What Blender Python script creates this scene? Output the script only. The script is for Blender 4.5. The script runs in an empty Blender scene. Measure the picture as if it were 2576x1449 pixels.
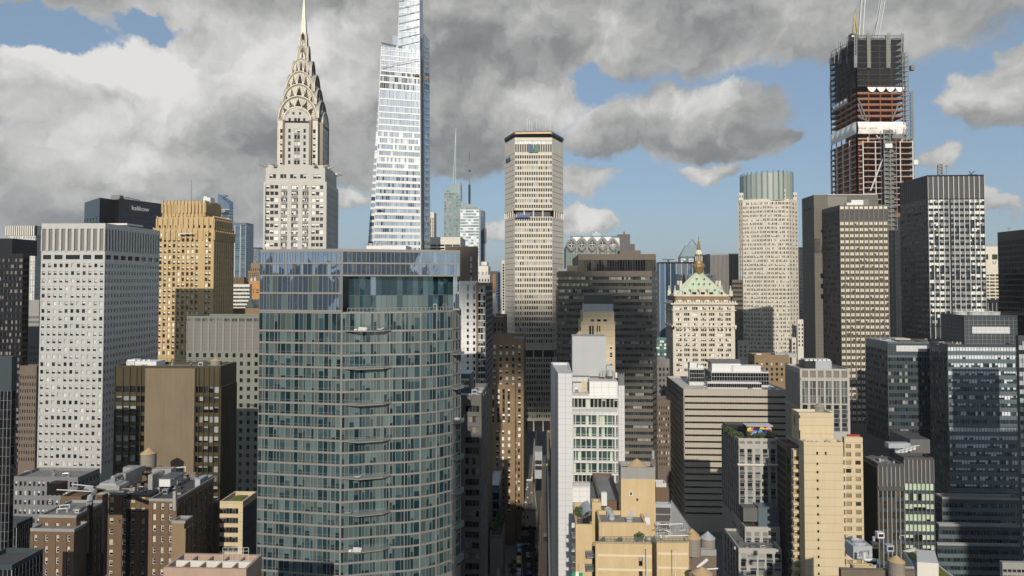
import bpy, math, random
from mathutils import Vector, Matrix
from math import radians, sin, cos, tan, pi, sqrt, atan2
S = bpy.context.scene
COL = S.collection
RN = random.Random(7)
# ---------------------------------------------------------------- camera
F = 1679.0; CX = 1288.0; H = 140.0; PIT = radians(1.6); HOR = 712.0; W = 2576.0
CY = HOR - F*tan(PIT)
cam_d = bpy.data.cameras.new("camera"); cam = bpy.data.objects.new("camera", cam_d); COL.objects.link(cam)
cam.location = (0, 0, H); cam.rotation_euler = (pi/2+PIT, 0, 0)
cam_d.sensor_width = 36; cam_d.lens = F/W*36; cam_d.shift_y = (CY-724.5)/W
cam_d.clip_start = 0.5; cam_d.clip_end = 30000
S.camera = cam
# ---------------------------------------------------------------- exposure
S.view_settings.view_transform = 'Standard'; S.view_settings.look = 'None'
S.view_settings.gamma = 1; S.view_settings.exposure = 0.0
S.cycles.max_bounces = 5; S.cycles.diffuse_bounces = 2; S.cycles.glossy_bounces = 3
S.cycles.transmission_bounces = 3; S.cycles.volume_bounces = 0
S.cycles.caustics_reflective = False; S.cycles.caustics_refractive = False
# ---------------------------------------------------------------- sun
EL = radians(24); AZ = radians(2.6)      # light travels along +Y, drifting to +X
SUN = 3.7
sd = bpy.data.lights.new("sun", 'SUN'); sd.energy = SUN; sd.angle = radians(0.5); sd.color = (1, .92, .81)
so = bpy.data.objects.new("sun", sd); COL.objects.link(so)
so.location = (0, -300, 600)
so.rotation_euler = Vector((sin(AZ)*cos(EL), cos(AZ)*cos(EL), -sin(EL))).to_track_quat('-Z', 'Y').to_euler()
# ---------------------------------------------------------------- pixel helpers (photo pixels, 2576 wide)
def ray(px, py):
    uz = CY-py
    return Vector((px-CX, F*cos(PIT)-uz*sin(PIT), F*sin(PIT)+uz*cos(PIT)))
def at(px, py, Y):
    r = ray(px, py); return Vector((0, 0, H))+r*(Y/r.y)
def K(px, py):
    r = ray(px, py); return r.x/r.y
def Z(py, Y): return at(CX, py, Y).z
def proj(v):
    d = v-Vector((0, 0, H)); y = d.y*cos(PIT)+d.z*sin(PIT); z = -d.y*sin(PIT)+d.z*cos(PIT)
    if y < 1: return (-9999, -9999)
    return CX+F*d.x/y, CY-F*z/y
# ---------------------------------------------------------------- world sky
wd = bpy.data.worlds.new("World"); S.world = wd; wd.use_nodes = True
nt = wd.node_tree; nt.nodes.clear()
class NT:
    def __init__(s, t): s.t = t
    def n(s, typ, **k):
        o = s.t.nodes.new(typ)
        for a, b in k.items(): setattr(o, a, b)
        return o
    def l(s, a, b): s.t.links.new(a, b)
    def m(s, op, a, b=None, c=None, clamp=False):
        o = s.n('ShaderNodeMath', operation=op, use_clamp=clamp)
        for i, x in enumerate((a, b, c)):
            if x is None: continue
            if isinstance(x, (int, float)): o.inputs[i].default_value = x
            else: s.l(x, o.inputs[i])
        return o.outputs[0]
    def vm(s, op, a, b=None):
        o = s.n('ShaderNodeVectorMath', operation=op)
        for i, x in enumerate((a, b)):
            if x is None: continue
            if isinstance(x, tuple): o.inputs[i].default_value = x
            else: s.l(x, o.inputs[i])
        return o
    def noise(s, vec, sc, det=4, ro=.5):
        o = s.n('ShaderNodeTexNoise'); o.inputs['Scale'].default_value = sc
        o.inputs['Detail'].default_value = det; o.inputs['Roughness'].default_value = ro
        if vec is not None: s.l(vec, o.inputs['Vector'])
        return o
    def mix(s, f, a, b, bt='MIX'):
        o = s.n('ShaderNodeMix', data_type='RGBA', blend_type=bt)
        for i, x in ((0, f), (6, a), (7, b)):
            if isinstance(x, (int, float)): o.inputs[i].default_value = x
            elif isinstance(x, tuple): o.inputs[i].default_value = (*x[:3], 1)
            else: s.l(x, o.inputs[i])
        return o.outputs[2]
    def mr(s, v, a, b, c, d, smooth=True):
        o = s.n('ShaderNodeMapRange', interpolation_type='SMOOTHSTEP' if smooth else 'LINEAR')
        s.l(v, o.inputs[0])
        for i, x in enumerate((a, b, c, d)): o.inputs[i+1].default_value = x
        return o.outputs[0]
g = NT(nt)
SKY = .10
tc = g.n('ShaderNodeTexCoord'); sep = g.n('ShaderNodeSeparateXYZ'); g.l(tc.outputs['Generated'], sep.inputs[0])
ay = g.m('ABSOLUTE', sep.outputs[1])
az_ = g.m('ARCTAN2', sep.outputs[0], ay); el_ = g.m('ARCSINE', sep.outputs[2])
cmb = g.n('ShaderNodeCombineXYZ'); g.l(az_, cmb.inputs[0]); g.l(el_, cmb.inputs[1])
n1 = g.noise(cmb.outputs[0], 7, 5, .55); n1s = g.vm('SUBTRACT', n1.outputs['Color'], (.5, .5, .5)).outputs[0]
w1 = g.vm('MULTIPLY', n1s, (.16, .10, 0)).outputs[0]
n2 = g.noise(cmb.outputs[0], 26, 5, .6); n2s = g.vm('SUBTRACT', n2.outputs['Color'], (.5, .5, .5)).outputs[0]
w2 = g.vm('MULTIPLY', n2s, (.05, .04, 0)).outputs[0]
uv = g.vm('ADD', g.vm('ADD', cmb.outputs[0], w1).outputs[0], w2).outputs[0]
def blobs(lst, mode):
    acc = None
    for x, y, rx, ry, wt in lst:
        r = ray(x, y).normalized(); a = atan2(r.x, r.y); e = math.asin(r.z)
        q = F*(1+((x-CX)/F)**2)
        d = g.vm('MULTIPLY', g.vm('SUBTRACT', uv, (a, e, 0)).outputs[0], (q/rx, F*1.1/ry, 0)).outputs[0]
        ln = g.vm('LENGTH', d).outputs[1]
        v = g.m('MULTIPLY', g.mr(ln, 0.25, 1.25, 1, 0), wt)
        acc = v if acc is None else g.m(mode, acc, v)
    return acc
cover = blobs([(900,20,1500,150,1.1),(190,215,330,130,1.2),(560,290,420,260,1.2),(250,470,520,170,1.2),(950,270,300,260,1),(1250,190,260,210,1.1),
  (1180,385,160,95,1),(1750,30,1000,150,1.2),(1730,300,230,115,1.25),(1530,330,150,80,1.05),(1870,365,120,52,1.0),(1480,545,105,36,1.0),(1245,575,55,28,.9),
  (1790,430,95,28,.85),(2510,235,150,80,1.15),(2590,110,90,90,.8),(2365,405,75,42,.8),(2515,530,60,36,.8),(885,497,65,28,.9),(1470,460,80,60,.7),(600,545,330,90,.85),
  (2180,90,330,85,1.0)], 'MAXIMUM')
holes = blobs([(110,75,190,62,1.1),(370,45,105,48,1.0),(1480,200,70,60,.5),(885,585,90,40,.7)], 'ADD')
tone = blobs([(150,145,240,85,.38),(340,160,220,85,.30),(300,230,440,170,.17),(560,170,300,130,.15),(220,340,420,110,.13),(800,170,240,130,.26),(700,60,420,80,.14),(1390,270,130,80,.26),(1770,235,130,50,.34),(1580,260,120,55,.22),(1480,540,110,40,.4),
  (1245,570,60,30,.36),(2470,215,110,55,.22),(480,430,240,60,.16),(120,440,150,60,.12),(1790,420,90,25,.2),(885,490,60,28,.28),(1500,40,320,60,.10),(2520,520,60,40,.22),(2360,390,70,40,.18),(2100,60,200,50,.05),(1470,465,90,60,.22),(1790,430,110,32,.16),
  (1180,130,190,120,-.12),(1180,400,160,90,-.2),(520,350,300,50,-.09),(1820,365,220,46,-.13),(1600,370,150,40,-.12),(330,560,400,50,-.12),(720,400,130,110,-.08)], 'ADD')
def relief(vec, sc, det, ro, off):
    o_ = g.vm('ADD', vec, (-off*.5, off, 0)).outputs[0]
    return g.m('SUBTRACT', g.noise(vec, sc, det, ro).outputs[0], g.noise(o_, sc, det, ro).outputs[0])
rl = g.m('ADD', g.m('MULTIPLY', relief(uv, 7, 3, .5, .035), .75), g.m('MULTIPLY', relief(uv, 22, 5, .55, .012), .36))
f1 = g.noise(uv, 9, 7, .62); f2 = g.noise(cmb.outputs[0], 22, 6, .62); f3 = g.noise(uv, 55, 5, .6)
cv = g.m('SUBTRACT', g.m('ADD', cover, g.m('MULTIPLY', g.m('SUBTRACT', f1.outputs[0], .5), .75)), holes)
cv = g.m('ADD', cv, g.m('MULTIPLY', g.m('SUBTRACT', f3.outputs[0], .5), .34))
alpha = g.mr(cv, .08, .50, 0, 1)
tn = g.m('ADD', g.m('ADD', tone, .53), g.m('MULTIPLY', g.m('SUBTRACT', f1.outputs[0], .5), .55))
tn = g.m('ADD', tn, g.m('MULTIPLY', g.m('SUBTRACT', f2.outputs[0], .5), .22))
tn = g.m('ADD', tn, rl, clamp=True)
rmp = g.n('ShaderNodeValToRGB'); g.l(tn, rmp.inputs[0])
e = rmp.color_ramp.elements
e[0].position = .05; e[0].color = (.16, .17, .18, 1); e[1].position = .95; e[1].color = (.86, .85, .83, 1)
q_ = e.new(.38); q_.color = (.285, .295, .30, 1); q_ = e.new(.62); q_.color = (.50, .50, .485, 1)
sk = g.n('ShaderNodeTexSky', sky_type='NISHITA'); sk.sun_disc = False; sk.sun_elevation = EL; sk.sun_rotation = pi+AZ
sk.altitude = 100; sk.dust_density = 1.5; sk.air_density = 1.0
skc = g.mix(.5, g.mix(1.0, sk.outputs[0], (.85, .92, 1.0), 'MULTIPLY'), (3.5, 4.9, 6.6))
cl = g.n('ShaderNodeVectorMath', operation='SCALE'); g.l(rmp.outputs[0], cl.inputs[0]); sdv = (-sin(AZ)*cos(EL), -cos(AZ)*cos(EL), sin(EL)); fw = g.mr(g.vm('DOT_PRODUCT', tc.outputs['Generated'], sdv).outputs[1], -.2, 1, 1/SKY, 1.5/SKY); fw = g.m('MULTIPLY', fw, g.mr(sep.outputs[2], .40, .75, 1, .22)); g.l(fw, cl.inputs[3])
fin = g.mix(alpha, skc, cl.outputs[0])
bg = g.n('ShaderNodeBackground'); bg.inputs[1].default_value = SKY*.90; g.l(fin, bg.inputs[0])
ow = g.n('ShaderNodeOutputWorld'); g.l(bg.outputs[0], ow.inputs[0])
wd.cycles.sampling_method = 'MANUAL'; wd.cycles.sample_map_resolution = 512
# ---------------------------------------------------------------- materials
MATS = {}
def newmat(name):
    m = bpy.data.materials.new(name); m.use_nodes = True; m.node_tree.nodes.clear(); t = NT(m.node_tree)
    p = t.n('ShaderNodeBsdfPrincipled'); o = t.n('ShaderNodeOutputMaterial'); t.l(p.outputs[0], o.inputs[0])
    MATS[name] = m; return m, t, p
def wall(name, c, rough=.85, var=.16, sc=.25, streak=.35, joint=0, metal=0, fine=.12, bump=0, vj=0):
    """masonry, metal or concrete with weathering, streaks and optional panel joints"""
    m, t, p = newmat(name)
    gp = t.n('ShaderNodeNewGeometry')
    a = t.noise(t.vm('MULTIPLY', gp.outputs['Position'], (1, 1, .6)).outputs[0], sc, 4, .6)
    b = t.noise(t.vm('MULTIPLY', gp.outputs['Position'], (1, 1, .06)).outputs[0], 1.1, 3, .6)
    d = t.noise(gp.outputs['Position'], 3.5, 3, .7)
    v = t.m('ADD', 1-var-streak*.3-fine*.5, t.m('MULTIPLY', a.outputs[0], 2*var))
    v = t.m('ADD', v, t.m('MULTIPLY', b.outputs[0], streak*.6))
    v = t.m('ADD', v, t.m('MULTIPLY', d.outputs[0], fine))
    if joint:
        s = t.n('ShaderNodeSeparateXYZ'); t.l(gp.outputs['Position'], s.inputs[0])
        fz = t.m('FRACT', t.m('DIVIDE', s.outputs[2], joint))
        v = t.m('MULTIPLY', v, t.mr(fz, 0, .14, .72, 1, False))
    if vj:
        s = t.n('ShaderNodeSeparateXYZ'); t.l(gp.outputs['Position'], s.inputs[0])
        fz = t.m('FRACT', t.m('DIVIDE', s.outputs[0], vj))
        v = t.m('MULTIPLY', v, t.mr(fz, 0, .14, .75, 1, False))
    cc = t.n('ShaderNodeVectorMath', operation='SCALE'); cc.inputs[0].default_value = c; t.l(v, cc.inputs[3])
    t.l(cc.outputs[0], p.inputs['Base Color'])
    p.inputs['Roughness'].default_value = rough; p.inputs['Metallic'].default_value = metal
    if bump:
        bn = t.n('ShaderNodeBump'); bn.inputs['Strength'].default_value = bump; bn.inputs['Distance'].default_value = .15
        t.l(d.outputs[0], bn.inputs['Height']); t.l(bn.outputs[0], p.inputs['Normal'])
    return m
def glass(name, c1, c2, rough=.06, ior=1.6, wav=.012, metal=0):
    """window glass with dark rooms behind: tone differs from pane to pane, slightly wavy"""
    m, t, p = newmat(name)
    gp = t.n('ShaderNodeNewGeometry'); oi = t.n('ShaderNodeObjectInfo')
    r = t.m('FRACT', t.m('ADD', gp.outputs['Random Per Island'], oi.outputs['Random']))
    r = t.m('POWER', r, 1.8)
    t.l(t.mix(r, c1, c2), p.inputs['Base Color'])
    p.inputs['Roughness'].default_value = rough; p.inputs['IOR'].default_value = ior; p.inputs['Metallic'].default_value = metal
    if wav:
        tilt = t.n('ShaderNodeCombineXYZ')
        r2 = t.m('FRACT', t.m('MULTIPLY', r, 37.7))
        nz = t.noise(t.vm('MULTIPLY', gp.outputs['Position'], (1, 1, .7)).outputs[0], .35, 2)
        v = t.vm('MULTIPLY', t.vm('SUBTRACT', nz.outputs['Color'], (.5, .5, .5)).outputs[0], (wav*3,)*3).outputs[0]
        t.l(t.m('MULTIPLY', t.m('SUBTRACT', r2, .5), wav), tilt.inputs[0]); t.l(t.m('MULTIPLY', t.m('SUBTRACT', r, .4), wav), tilt.inputs[2])
        nn = t.vm('NORMALIZE', t.vm('ADD', t.vm('ADD', gp.outputs['Normal'], v).outputs[0], tilt.outputs[0]).outputs[0]).outputs[0]
        t.l(nn, p.inputs['Normal'])
    return m
def blind(name, c, var=.25, rough=.5):
    m, t, p = newmat(name)
    gp = t.n('ShaderNodeNewGeometry'); oi = t.n('ShaderNodeObjectInfo')
    r = t.m('FRACT', t.m('ADD', gp.outputs['Random Per Island'], oi.outputs['Random']))
    t.l(t.mix(r, tuple(x*(1-var) for x in c), tuple(min(1, x*(1+var*.6)) for x in c)), p.inputs['Base Color'])
    p.inputs['Roughness'].default_value = rough
    p.inputs['Coat Weight'].default_value = .6; p.inputs['Coat Roughness'].default_value = .06
    return m
def plain(name, c, rough=.6, metal=0, alpha=1):
    m, t, p = newmat(name)
    gp = t.n('ShaderNodeNewGeometry'); d = t.noise(gp.outputs['Position'], 2.2, 3, .6)
    t.l(t.mix(d.outputs[0], tuple(x*.82 for x in c), tuple(min(1, x*1.15) for x in c)), p.inputs['Base Color'])
    p.inputs['Roughness'].default_value = rough; p.inputs['Metallic'].default_value = metal; p.inputs['Alpha'].default_value = alpha
    return m
wall('steel_panel', (.53, .525, .50), .42, .10, .3, .15, 0, .25, .75, .5)
wall('steel_panel_shaded', (.22, .22, .225), .5, .10, .3, .2, 0, .2, .5, .5)  # shade of the podium put into a darker copy of the steel
wall('gold_brick', (.50, .365, .185), .85, .12, .2, .35)
wall('limestone', (.63, .585, .485), .8, .1, .2, .45)
wall('white_brick', (.50, .49, .445), .8, .1, .2, .4)
wall('precast', (.62, .575, .485), .8, .10, .3, .5)
wall('concrete', (.30, .29, .27), .9, .14, .2, .4)
wall('dark_concrete', (.135, .13, .125), .85, .15, .2, .4, 1.0)
wall('slab_concrete', (.15, .135, .112), .9, .10, .12, .35, 2.6)
wall('brown_granite', (.135, .11, .085), .75, .12, .25, .3)
wall('brown_grey', (.165, .148, .12), .9, .12, .15, .3)
wall('brown_stone', (.20, .155, .10), .9, .26, .12, .5, .9)
wall('bronze_metal', (.075, .06, .03), .5, .15, .3, .2, 0, .3)
wall('tan_brick', (.25, .175, .10), .9, .15, .25, .3)
wall('red_brick', (.15, .098, .06), .92, .2, .35, .35, 0, 0, .35)
wall('brown_brick', (.16, .125, .095), .92, .2, .3, .35, 0, 0, .3)
wall('salmon_coping', (.42, .30, .23), .9, .15, .4, .3)
wall('fluted_grey', (.27, .27, .26), .8, .12, .4, .4)
wall('orange_brick', (.50, .25, .09), .9, .15, .3, .3)
wall('yellow_brick', (.55, .42, .235), .9, .16, .35, .55, 0, 0, .2)
wall('pale_brick', (.60, .49, .315), .85, .08, .2, .35, 2.9)
wall('yellow_band', (.70, .60, .42), .85, .06, .3, .1)
wall('white_panel', (.74, .73, .70), .6, .05, .2, .12, 1.6, 0, .05, 0, 2.1)
wall('grey_panel', (.60, .60, .60), .6, .05, .2, .12, 1.6, 0, .05, 0, 2.1)
wall('zinc_panel', (.42, .43, .44), .5, .05, .2, .1, .55, .1, .05)
wall('white_concrete', (.66, .63, .56), .8, .08, .2, .3)
wall('band_panel', (.44, .39, .31), .7, .06, .15, .2, 0, 0, .08, 0, 1.6)
wall('olive_panel', (.20, .205, .17), .6, .1, .2, .2)
wall('louvre_grey', (.20, .185, .16), .6, .08, .2, .1, .35)
wall('louvre_dark', (.075, .07, .065), .6, .1, .2, .15, .4)
wall('dark_metal', (.022, .022, .025), .4, .15, .3, .15)
wall('black_panel', (.014, .014, .017), .22, .12, .3, .1)
wall('slate_panel', (.055, .07, .08), .35, .12, .3, .1)
wall('blue_panel', (.12, .155, .175), .3, .12, .3, .1)
wall('grey_pier', (.42, .40, .36), .8, .08, .2, .3)
wall('roof_grey', (.21, .20, .185), .95, .45, .2, 0, 0, 0, .25)
wall('roof_dark', (.075, .072, .068), .95, .3, .15, 0, 0, 0, .3)
wall('roof_pale', (.55, .53, .49), .9, .12, .1, 0)
wall('roof_red', (.33, .07, .03), .9, .2, .3, 0)
wall('moss', (.14, .15, .015), 1, .3, .6, 0, 0, 0, .5)
wall('copper_green', (.47, .57, .42), .8, .16, .25, .3)
wall('copper_pale', (.62, .66, .52), .8, .15, .5, .3)
wall('drum_green', (.36, .39, .34), .5, .1, .3, .3)
wall('bronze_gold', (.34, .24, .11), .5, .3, .5, .2, 0, .4)
wall('nirosta', (.42, .395, .33), .5, .35, .6, 1.0, 0, .25, .5)
wall('nirosta_dark', (.11, .092, .062), .42, .2, .4, .3, 0, .4, .2)
wall('white_brick_pale', (.60, .57, .50), .8, .1, .2, .4)  # paler, warmer variant of the white brick, not used on any wall
wall('grey_brick', (.10, .10, .105), .85, .1, .3, .3)
wall('terracotta', (.66, .66, .64), .35, .04, .2, .08)
wall('rust', (.28, .115, .055), .85, .3, .4, .3, 0, 0, .35)
wall('maroon', (.09, .015, .012), .8, .3, .4, .3)
wall('tarp', (.80, .78, .73), .6, .10, .4, .3, 0, 0, .1, .6)
wall('zinc_duct', (.62, .61, .58), .35, .1, .5, .1, 0, .55)
wall('tank_wood', (.27, .23, .185), .95, .15, .5, .9, 0, 0, .4)
wall('tank_cone', (.46, .32, .17), .9, .12, .5, .2)
wall('hvac_white', (.68, .68, .66), .5, .06, .5, .2)
wall('hvac_grey', (.40, .42, .43), .5, .1, .5, .2)
wall('asphalt', (.05, .05, .052), .95, .2, .2, 0)
wall('pavement', (.27, .255, .235), .95, .15, .3, 0)
wall('city_ground', (.12, .115, .11), .95, .3, .02, 0)
wall('road_paint', (.75, .75, .72), .8, .1, .5, 0)
wall('purple_stone', (.13, .10, .092), .8, .1, .2, .2)
wall('bark', (.10, .075, .05), .95, .2, .6, .2)
plain('cloud_white', (.8, .8, .8), 1); plain('leaf', (.055, .09, .025), .7); plain('leaf_dark', (.028, .055, .018), .7); plain('leaf_bright', (.13, .16, .03), .7)
plain('steel_white', (.70, .70, .68), .45, .1); plain('crane_yellow', (.62, .46, .04), .5); plain('crane_orange', (.75, .28, .03), .5)
plain('mast_grey', (.28, .30, .30), .5, .3); plain('mast_green', (.34, .45, .42), .5, .2); plain('frame_white', (.62, .62, .58), .5); plain('rail_dark', (.05, .05, .05), .5)
plain('mullion_grey', (.26, .255, .235), .5, .15); plain('mullion_pale', (.62, .63, .62), .4, .15); plain('mullion_thin', (.16, .165, .17), .4, .3)
plain('sign_blue', (.05, .10, .22), .6); plain('logo_blue', (.07, .14, .24), .7); plain('logo_green', (.10, .22, .12), .7); plain('sign_white', (.75, .75, .75), .6)
plain('red_paint', (.55, .05, .03), .5); plain('bus_blue', (.03, .10, .33), .35); plain('taxi_yellow', (.72, .45, .02), .35); plain('car_white', (.75, .75, .75), .3)
plain('car_black', (.015, .015, .017), .25); plain('car_grey', (.25, .26, .27), .3); plain('rubber', (.02, .02, .02), .8)
plain('hivis_yellow', (.62, .75, .05), .7); plain('hivis_orange', (.8, .22, .03), .7); plain('skin', (.42, .26, .18), .6); plain('trousers', (.04, .045, .07), .8); plain('helmet_white', (.8, .8, .78), .4)
plain('mural_blue', (.12, .30, .70), .6); plain('mural_yellow', (.80, .58, .04), .6); plain('mural_pink', (.70, .30, .42), .6); plain('mural_red', (.6, .07, .05), .6); plain('mural_white', (.78, .78, .78), .6); plain('mural_black', (.02, .02, .02), .6)
plain('platform_blue', (.10, .15, .32), .7); plain('fabric_white', (.78, .77, .72), .8); plain('flag_green', (.03, .28, .12), .8); plain('flag_red', (.5, .04, .05), .8)
plain('net', (.035, .033, .034), .95, 0, .62); plain('mesh_panel', (.20, .195, .165), .9)
plain('clear_rail', (.20, .26, .26), .1, 0, .16)
plain('lamp_metal', (.08, .08, .08), .5)
glass('glass_tower_skylit', (.28, .41, .58), (.38, .51, .68), .03, 1.8, .02, .85)  # top-floor tower glass, sky reflection put into a brighter, bluer tint
glass('glass_tower_dim', (.02, .065, .085), (.11, .22, .255), .04, 2.2, .022, .6)  # darker copy of the tower glass, weaker reflection put into its colour
glass('glass_loft', (.02, .05, .05), (.10, .165, .15), .05, 1.8)
glass('glass_dark', (.006, .007, .008), (.05, .05, .048)); glass('glass_black', (.004, .004, .005), (.02, .02, .022))
glass('glass_navy', (.04, .07, .08), (.15, .215, .23), .05, 1.8, .02, .7)
glass('glass_grey', (.06, .065, .06), (.20, .205, .19), .08, 1.6)
glass('glass_teal', (.05, .13, .13), (.16, .30, .28), .06, 1.9)
glass('glass_blue', (.03, .06, .10), (.10, .17, .25), .06, 2.0)
glass('glass_sky', (.24, .31, .39), (.36, .44, .51), .10, 2.1, .01)
glass('glass_far', (.13, .20, .21), (.26, .33, .33), .12, 1.9)
glass('glass_silver', (.30, .37, .45), (.45, .52, .60), .10, 2.0, .008)
glass('glass_brown', (.03, .024, .015), (.11, .085, .05), .08, 1.5)
blind('blind_white', (.62, .61, .57)); blind('blind_bright', (.80, .78, .70), .12); blind('blind_cream', (.60, .53, .38)); blind('blind_dim', (.20, .185, .15), .5)
blind('blind_grey', (.30, .31, .29), .35); blind('blind_green', (.085, .135, .135), .5)
MATS['blind_green'].node_tree.nodes['Principled BSDF'].inputs['Coat Weight'].default_value = 1; MATS['blind_green'].node_tree.nodes['Principled BSDF'].inputs['Coat IOR'].default_value = 2.2; blind('blind_mint', (.52, .62, .47), .15); blind('blind_tan', (.30, .245, .14), .25)
blind('blind_silver', (.66, .70, .71), .2); blind('blind_navy', (.03, .045, .06), .5)
blind('stone_checker', (.70, .65, .54), .12, .7)

HZ_ = bpy.data.materials.new('haze'); HZ_.use_nodes = True; HZ_.node_tree.nodes.clear(); MATS['haze'] = HZ_; t = NT(HZ_.node_tree)
pv = t.n('ShaderNodeVolumePrincipled'); pv.inputs['Color'].default_value = (.86, .92, 1, 1); pv.inputs['Density'].default_value = .00005; pv.inputs['Anisotropy'].default_value = .0
oo = t.n('ShaderNodeOutputMaterial'); t.l(pv.outputs[0], oo.inputs['Volume'])
# ---------------------------------------------------------------- mesh helpers
WL = {}
def V3(p, z): return Vector((p[0], p[1], z))
class MB:
    def __init__(s): s.v = []; s.f = []; s.m = []; s.nm = []
    def mi(s, n):
        if n not in s.nm: s.nm.append(n)
        return s.nm.index(n)
    def q(s, mat, *pts):
        b = len(s.v); s.v += [tuple(p) for p in pts]; s.f.append(tuple(range(b, b+len(pts)))); s.m.append(s.mi(mat))
    def obx(s, mat, o, u, v, w, top=None):
        o, u, v, w = map(Vector, (o, u, v, w)); b = len(s.v)
        s.v += [tuple(x) for x in (o, o+u, o+u+v, o+v, o+w, o+u+w, o+u+v+w, o+v+w)]
        fl = [(0, 3, 2, 1), (4, 5, 6, 7), (0, 1, 5, 4), (1, 2, 6, 5), (2, 3, 7, 6), (3, 0, 4, 7)]
        for i, f in enumerate(fl):
            s.f.append(tuple(b+k for k in f)); s.m.append(s.mi(top if top and i == 1 else mat))
    def prism(s, mat, pts, z0, z1, top=None, tops=None):
        n = len(pts); tops = tops or pts
        za = z0 if isinstance(z0, (list, tuple)) else [z0]*n; zb = z1 if isinstance(z1, (list, tuple)) else [z1]*n
        b = len(s.v); s.v += [(p[0], p[1], z) for p, z in zip(pts, za)]+[(p[0], p[1], z) for p, z in zip(tops, zb)]
        for i in range(n):
            j = (i+1) % n; s.f.append((b+i, b+j, b+n+j, b+n+i)); s.m.append(s.mi(mat))
        s.f.append(tuple(b+n+i for i in range(n))); s.m.append(s.mi(top or mat))
        s.f.append(tuple(b+i for i in reversed(range(n)))); s.m.append(s.mi(mat))
    def ring(s, mat, pts, t, z0, z1):
        inn = inset(pts, t); n = len(pts)
        for i in range(n):
            j = (i+1) % n
            s.q(mat, V3(pts[i], z0), V3(pts[j], z0), V3(pts[j], z1), V3(pts[i], z1))
            s.q(mat, V3(inn[j], z0), V3(inn[i], z0), V3(inn[i], z1), V3(inn[j], z1))
            s.q(mat, V3(pts[i], z1), V3(pts[j], z1), V3(inn[j], z1), V3(inn[i], z1))
    def cyl(s, mat, c, r, h, n=12, r2=None, top=None):
        c = Vector(c); r2 = r if r2 is None else r2
        a = [(c.x+r*cos(2*pi*i/n), c.y+r*sin(2*pi*i/n)) for i in range(n)]
        if r2 < 1e-4:
            b = len(s.v); s.v += [(x, y, c.z) for x, y in a]+[(c.x, c.y, c.z+h)]
            for i in range(n): s.f.append((b+i, b+(i+1) % n, b+n)); s.m.append(s.mi(mat))
            s.f.append(tuple(b+i for i in reversed(range(n)))); s.m.append(s.mi(mat))
        else:
            t = [(c.x+r2*cos(2*pi*i/n), c.y+r2*sin(2*pi*i/n)) for i in range(n)]
            s.prism(mat, a, c.z, c.z+h, top, t)
    def tube(s, mat, a, b, r, n=4, r2=None):
        a, b = Vector(a), Vector(b); d = (b-a)
        if d.length < 1e-6: return
        d.normalize(); r2 = r if r2 is None else r2
        u = d.orthogonal().normalized() if abs(d.z) < .99 else Vector((1, 0, 0)); v = d.cross(u)
        k = len(s.v)
        for p, rr in ((a, r), (b, r2)):
            s.v += [tuple(p+u*rr*cos(2*pi*(i+.5)/n)+v*rr*sin(2*pi*(i+.5)/n)) for i in range(n)]
        mi = s.mi(mat)
        for i in range(n):
            j = (i+1) % n; s.f.append((k+i, k+j, k+n+j, k+n+i)); s.m.append(mi)
        s.f.append(tuple(k+i for i in reversed(range(n)))); s.m.append(mi); s.f.append(tuple(k+n+i for i in range(n))); s.m.append(mi)
    def lathe(s, mat, c, prof, n=12):
        for (r0, z0), (r1, z1) in zip(prof, prof[1:]):
            for i in range(n):
                a0, a1 = 2*pi*i/n, 2*pi*(i+1)/n
                P = lambda r, a, z: (c[0]+r*cos(a), c[1]+r*sin(a), c[2]+z)
                s.q(mat, P(r0, a0, z0), P(r0, a1, z0), P(r1, a1, z1), P(r1, a0, z1))
    def split(s, name, parent):
        """each connected piece becomes a part of its own"""
        key = {}; par = list(range(len(s.v)))
        def fd(a):
            while par[a] != a: par[a] = par[par[a]]; a = par[a]
            return a
        for i, v in enumerate(s.v):
            k = tuple(round(x, 3) for x in v)
            if k in key: par[fd(i)] = fd(key[k])
            else: key[k] = i
        for f in s.f:
            for a in f[1:]: par[fd(a)] = fd(f[0])
        gr = {}
        for f, m in zip(s.f, s.m): gr.setdefault(fd(f[0]), []).append((f, m))
        for fs in gr.values():
            mb = MB(); mp = {}
            for f, m in fs:
                q = []
                for a in f:
                    if a not in mp: mp[a] = len(mb.v); mb.v.append(s.v[a])
                    q.append(mp[a])
                mb.f.append(tuple(q)); mb.m.append(mb.mi(s.nm[m]))
            mb.build(name, parent)
    def build(s, name, parent=None, kind=None, label=None, smooth=False, loc=None):
        off = WL.get(parent.name, Vector()) if parent else Vector()
        me = bpy.data.meshes.new(name)
        o3 = Vector(loc) if loc is not None else off
        me.from_pydata([(x-o3.x, y-o3.y, z-o3.z) for x, y, z in s.v], [], s.f)
        for n in s.nm: me.materials.append(MATS[n])
        me.polygons.foreach_set('material_index', s.m)
        if smooth: me.polygons.foreach_set('use_smooth', [True]*len(s.f))
        me.update()
        o = bpy.data.objects.new(name, me); COL.objects.link(o)
        if parent: o.parent = parent
        o.location = o3-off
        WL[o.name] = o3
        if kind: o['kind'] = kind
        if label: o['label'] = label
        return o
def tag(o, label, cat, group=None):
    o['label'] = label; o['category'] = cat
    if group: o['group'] = group
    return o
def thing(name, label, cat, loc, group=None):
    o = bpy.data.objects.new(name, None); COL.objects.link(o); o.empty_display_size = .5
    o.location = loc; WL[o.name] = Vector(loc); return tag(o, label, cat, group)
def solo(mb, name, label, cat, loc, group=None, smooth=False):
    return tag(mb.build(name, None, loc=loc, smooth=smooth), label, cat, group)
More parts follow.
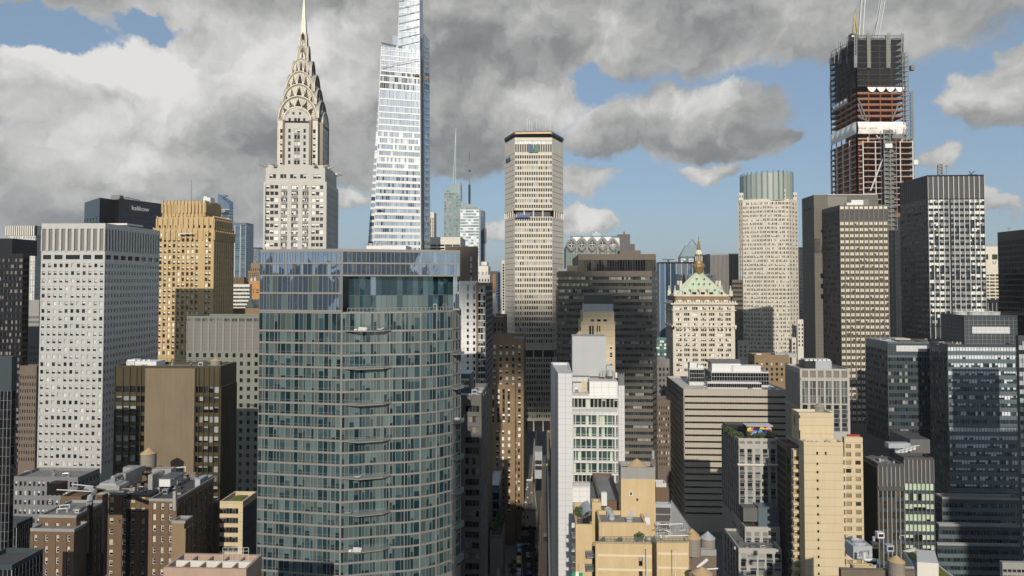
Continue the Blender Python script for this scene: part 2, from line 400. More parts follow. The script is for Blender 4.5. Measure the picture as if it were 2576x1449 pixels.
def inset(pts, t):
    n = len(pts); t = t if isinstance(t, (list, tuple)) else [t]*n; L = []
    for i in range(n):
        a, b = Vector(pts[i][:2]), Vector(pts[(i+1) % n][:2]); d = (b-a).normalized(); nn = Vector((-d.y, d.x))
        L.append((a+nn*t[i], d))
    r = []
    for i in range(n):
        (a, d), (b, e_) = L[i-1], L[i]; cr = d.x*e_.y-d.y*e_.x
        if abs(cr) < 1e-5: r.append(b); continue
        k = ((b-a).x*e_.y-(b-a).y*e_.x)/cr; r.append(a+d*k)
    return r
GY = radians(2.8)
def rect(xl, xc, xr, yt, Y, depth=40.0, yaw=GY):
    """footprint [FL,FR,BR,BL] from pixel edges; visible flank left or right of the vanishing point"""
    u = Vector((cos(yaw), -sin(yaw))); v = Vector((sin(yaw), cos(yaw)))
    C = Vector((K(xc, yt)*Y, Y))
    def hit(d, px):
        k = K(px, yt); return (k*C.y-C.x)/(d.x-k*d.y)
    if xc < 1370:
        FR = C; FL = C+u*hit(u, xl) if xl is not None else C
        BR = C+v*(hit(v, xr) if xr is not None and xr > xc else depth)
        return [FL, FR, BR, FL+BR-FR]
    FL = C; FR = C+u*hit(u, xr); BL = C+v*(hit(v, xl) if xl is not None and xl < xc else depth)
    return [FL, FR, FR+BL-FL, BL]
def poly(lst, yt, depth):
    f = [Vector((K(x, yt)*Y, Y)) for x, Y in lst]
    return f+[f[-1]+Vector((depth*.05, depth)), f[0]+Vector((depth*.05, depth))]
VAR = {'d': [(0, 0, 1, 1, 0)], 'b': [(0, 0, 1, 1, 1)], 'h': [(0, 0, 1, .5, 0), (0, .5, 1, 1, 1)], 'q': [(0, 0, 1, .72, 0), (0, .72, 1, 1, 1)],
       't': [(0, 0, 1, .25, 0), (0, .25, 1, 1, 1)], 's': [(0, 0, .5, 1, 0), (.5, 0, 1, 1, 1)], 'z': [(0, 0, .5, 1, 1), (.5, 0, 1, 1, 0)]}
WINS = {}; VB = {}; WCACHE = {}
def wfaces(w, h, var, gm, wm, fr):
    out = []
    for x0, y0, x1, y1, k in VAR[var]:
        out.append(((x0*w, y0*h, x1*w, y1*h, 0), wm if k else gm))
    if fr:
        a, mt, mid = fr
        for r in ((0, 0, a, h), (w-a, 0, w, h), (a, 0, w-a, a), (a, h-a, w-a, h)): out.append(((*r, -.05), mt))
        if mid == 'h': out.append(((a, h*.5-a*.5, w-a, h*.5+a*.5, -.05), mt))
        elif mid == 'v': out.append(((w*.5-a*.5, a, w*.5+a*.5, h-a, -.05), mt))
        elif mid == 'op': out.append(((a, h*.24-a*.5, w-a, h*.24+a*.5, -.05), mt))
    return out
def wmesh(w, h, var, gm, wm, fr):
    key = (round(w, 2), round(h, 2), var, gm, wm, fr)
    if key not in WCACHE:
        mb = MB()
        for (x0, z0, x1, z1, y), m in wfaces(w, h, var, gm, wm, fr): mb.q(m, (x0, y, z0), (x1, y, z0), (x1, y, z1), (x0, y, z1))
        me = bpy.data.meshes.new('window'); me.from_pydata(mb.v, [], mb.f)
        for n in mb.nm: me.materials.append(MATS[n])
        me.polygons.foreach_set('material_index', mb.m); me.update(); WCACHE[key] = me
    return WCACHE[key]
def flush_windows():
    for rn, wl in WINS.items():
        root = bpy.data.objects[rn]; off = WL[rn]; vb = VB.get(rn, 1449); sc = []
        for w in wl:
            P, d, wd_, h, var, gm, wm, fr = w; c = P+Vector((d.x*wd_/2, d.y*wd_/2, h/2)); px, py = proj(c)
            n = Vector((d.y, -d.x, 0)); vv = c-Vector((0, 0, H)); ok = -20 < px < 2596 and -20 < py < min(vb, 1455) and n.dot(vv) < 0
            sc.append((wd_*h*abs(n.dot(vv.normalized()))/vv.length_squared if ok else 0, w))
        sc.sort(key=lambda t: -t[0]); mb = MB()
        for i, (s_, w) in enumerate(sc):
            P, d, wd_, h, var, gm, wm, fr = w
            if i < 100 and s_ > 0:
                o = bpy.data.objects.new('window', wmesh(wd_, h, var, gm, wm, fr)); COL.objects.link(o)
                o.parent = root; o.location = P-off; o.rotation_euler = (0, 0, atan2(d.y, d.x))
            else:
                inn = Vector((-d.y, d.x, 0))
                for (x0, z0, x1, z1, y), m in wfaces(wd_, h, var, gm, wm, fr):
                    f = lambda x, z: P+d*x+inn*y+Vector((0, 0, z))
                    mb.q(m, f(x0, z0), f(x1, z0), f(x1, z1), f(x0, z1))
        if mb.f: mb.build('window_rows', root, kind='stuff')
def Zn(y0, dy, m=0, n=0, **k):
    """one band of equal window rows: y0 top pixel of the first row, dy pixel pitch, m rows, n columns"""
    k.update(y0=y0, dy=dy, m=m, n=n); return k
def facade(mb, wins, p0, p1, z0, ztop, zones, Yc, vb, wallm, rng, rec):
    p0, p1 = Vector(p0), Vector(p1); L = (p1-p0).length; d2 = (p1-p0)/L; d = Vector((d2.x, d2.y, 0)); n = Vector((d.y, -d.x, 0))
    P = lambda s, z, o=0: Vector((p0.x, p0.y, z))+d*s+n*o
    cur = ztop
    for zn in zones:
        sm = zn.get('sm', wallm); pm = zn.get('pm', wallm); pr = zn.get('pr', .02); mix = zn.get('mix', 'd'); gm = zn.get('g', 'glass_dark'); wm = zn.get('w', 'blind_white')
        hf = zn.get('hf', .5); fr = zn.get('fr'); sub = zn.get('sub', 1); mm = zn.get('mm', 'mullion_grey'); mw = zn.get('mw', .1); so_ = zn.get('so', 0)
        zt = Z(zn['y0'], Yc); dy = zn['dy']/F*Yc; h = dy*hf
        zbv = max(z0+.3, Z(zn.get('yb', vb+(45 if vb >= 1440 else 0)), Yc)); m = zn['m'] or max(1, int((zt-zbv)/dy))
        if zt-m*dy < z0: m = max(1, int((zt-z0)/dy))
        e0 = zn.get('e', .0)
        if 'xs' in zn: xs = [(a*L, b*L) for a, b in zn['xs']]
        else:
            N = zn['n']; cw = (L-2*e0*L)/N; wf = zn.get('wf', .6); xs = [(e0*L+cw*(i+.5-wf/2), e0*L+cw*(i+.5+wf/2)) for i in range(N)]
        if cur > zt+.001: mb.q(wallm, P(0, zt), P(L, zt), P(L, cur), P(0, cur)); mb.q(wallm, P(0, zt, -rec), P(L, zt, -rec), P(L, zt), P(0, zt))
        zend = zt-m*dy
        for r in range(m):
            a = zt-r*dy-h; b = zt-(r+1)*dy
            if b < a-.01:
                mb.q(sm, P(0, b, so_), P(L, b, so_), P(L, a, so_), P(0, a, so_))
                mb.q(sm, P(0, a, so_), P(L, a, so_), P(L, a, -rec), P(0, a, -rec)); mb.q(sm, P(0, b, -rec), P(L, b, -rec), P(L, b, so_), P(0, b, so_))
        edges = [0]+[x for ab in xs for x in ab]+[L]
        for i in range(0, len(edges), 2):
            a, b = edges[i], edges[i+1]
            if b-a < .02: continue
            mb.q(pm, P(a, zend, pr), P(b, zend, pr), P(b, zt, pr), P(a, zt, pr))
            mb.q(pm, P(a, zend, -rec), P(a, zend, pr), P(a, zt, pr), P(a, zt, -rec)); mb.q(pm, P(b, zend, pr), P(b, zend, -rec), P(b, zt, -rec), P(b, zt, pr))
            mb.q(pm, P(a, zt, pr), P(b, zt, pr), P(b, zt, -rec), P(a, zt, -rec))
        cm = zn.get('cm')   # per-column fixed kinds
        for r in range(m):
            rowmix = mix if not isinstance(mix, list) else mix[r % len(mix)]
            for ci, (a, b) in enumerate(xs):
                sw = (b-a)/sub; prev = None
                for k in range(sub):
                    if prev and rng.random() < zn.get('coh', 0): var = prev
                    else: var = rng.choice(rowmix)
                    prev = var
                    gg, ww = gm, wm
                    if cm:
                        cc = cm[(ci*sub+k) % len(cm)]
                        if cc != '.': var = cc
                        if cc == 'X': var = 'd'; gg = zn.get('gx', 'glass_black')
                        if cc == 'W': var = rng.choice(rowmix); ww = zn.get('wx', wm) if rng.random() < .6 else wm
                    wins.append((P(a+k*sw, zt-r*dy-h, -rec+.03), d, sw, h, var, gg, ww, fr))
                    if k and mw: mb.q(mm, P(a+k*sw-mw/2, zt-r*dy-h, -rec+.14), P(a+k*sw+mw/2, zt-r*dy-h, -rec+.14), P(a+k*sw+mw/2, zt-r*dy, -rec+.14), P(a+k*sw-mw/2, zt-r*dy, -rec+.14))
        cur = zend
    if cur > z0+.01: mb.q(wallm, P(0, z0), P(L, z0), P(L, cur), P(0, cur))
def B(name, label, pts, yt, Y, wallm, faces=None, vb=1449, root=None, par=.9, roof='roof_grey', z0=0.0, rec=.35, cat='building', ztop=None, group=None, core=None, wname='wall', cap=None):
    """a building volume: recessed core, facade relief and windows; returns (root, ztop)"""
    ztop = Z(yt, Y) if ztop is None else ztop
    faces = faces or {}; n = len(pts); rng = random.Random(name+label[:9]+str(yt))
    if root is None:
        c = sum((Vector((p[0], p[1])) for p in pts), Vector((0, 0)))/n
        root = thing(name, label, cat, (c.x, c.y, z0), group); VB[root.name] = vb
    wins = WINS.setdefault(root.name, [])
    mb = MB(); rc = [faces[i][0].get('rec', rec) if i in faces else 0 for i in range(n)]
    mb.prism(core or wallm, inset(pts, rc), z0, ztop-.4 if par else ztop, roof)
    for i, zs in faces.items(): facade(mb, wins, pts[i], pts[(i+1) % n], z0, ztop, zs, Y, vb, wallm, rng, rc[i])
    if par: mb.ring(cap or wallm, inset(pts, -.012), .45, ztop-.45, ztop+par)
    mb.build(wname, root)
    return root, ztop
def pb(mb, mat, x0, x1, y0, y1, Y, dep, top=None, yaw=GY):
    """box whose front face spans these pixels at this depth"""
    a = at(x0, y1, Y); z1 = Z(y0, Y); u = Vector((cos(yaw), -sin(yaw), 0)); v = Vector((sin(yaw), cos(yaw), 0))
    k = K(x1, y1); t = (k*a.y-a.x)/(u.x-k*u.y)
    mb.obx(mat, a, u*t, v*dep, (0, 0, z1-a.z), top)
def part(root, name, mat, *boxes, top=None, label=None):
    for b in boxes:
        mb = MB(); pb(mb, b[6] if len(b) > 6 else mat, *b[:6], top); o = mb.build(name, root, label=label)
    return o
def item(name, label, cat, mat, *boxes, group=None, top=None):
    mb = MB()
    for b in boxes: pb(mb, b[6] if len(b) > 6 else mat, *b[:6], top)
    x, y, z = mb.v[0]; return solo(mb, name, label, cat, (x, y, min(v[2] for v in mb.v)), group)
FONT = None
def text(s, name, parent, mat, loc, size, rz, squeeze=1, ext=.05):
    cu = bpy.data.curves.new(name, 'FONT'); cu.body = s; cu.size = size; cu.extrude = ext; cu.align_x = 'CENTER'; cu.align_y = 'CENTER'
    t = bpy.data.objects.new(name+'_curve', cu); COL.objects.link(t); dg = bpy.context.evaluated_depsgraph_get()
    me = bpy.data.meshes.new_from_object(t.evaluated_get(dg)); bpy.data.objects.remove(t)
    me.transform(Matrix.Diagonal((squeeze, 1, 1, 1))); me.transform(Matrix.Rotation(pi/2, 4, 'X')); me.transform(Matrix.Rotation(rz, 4, 'Z'))
    me.materials.clear(); me.materials.append(MATS[mat])
    o = bpy.data.objects.new(name, me); COL.objects.link(o); o.parent = parent; o.location = Vector(loc)-WL[parent.name]; WL[o.name] = Vector(loc); return o
def water_tank(label, px, ytop, ycone, ybot, half, Y, wood='tank_wood', cone='tank_cone', legs=0, group='wooden rooftop water tanks'):
    c = at(px, ybot, Y); r = half/F*Y; z1 = Z(ycone, Y); z2 = Z(ytop, Y)
    t = thing('water_tank', label, 'water tank', c, group); mb = MB(); mb.cyl(wood, (c.x, c.y, c.z+.02), r, z1-c.z, 20)
    mb.build('barrel', t)
    mb = MB(); mb.cyl(cone, (c.x, c.y, z1+.02), r*1.09, z2-z1, 16, 0); mb.build('roof', t)
    for i in range(5): 
        mb = MB(); zz = c.z+(z1-c.z)*(i+.5)/5; mb.lathe('mast_grey', (c.x, c.y, zz), [(r+.01, -.05), (r+.05, -.05), (r+.05, .05), (r+.01, .05)], 20); mb.build('hoop', t)
    if legs:
        mb = MB()
        for a in range(4):
            x, y = c.x+r*.7*cos(a*pi/2+.78), c.y+r*.7*sin(a*pi/2+.78); mb.tube('dark_metal', (x, y, c.z-legs), (x, y, c.z), .16)
        for a in range(4):
            x, y = c.x+r*.7*cos(a*pi/2+.78), c.y+r*.7*sin(a*pi/2+.78); x2, y2 = c.x+r*.7*cos(a*pi/2+2.35), c.y+r*.7*sin(a*pi/2+2.35)
            mb.tube('dark_metal', (x, y, c.z-.1), (x2, y2, c.z-.1), .16); mb.tube('dark_metal', (x, y, c.z-legs), (x2, y2, c.z-.1), .08)
        mb.build('stand', t)
    return t
# ================================================================ setting
mb = MB(); mb.q('city_ground', (-4000, -1500, 0), (4000, -1500, 0), (4000, 6000, 0), (-4000, 6000, 0)); o = mb.build('ground'); o['kind'] = 'structure'
mb = MB(); rc_ = random.Random(8)  # unseen cloud added behind the viewer to shade the octagonal and brown towers
for i in range(16):
    ca = (rc_.uniform(-4, 62)-112, -2000+rc_.uniform(-20, 20), 1183+rc_.uniform(-14, 14)); k_ = rc_.uniform(16, 26)
    mb.lathe('cloud_white', ca, [(k_*1.5*sin(pi*j/8), -k_*cos(pi*j/8)) for j in range(9)], 14)
o = mb.build('shade_cloud', smooth=True); o['kind'] = 'structure'
mb = MB(); mb.q('asphalt', (2.6, 150, .004), (9.2, 150, .004), (9.8, 366, .004), (3.6, 366, .004)); mb.q('asphalt', (-60, 366, .004), (60, 366, .004), (60, 373, .004), (-60, 373, .004))
o = mb.build('road'); o['kind'] = 'structure'
mb = MB()
mb.obx('pavement', (-5, 150, 0), (7.5, 0, 0), (1, 215, 0), (0, 0, .14)); mb.obx('pavement', (9.25, 150, 0), (5.5, 0, 0), (.6, 215, 0), (0, 0, .14)); mb.obx('pavement', (-60, 373, 0), (120, 0, 0), (0, 4, 0), (0, 0, .14))
o = mb.build('pavement'); o['kind'] = 'structure'
mb = MB()
for i in range(9): mb.q('road_paint', (3.7+i*.68, 360, .009), (4.06+i*.68, 360, .009), (4.06+i*.68, 363.5, .009), (3.7+i*.68, 363.5, .009))
for yy in range(300, 356, 1): mb.q('road_paint', (4.75+.0035*(yy-300), yy, .009), (4.9+.0035*(yy-300), yy, .009), (4.9+.0035*(yy-300), yy+1.02, .009), (4.75+.0035*(yy-300), yy+1.02, .009))
o = mb.build('road_markings'); o['kind'] = 'structure'
# ================================================================ unseen towers added behind the viewer to shade the street and show up in the glass
def behind(x0, x1, y0, y1, h, m, lab, n=9, g='glass_dark'):
    p = [(x0, y0), (x1, y0), (x1, y1), (x0, y1)]
    zt = at(CX, 700, 100).z
    B('office_tower', lab, [Vector(a) for a in p], 0, 100, m, {2: [Zn(712-(h-6-140)/100*F, 62, 0, n, wf=.62, hf=.6, mix='dddb', g=g, w='blind_grey', yb=1700)]}, ztop=h)
behind(-24, -3, -46, -3, 184, 'dark_concrete', 'dark concrete tower close behind the viewer, left of the viewpoint')
behind(-17, -6, -125, -95, 216, 'grey_pier', 'slim grey tower behind the viewer in line with the street', 4)
behind(-112, -70, -150, -95, 178, 'brown_granite', 'brown slab tower behind the viewer to the left')
behind(-190, -140, -240, -190, 205, 'dark_metal', 'black glass tower behind the viewer at far left', 11)
behind(54, 92, -130, -80, 170, 'tan_brick', 'tan brick tower behind the viewer to the right', 8)
behind(176, 262, -120, -60, 236, 'slate_panel', 'tall slate slab behind the viewer at far right', 14)
behind(-62, -34, -330, -290, 262, 'black_panel', 'tall black tower behind the viewer beyond the brown slab', 8, 'glass_black')
behind(-330, -250, -120, -60, 150, 'red_brick', 'red brick block behind the viewer at far left', 12)
behind(100, 150, -320, -260, 190, 'limestone', 'stone tower behind the viewer beyond the tan tower', 9)
# ================================================================ left edge
p = rect(-70, 58, 75, 640, 400)
BL = [Zn(650, 15.6, 0, 12, wf=.86, hf=.55, mix='ddddbb', g='glass_black', w='blind_dim', sub=2)]
r, z = B('office_tower', 'black glass tower at the left edge with a black box on its roof', p, 640, 400, 'black_panel', {0: BL, 1: BL}, 1200, par=.5, roof='roof_dark')
part(r, 'penthouse', 'black_panel', (-60, 30, 600, 641, 404, 20))
p = rect(-100, 30, 42, 905, 190)
GR = lambda n, y0: [Zn(y0, 23.2, 0, n, wf=.95, hf=.95, mix='d', g='glass_black', sub=1, pm='mullion_pale', sm='mullion_thin', rec=.12)]
B('office_tower', 'black glass slab with thin pale mullion grid at the left edge', p, 905, 190, 'slate_panel', {0: GR(14, 985), 1: GR(8, 985)}, 1449, roof='roof_dark')
p = rect(-70, 30, 108, 1428, 152); B('office_building', 'low black glass podium with pale mullions in the bottom left corner', p, 1428, 152, 'slate_panel', {0: GR(9, 1434), 1: GR(9, 1434)}, 1449, par=.6, roof='roof_dark')
p = rect(-20, 42, 82, 1322, 225); B('office_building', 'low black glass block behind the bottom left podium', p, 1322, 225, 'slate_panel', {0: GR(8, 1328), 1: GR(8, 1328)}, 1449, par=.6, roof='roof_dark')
p = rect(22, 90, 112, 568, 560)
r, z = B('office_tower', 'far white tower with a louvred grey crown of fins at left', p, 592, 560, 'white_concrete', {0: [Zn(595, 7.6, 0, 11, wf=.62, hf=.7, mix='ddb', g='glass_silver', w='blind_silver', pm='white_concrete', pr=.3)], 1: [Zn(595, 7.6, 0, 12, wf=.6, hf=.7, mix='d', g='glass_grey')]}, 800)
mb = MB(); q = inset(p, -1.2); mb.prism('louvre_grey', inset(p, 1), z, Z(571, 560))
for i in range(15):
    for a, b_ in ((q[0], q[1]), (q[1], q[2])):
        c = Vector(a)+(Vector(b_)-Vector(a))*i/14; mb.obx('white_concrete', (c.x-.5, c.y-.3, z), (1, 0, 0), (0, .8, 0), (0, 0, Z(568, 560)-z))
mb.build('crown', r)
B('office_building', 'narrow pale building with small windows between two towers at left', rect(60, 99, 113, 758, 480), 758, 480, 'concrete', {0: [Zn(795, 12, 3, 14, wf=.5, hf=.55), Zn(840, 11, 0, 14, wf=.5, hf=.5)]}, 830)
B('apartment_building', 'small plain grey block at the foot of the far white tower', rect(55, 99, 111, 826, 430), 826, 430, 'concrete', {0: [Zn(870, 16, 0, 8, wf=.35, hf=.5)], 1: [Zn(840, 16, 0, 3, wf=.4, hf=.5)]}, 930)
B('apartment_building', 'dark shaded block low between the black tower and the white steel tower', rect(50, 92, 112, 924, 380), 924, 380, 'brown_brick', {0: [Zn(945, 17, 0, 7, wf=.4, hf=.5)]}, 1180, roof='roof_dark')
# black rotated tower with the name on its top
p = poly([(213, 632), (251, 596), (292, 612), (300, 600), (402, 640)], 500, 40)
BZ = lambda n: [Zn(545, 11.5, 0, n, wf=.92, hf=.62, mix='d', g='glass_black', pm='black_panel')]
r, z = B('office_tower', 'black glass office tower with white lettering near its top', p, 500, 600, 'black_panel', {0: BZ(5), 1: BZ(6), 3: BZ(14)}, 600, par=.5, roof='roof_dark')
part(r, 'rooftop_drum', 'olive_panel', (279, 301, 491, 502, 610, 6))
fa, fb = Vector(p[3]), Vector(p[4]); dd = (fb-fa).normalized(); nn = Vector((dd.y, -dd.x))
c = fa+(fb-fa)*.5; mb = MB(); zz = Z(524, 615)
mb.obx('dark_metal', (*(c-dd*14+nn*.05), zz-3.8), (*(dd*28), 0), (*(nn*.25), 0), (0, 0, 7.6)); mb.build('sign_panel', r)
text('kalikow', 'sign_letters', r, 'sign_white', (*(c+nn*.55), zz), 6.0, atan2(dd.y, dd.x), 1.0)
mb = MB(); a = at(316, 497, 620); b_ = at(352, 504, 620); mb.tube('rail_dark', a, b_, .35); mb.tube('rail_dark', at(312, 499, 620), at(324, 496, 620), .3); mb.build('window_washing_arm', r)
# ---- white stamped-steel tower
p = rect(105, 265, 402, 563, 330); MX = ['hhddhb', 'hhhdhb', 'hhhthb', 'hbhhhb', 'hhdhhb', 'hbtbhb', 'ddhbdb']
f0 = [Zn(575, 57, 1, 10, wf=.62, hf=.98, mix='d', g='louvre_grey', sm='steel_panel', pr=.3), Zn(641, 15, 1, xs=[(.03, .16), (.21, .34), (.39, .61), (.66, .79), (.84, .97)], hf=.75, mix='d', g='glass_black'),
      Zn(663, 19.1, 0, 11, wf=.52, hf=.5, mix=MX, g='glass_dark', w='blind_white')]
f1 = [Zn(575, 57, 1, 20, wf=.45, hf=.98, mix='d', g='louvre_dark'), Zn(641, 15, 1, 8, wf=.7, hf=.75, mix='d', g='glass_black'), Zn(663, 19.1, 0, 20, wf=.42, hf=.5, mix='dhb', g='glass_grey', w='blind_grey')]
r, z = B('office_tower', 'white stamped steel office tower with punched square windows at left', p, 563, 330, 'steel_panel', {0: f0, 1: f1}, 1190, rec=.45, roof='roof_pale', par=.3)
part(r, 'penthouse', 'white_concrete', (235, 320, 562, 566, 350, 14))
p2 = rect(35, 196, 251, 1206, 300)
B('', '', p2, 1206, 300, 'steel_panel_shaded', {0: [Zn(1213, 23, 0, 14, wf=.5, hf=.5, mix='ddhb')], 1: [Zn(1213, 23, 0, 6, wf=.4, hf=.5)]}, 1449, root=r, wname='podium_wall')
# ---- gold brick art deco tower
p = rect(387, 538, 588, 581, 452)
WC = [(i*.0755+.022, i*.0755+.022+.042) for i in range(10)]+[(.86, .905), (.915, .955)]
ZG = lambda y0, xs: [Zn(y0, 14.2, 0, xs=xs, hf=.62, mix='ddhhb', w='blind_bright', rec=.6, pr=.25, sm='gold_brick')]
r, z = B('office_tower', 'golden brick art deco tower with a buttressed crown', p, 579, 452, 'gold_brick', {0: ZG(585, WC), 1: ZG(585, [(i*.11+.04, i*.11+.085) for i in range(9)])}, 910, par=1.5)
q = inset(p, .8); q = [Vector(a) for a in q]
def shrink(p, l, rr, f, bk):
    """pull the left, right, front and back edges of a footprint in by metres"""
    return inset(p, [f, rr, bk, l])
s1 = shrink(p, 2, .6, .7, 3); B('', '', s1, 549, 452, 'gold_brick', {0: [Zn(566, 9, 1, 10, wf=.4, hf=.9, mix='d', pr=.5)], 1: [Zn(566, 9, 1, 8, wf=.4, hf=.9, pr=.5)]}, 580, root=r, ztop=Z(549, 452), z0=z-1, par=1, wname='upper_stage')
s2 = shrink(p, 5, 7.5, 2, 6); B('', '', s2, 511, 452, 'gold_brick', {0: [Zn(514, 34, 1, 11, wf=.42, hf=.97, mix='d', g='gold_brick', pr=.5)], 1: [Zn(514, 34, 1, 9, wf=.42, hf=.97, g='gold_brick', pr=.5)]}, 580, root=r, ztop=Z(511, 452), z0=Z(550, 452), par=.6, wname='crown')
mb = MB()
for s_, yt_, n_ in ((s1, 549, 11), (s2, 509, 12), (p, 578, 11)):
    for a, b_ in ((s_[0], s_[1]), (s_[1], s_[2])):
        a, b_ = Vector(a), Vector(b_); d = (b_-a).normalized(); nn = Vector((d.y, -d.x))
        for i in range(n_+1):
            c = a+(b_-a)*i/n_; hh = Z(yt_, 452)
            mb.obx('gold_brick', (*(c-d*.5+nn*.1), hh-7), (*(d*1.0), 0), (*(nn*.9), 0), (0, 0, 6.6)); mb.obx('gold_brick', (*(c-d*.35-nn*.4), hh-.5), (*(d*.7), 0), (*(nn*.9), 0), (0, 0, 2.2))
mb.split('buttress', r)
part(r, 'penthouse', 'gold_brick', (420, 503, 506, 515, 468, 10)); part(r, 'mast', 'mast_grey', (479.5, 480.7, 452, 508, 468, .4))
B('', '', rect(538, 566, 582, 600, 487), 600, 487, 'gold_brick', {1: [Zn(615, 14.2, 0, 4, wf=.4, hf=.6)]}, 800, root=r, par=1.5, wname='rear_wing')
item('cooling_tower', 'white cooling unit on the roof of the golden brick tower', 'cooling unit', 'hvac_white', (511, 529, 497, 511, 460, 6), (513, 520, 494, 498, 461, 3), (530, 533, 500, 511, 462, 3, 'mast_grey'))
mb = MB(); pb(mb, 'frame_white', 449, 484, 586, 588.5, 449.5, 1.2); 
for x in (449, 466, 483): pb(mb, 'frame_white', x, x+1, 583, 588, 449.4, .2)
solo(mb, 'window_washing_platform', 'white work platform hung on the front of the golden tower', 'work platform', at(466, 588, 449))
# ---- far blue glass at left
mb = MB(); p = rect(540, 575, 588, 640, 1700); q = rect(548, 577, 587, 500, 1700)
r = thing('office_tower', 'far blue glass tower with a slanted peak and a jutting deck', 'building', (p[0].x, p[0].y, 0))
mb.prism('glass_blue', p, 0, [Z(489, 1700), Z(515, 1700), Z(506, 1700), Z(487, 1700)], tops=q); mb.build('wall', r)
mb = MB()
for i in range(24):
    zz = 150+i*(Z(520, 1700)-150)/24; t = (zz)/(Z(500, 1700)); a = [Vector(p[k]).lerp(Vector(q[k]), t) for k in range(3)]
    for k in (0, 1): mb.q('mullion_pale', V3(a[k], zz)+Vector((0, -.6, 0)), V3(a[k+1], zz)+Vector((0, -.6, 0)), V3(a[k+1], zz+1.6)+Vector((0, -.6, 0)), V3(a[k], zz+1.6)+Vector((0, -.6, 0)))
mb.build('spandrel', r); part(r, 'observation_deck', 'mullion_grey', (549, 566, 527, 534, 1680, 18)); 
mb = MB(); mb.tube('rail_dark', at(560, 498, 1700), at(575, 492, 1700), 1); mb.tube('rail_dark', at(562, 490, 1700), at(574, 493, 1700), .8); mb.build('building_crane', r)
GB = lambda n, y0, dy: [Zn(y0, dy, 0, n, wf=.9, hf=.72, mix='d', g='glass_blue', pm='mullion_pale', sm='blue_panel', rec=.2)]
B('office_tower', 'far slim blue glass tower with white mullions beside the golden tower', rect(577, 619, 638, 561, 900), 561, 900, 'blue_panel', {0: GB(3, 566, 5.2), 1: GB(6, 566, 5.2)}, 705, par=.5)
B('office_tower', 'far dark blue block behind the slim blue tower', rect(636, 652, 664, 623, 1000), 623, 1000, 'slate_panel', {0: GB(4, 626, 6)}, 700, par=.5)
r, z = B('apartment_building', 'far stepped tan stone building left of the big glass tower', rect(631, 655, 662, 664, 800), 664, 800, 'tan_brick', {0: [Zn(675, 8, 1, 5, wf=.35, hf=.8), Zn(686, 6, 0, 6, wf=.5, hf=.5)]}, 710)
B('', '', rect(624, 656, 664, 683, 795), 683, 795, 'tan_brick', {0: [Zn(687, 5, 0, 7, wf=.5, hf=.45)]}, 715, root=r)
B('office_building', 'small dark red brick box behind the striped building', rect(588, 614, 620, 699, 650), 699, 650, 'red_brick', {}, par=.5)
r, z = B('apartment_building', 'orange brick building with a flat roof beside the big glass tower', rect(612, 653, 660, 709, 660), 709, 660, 'orange_brick', {0: [Zn(728, 6, 0, xs=[(.3, .35), (.45, .5), (.6, .65), (.8, .95)], hf=.5)]}, 745)
water_tank('small white tank on the orange brick roof, left of two', 633, 698, 700, 708, 3, 662, 'hvac_white', 'hvac_white'); water_tank('small white tank on the orange brick roof, right of two', 642, 697, 700, 708, 3, 662, 'hvac_white', 'hvac_white')
B('office_building', 'office building with cream bands and dark ribbon windows behind the green grey block', rect(584, 628, 634, 716, 620), 716, 620, 'white_concrete', {0: [Zn(722, 9.2, 0, 1, wf=1, hf=.5, sub=14, mix='ddds', g='glass_dark', w='glass_teal')]}, 785, par=.4)
mb = MB(); a = rect(618, 636, 640, 770, 570); mb.prism('limestone', a, 0, Z(772, 570)); t_ = [sum((Vector(x) for x in a), Vector((0, 0)))/4]*4
mb.prism('copper_pale', a, Z(772, 570), Z(751, 570), tops=[Vector(t_[0])+Vector((dx, dy)) for dx, dy in ((-.5, -.5), (.5, -.5), (.5, .5), (-.5, .5))]); pb(mb, 'zinc_duct', 635, 660, 753, 774, 575, 8)
r = solo(mb, 'stone_building', 'stone building with a pale green pyramid roof beside the big glass tower', 'building', (a[0].x, a[0].y, 0))
B('office_building', 'low tan stone block with a roof terrace above the green grey building', rect(570, 652, 660, 779, 500), 779, 500, 'tan_brick', {0: [Zn(790, 12, 0, 5, wf=.3, hf=.6)]}, 800)
# ---- green grey block
BAYS = [(i/10+.012, i/10+.088) for i in range(10)]
B('office_tower', 'green grey panelled office block behind the brown building', rect(470, 655, 700, 797, 335), 797, 335, 'olive_panel', {0: [Zn(801, 10, 1, xs=BAYS, hf=.8, mix='d', g='glass_grey', sub=2), Zn(812, 9.2, 8, xs=BAYS, hf=.86, mix='d', g='louvre_grey', sub=3, pm='mullion_grey', pr=.15),
   Zn(889, 20.8, 0, 10, wf=.42, hf=.5, mix='d', g='glass_black', pm='olive_panel')]}, 1449, rec=.3, par=.3)
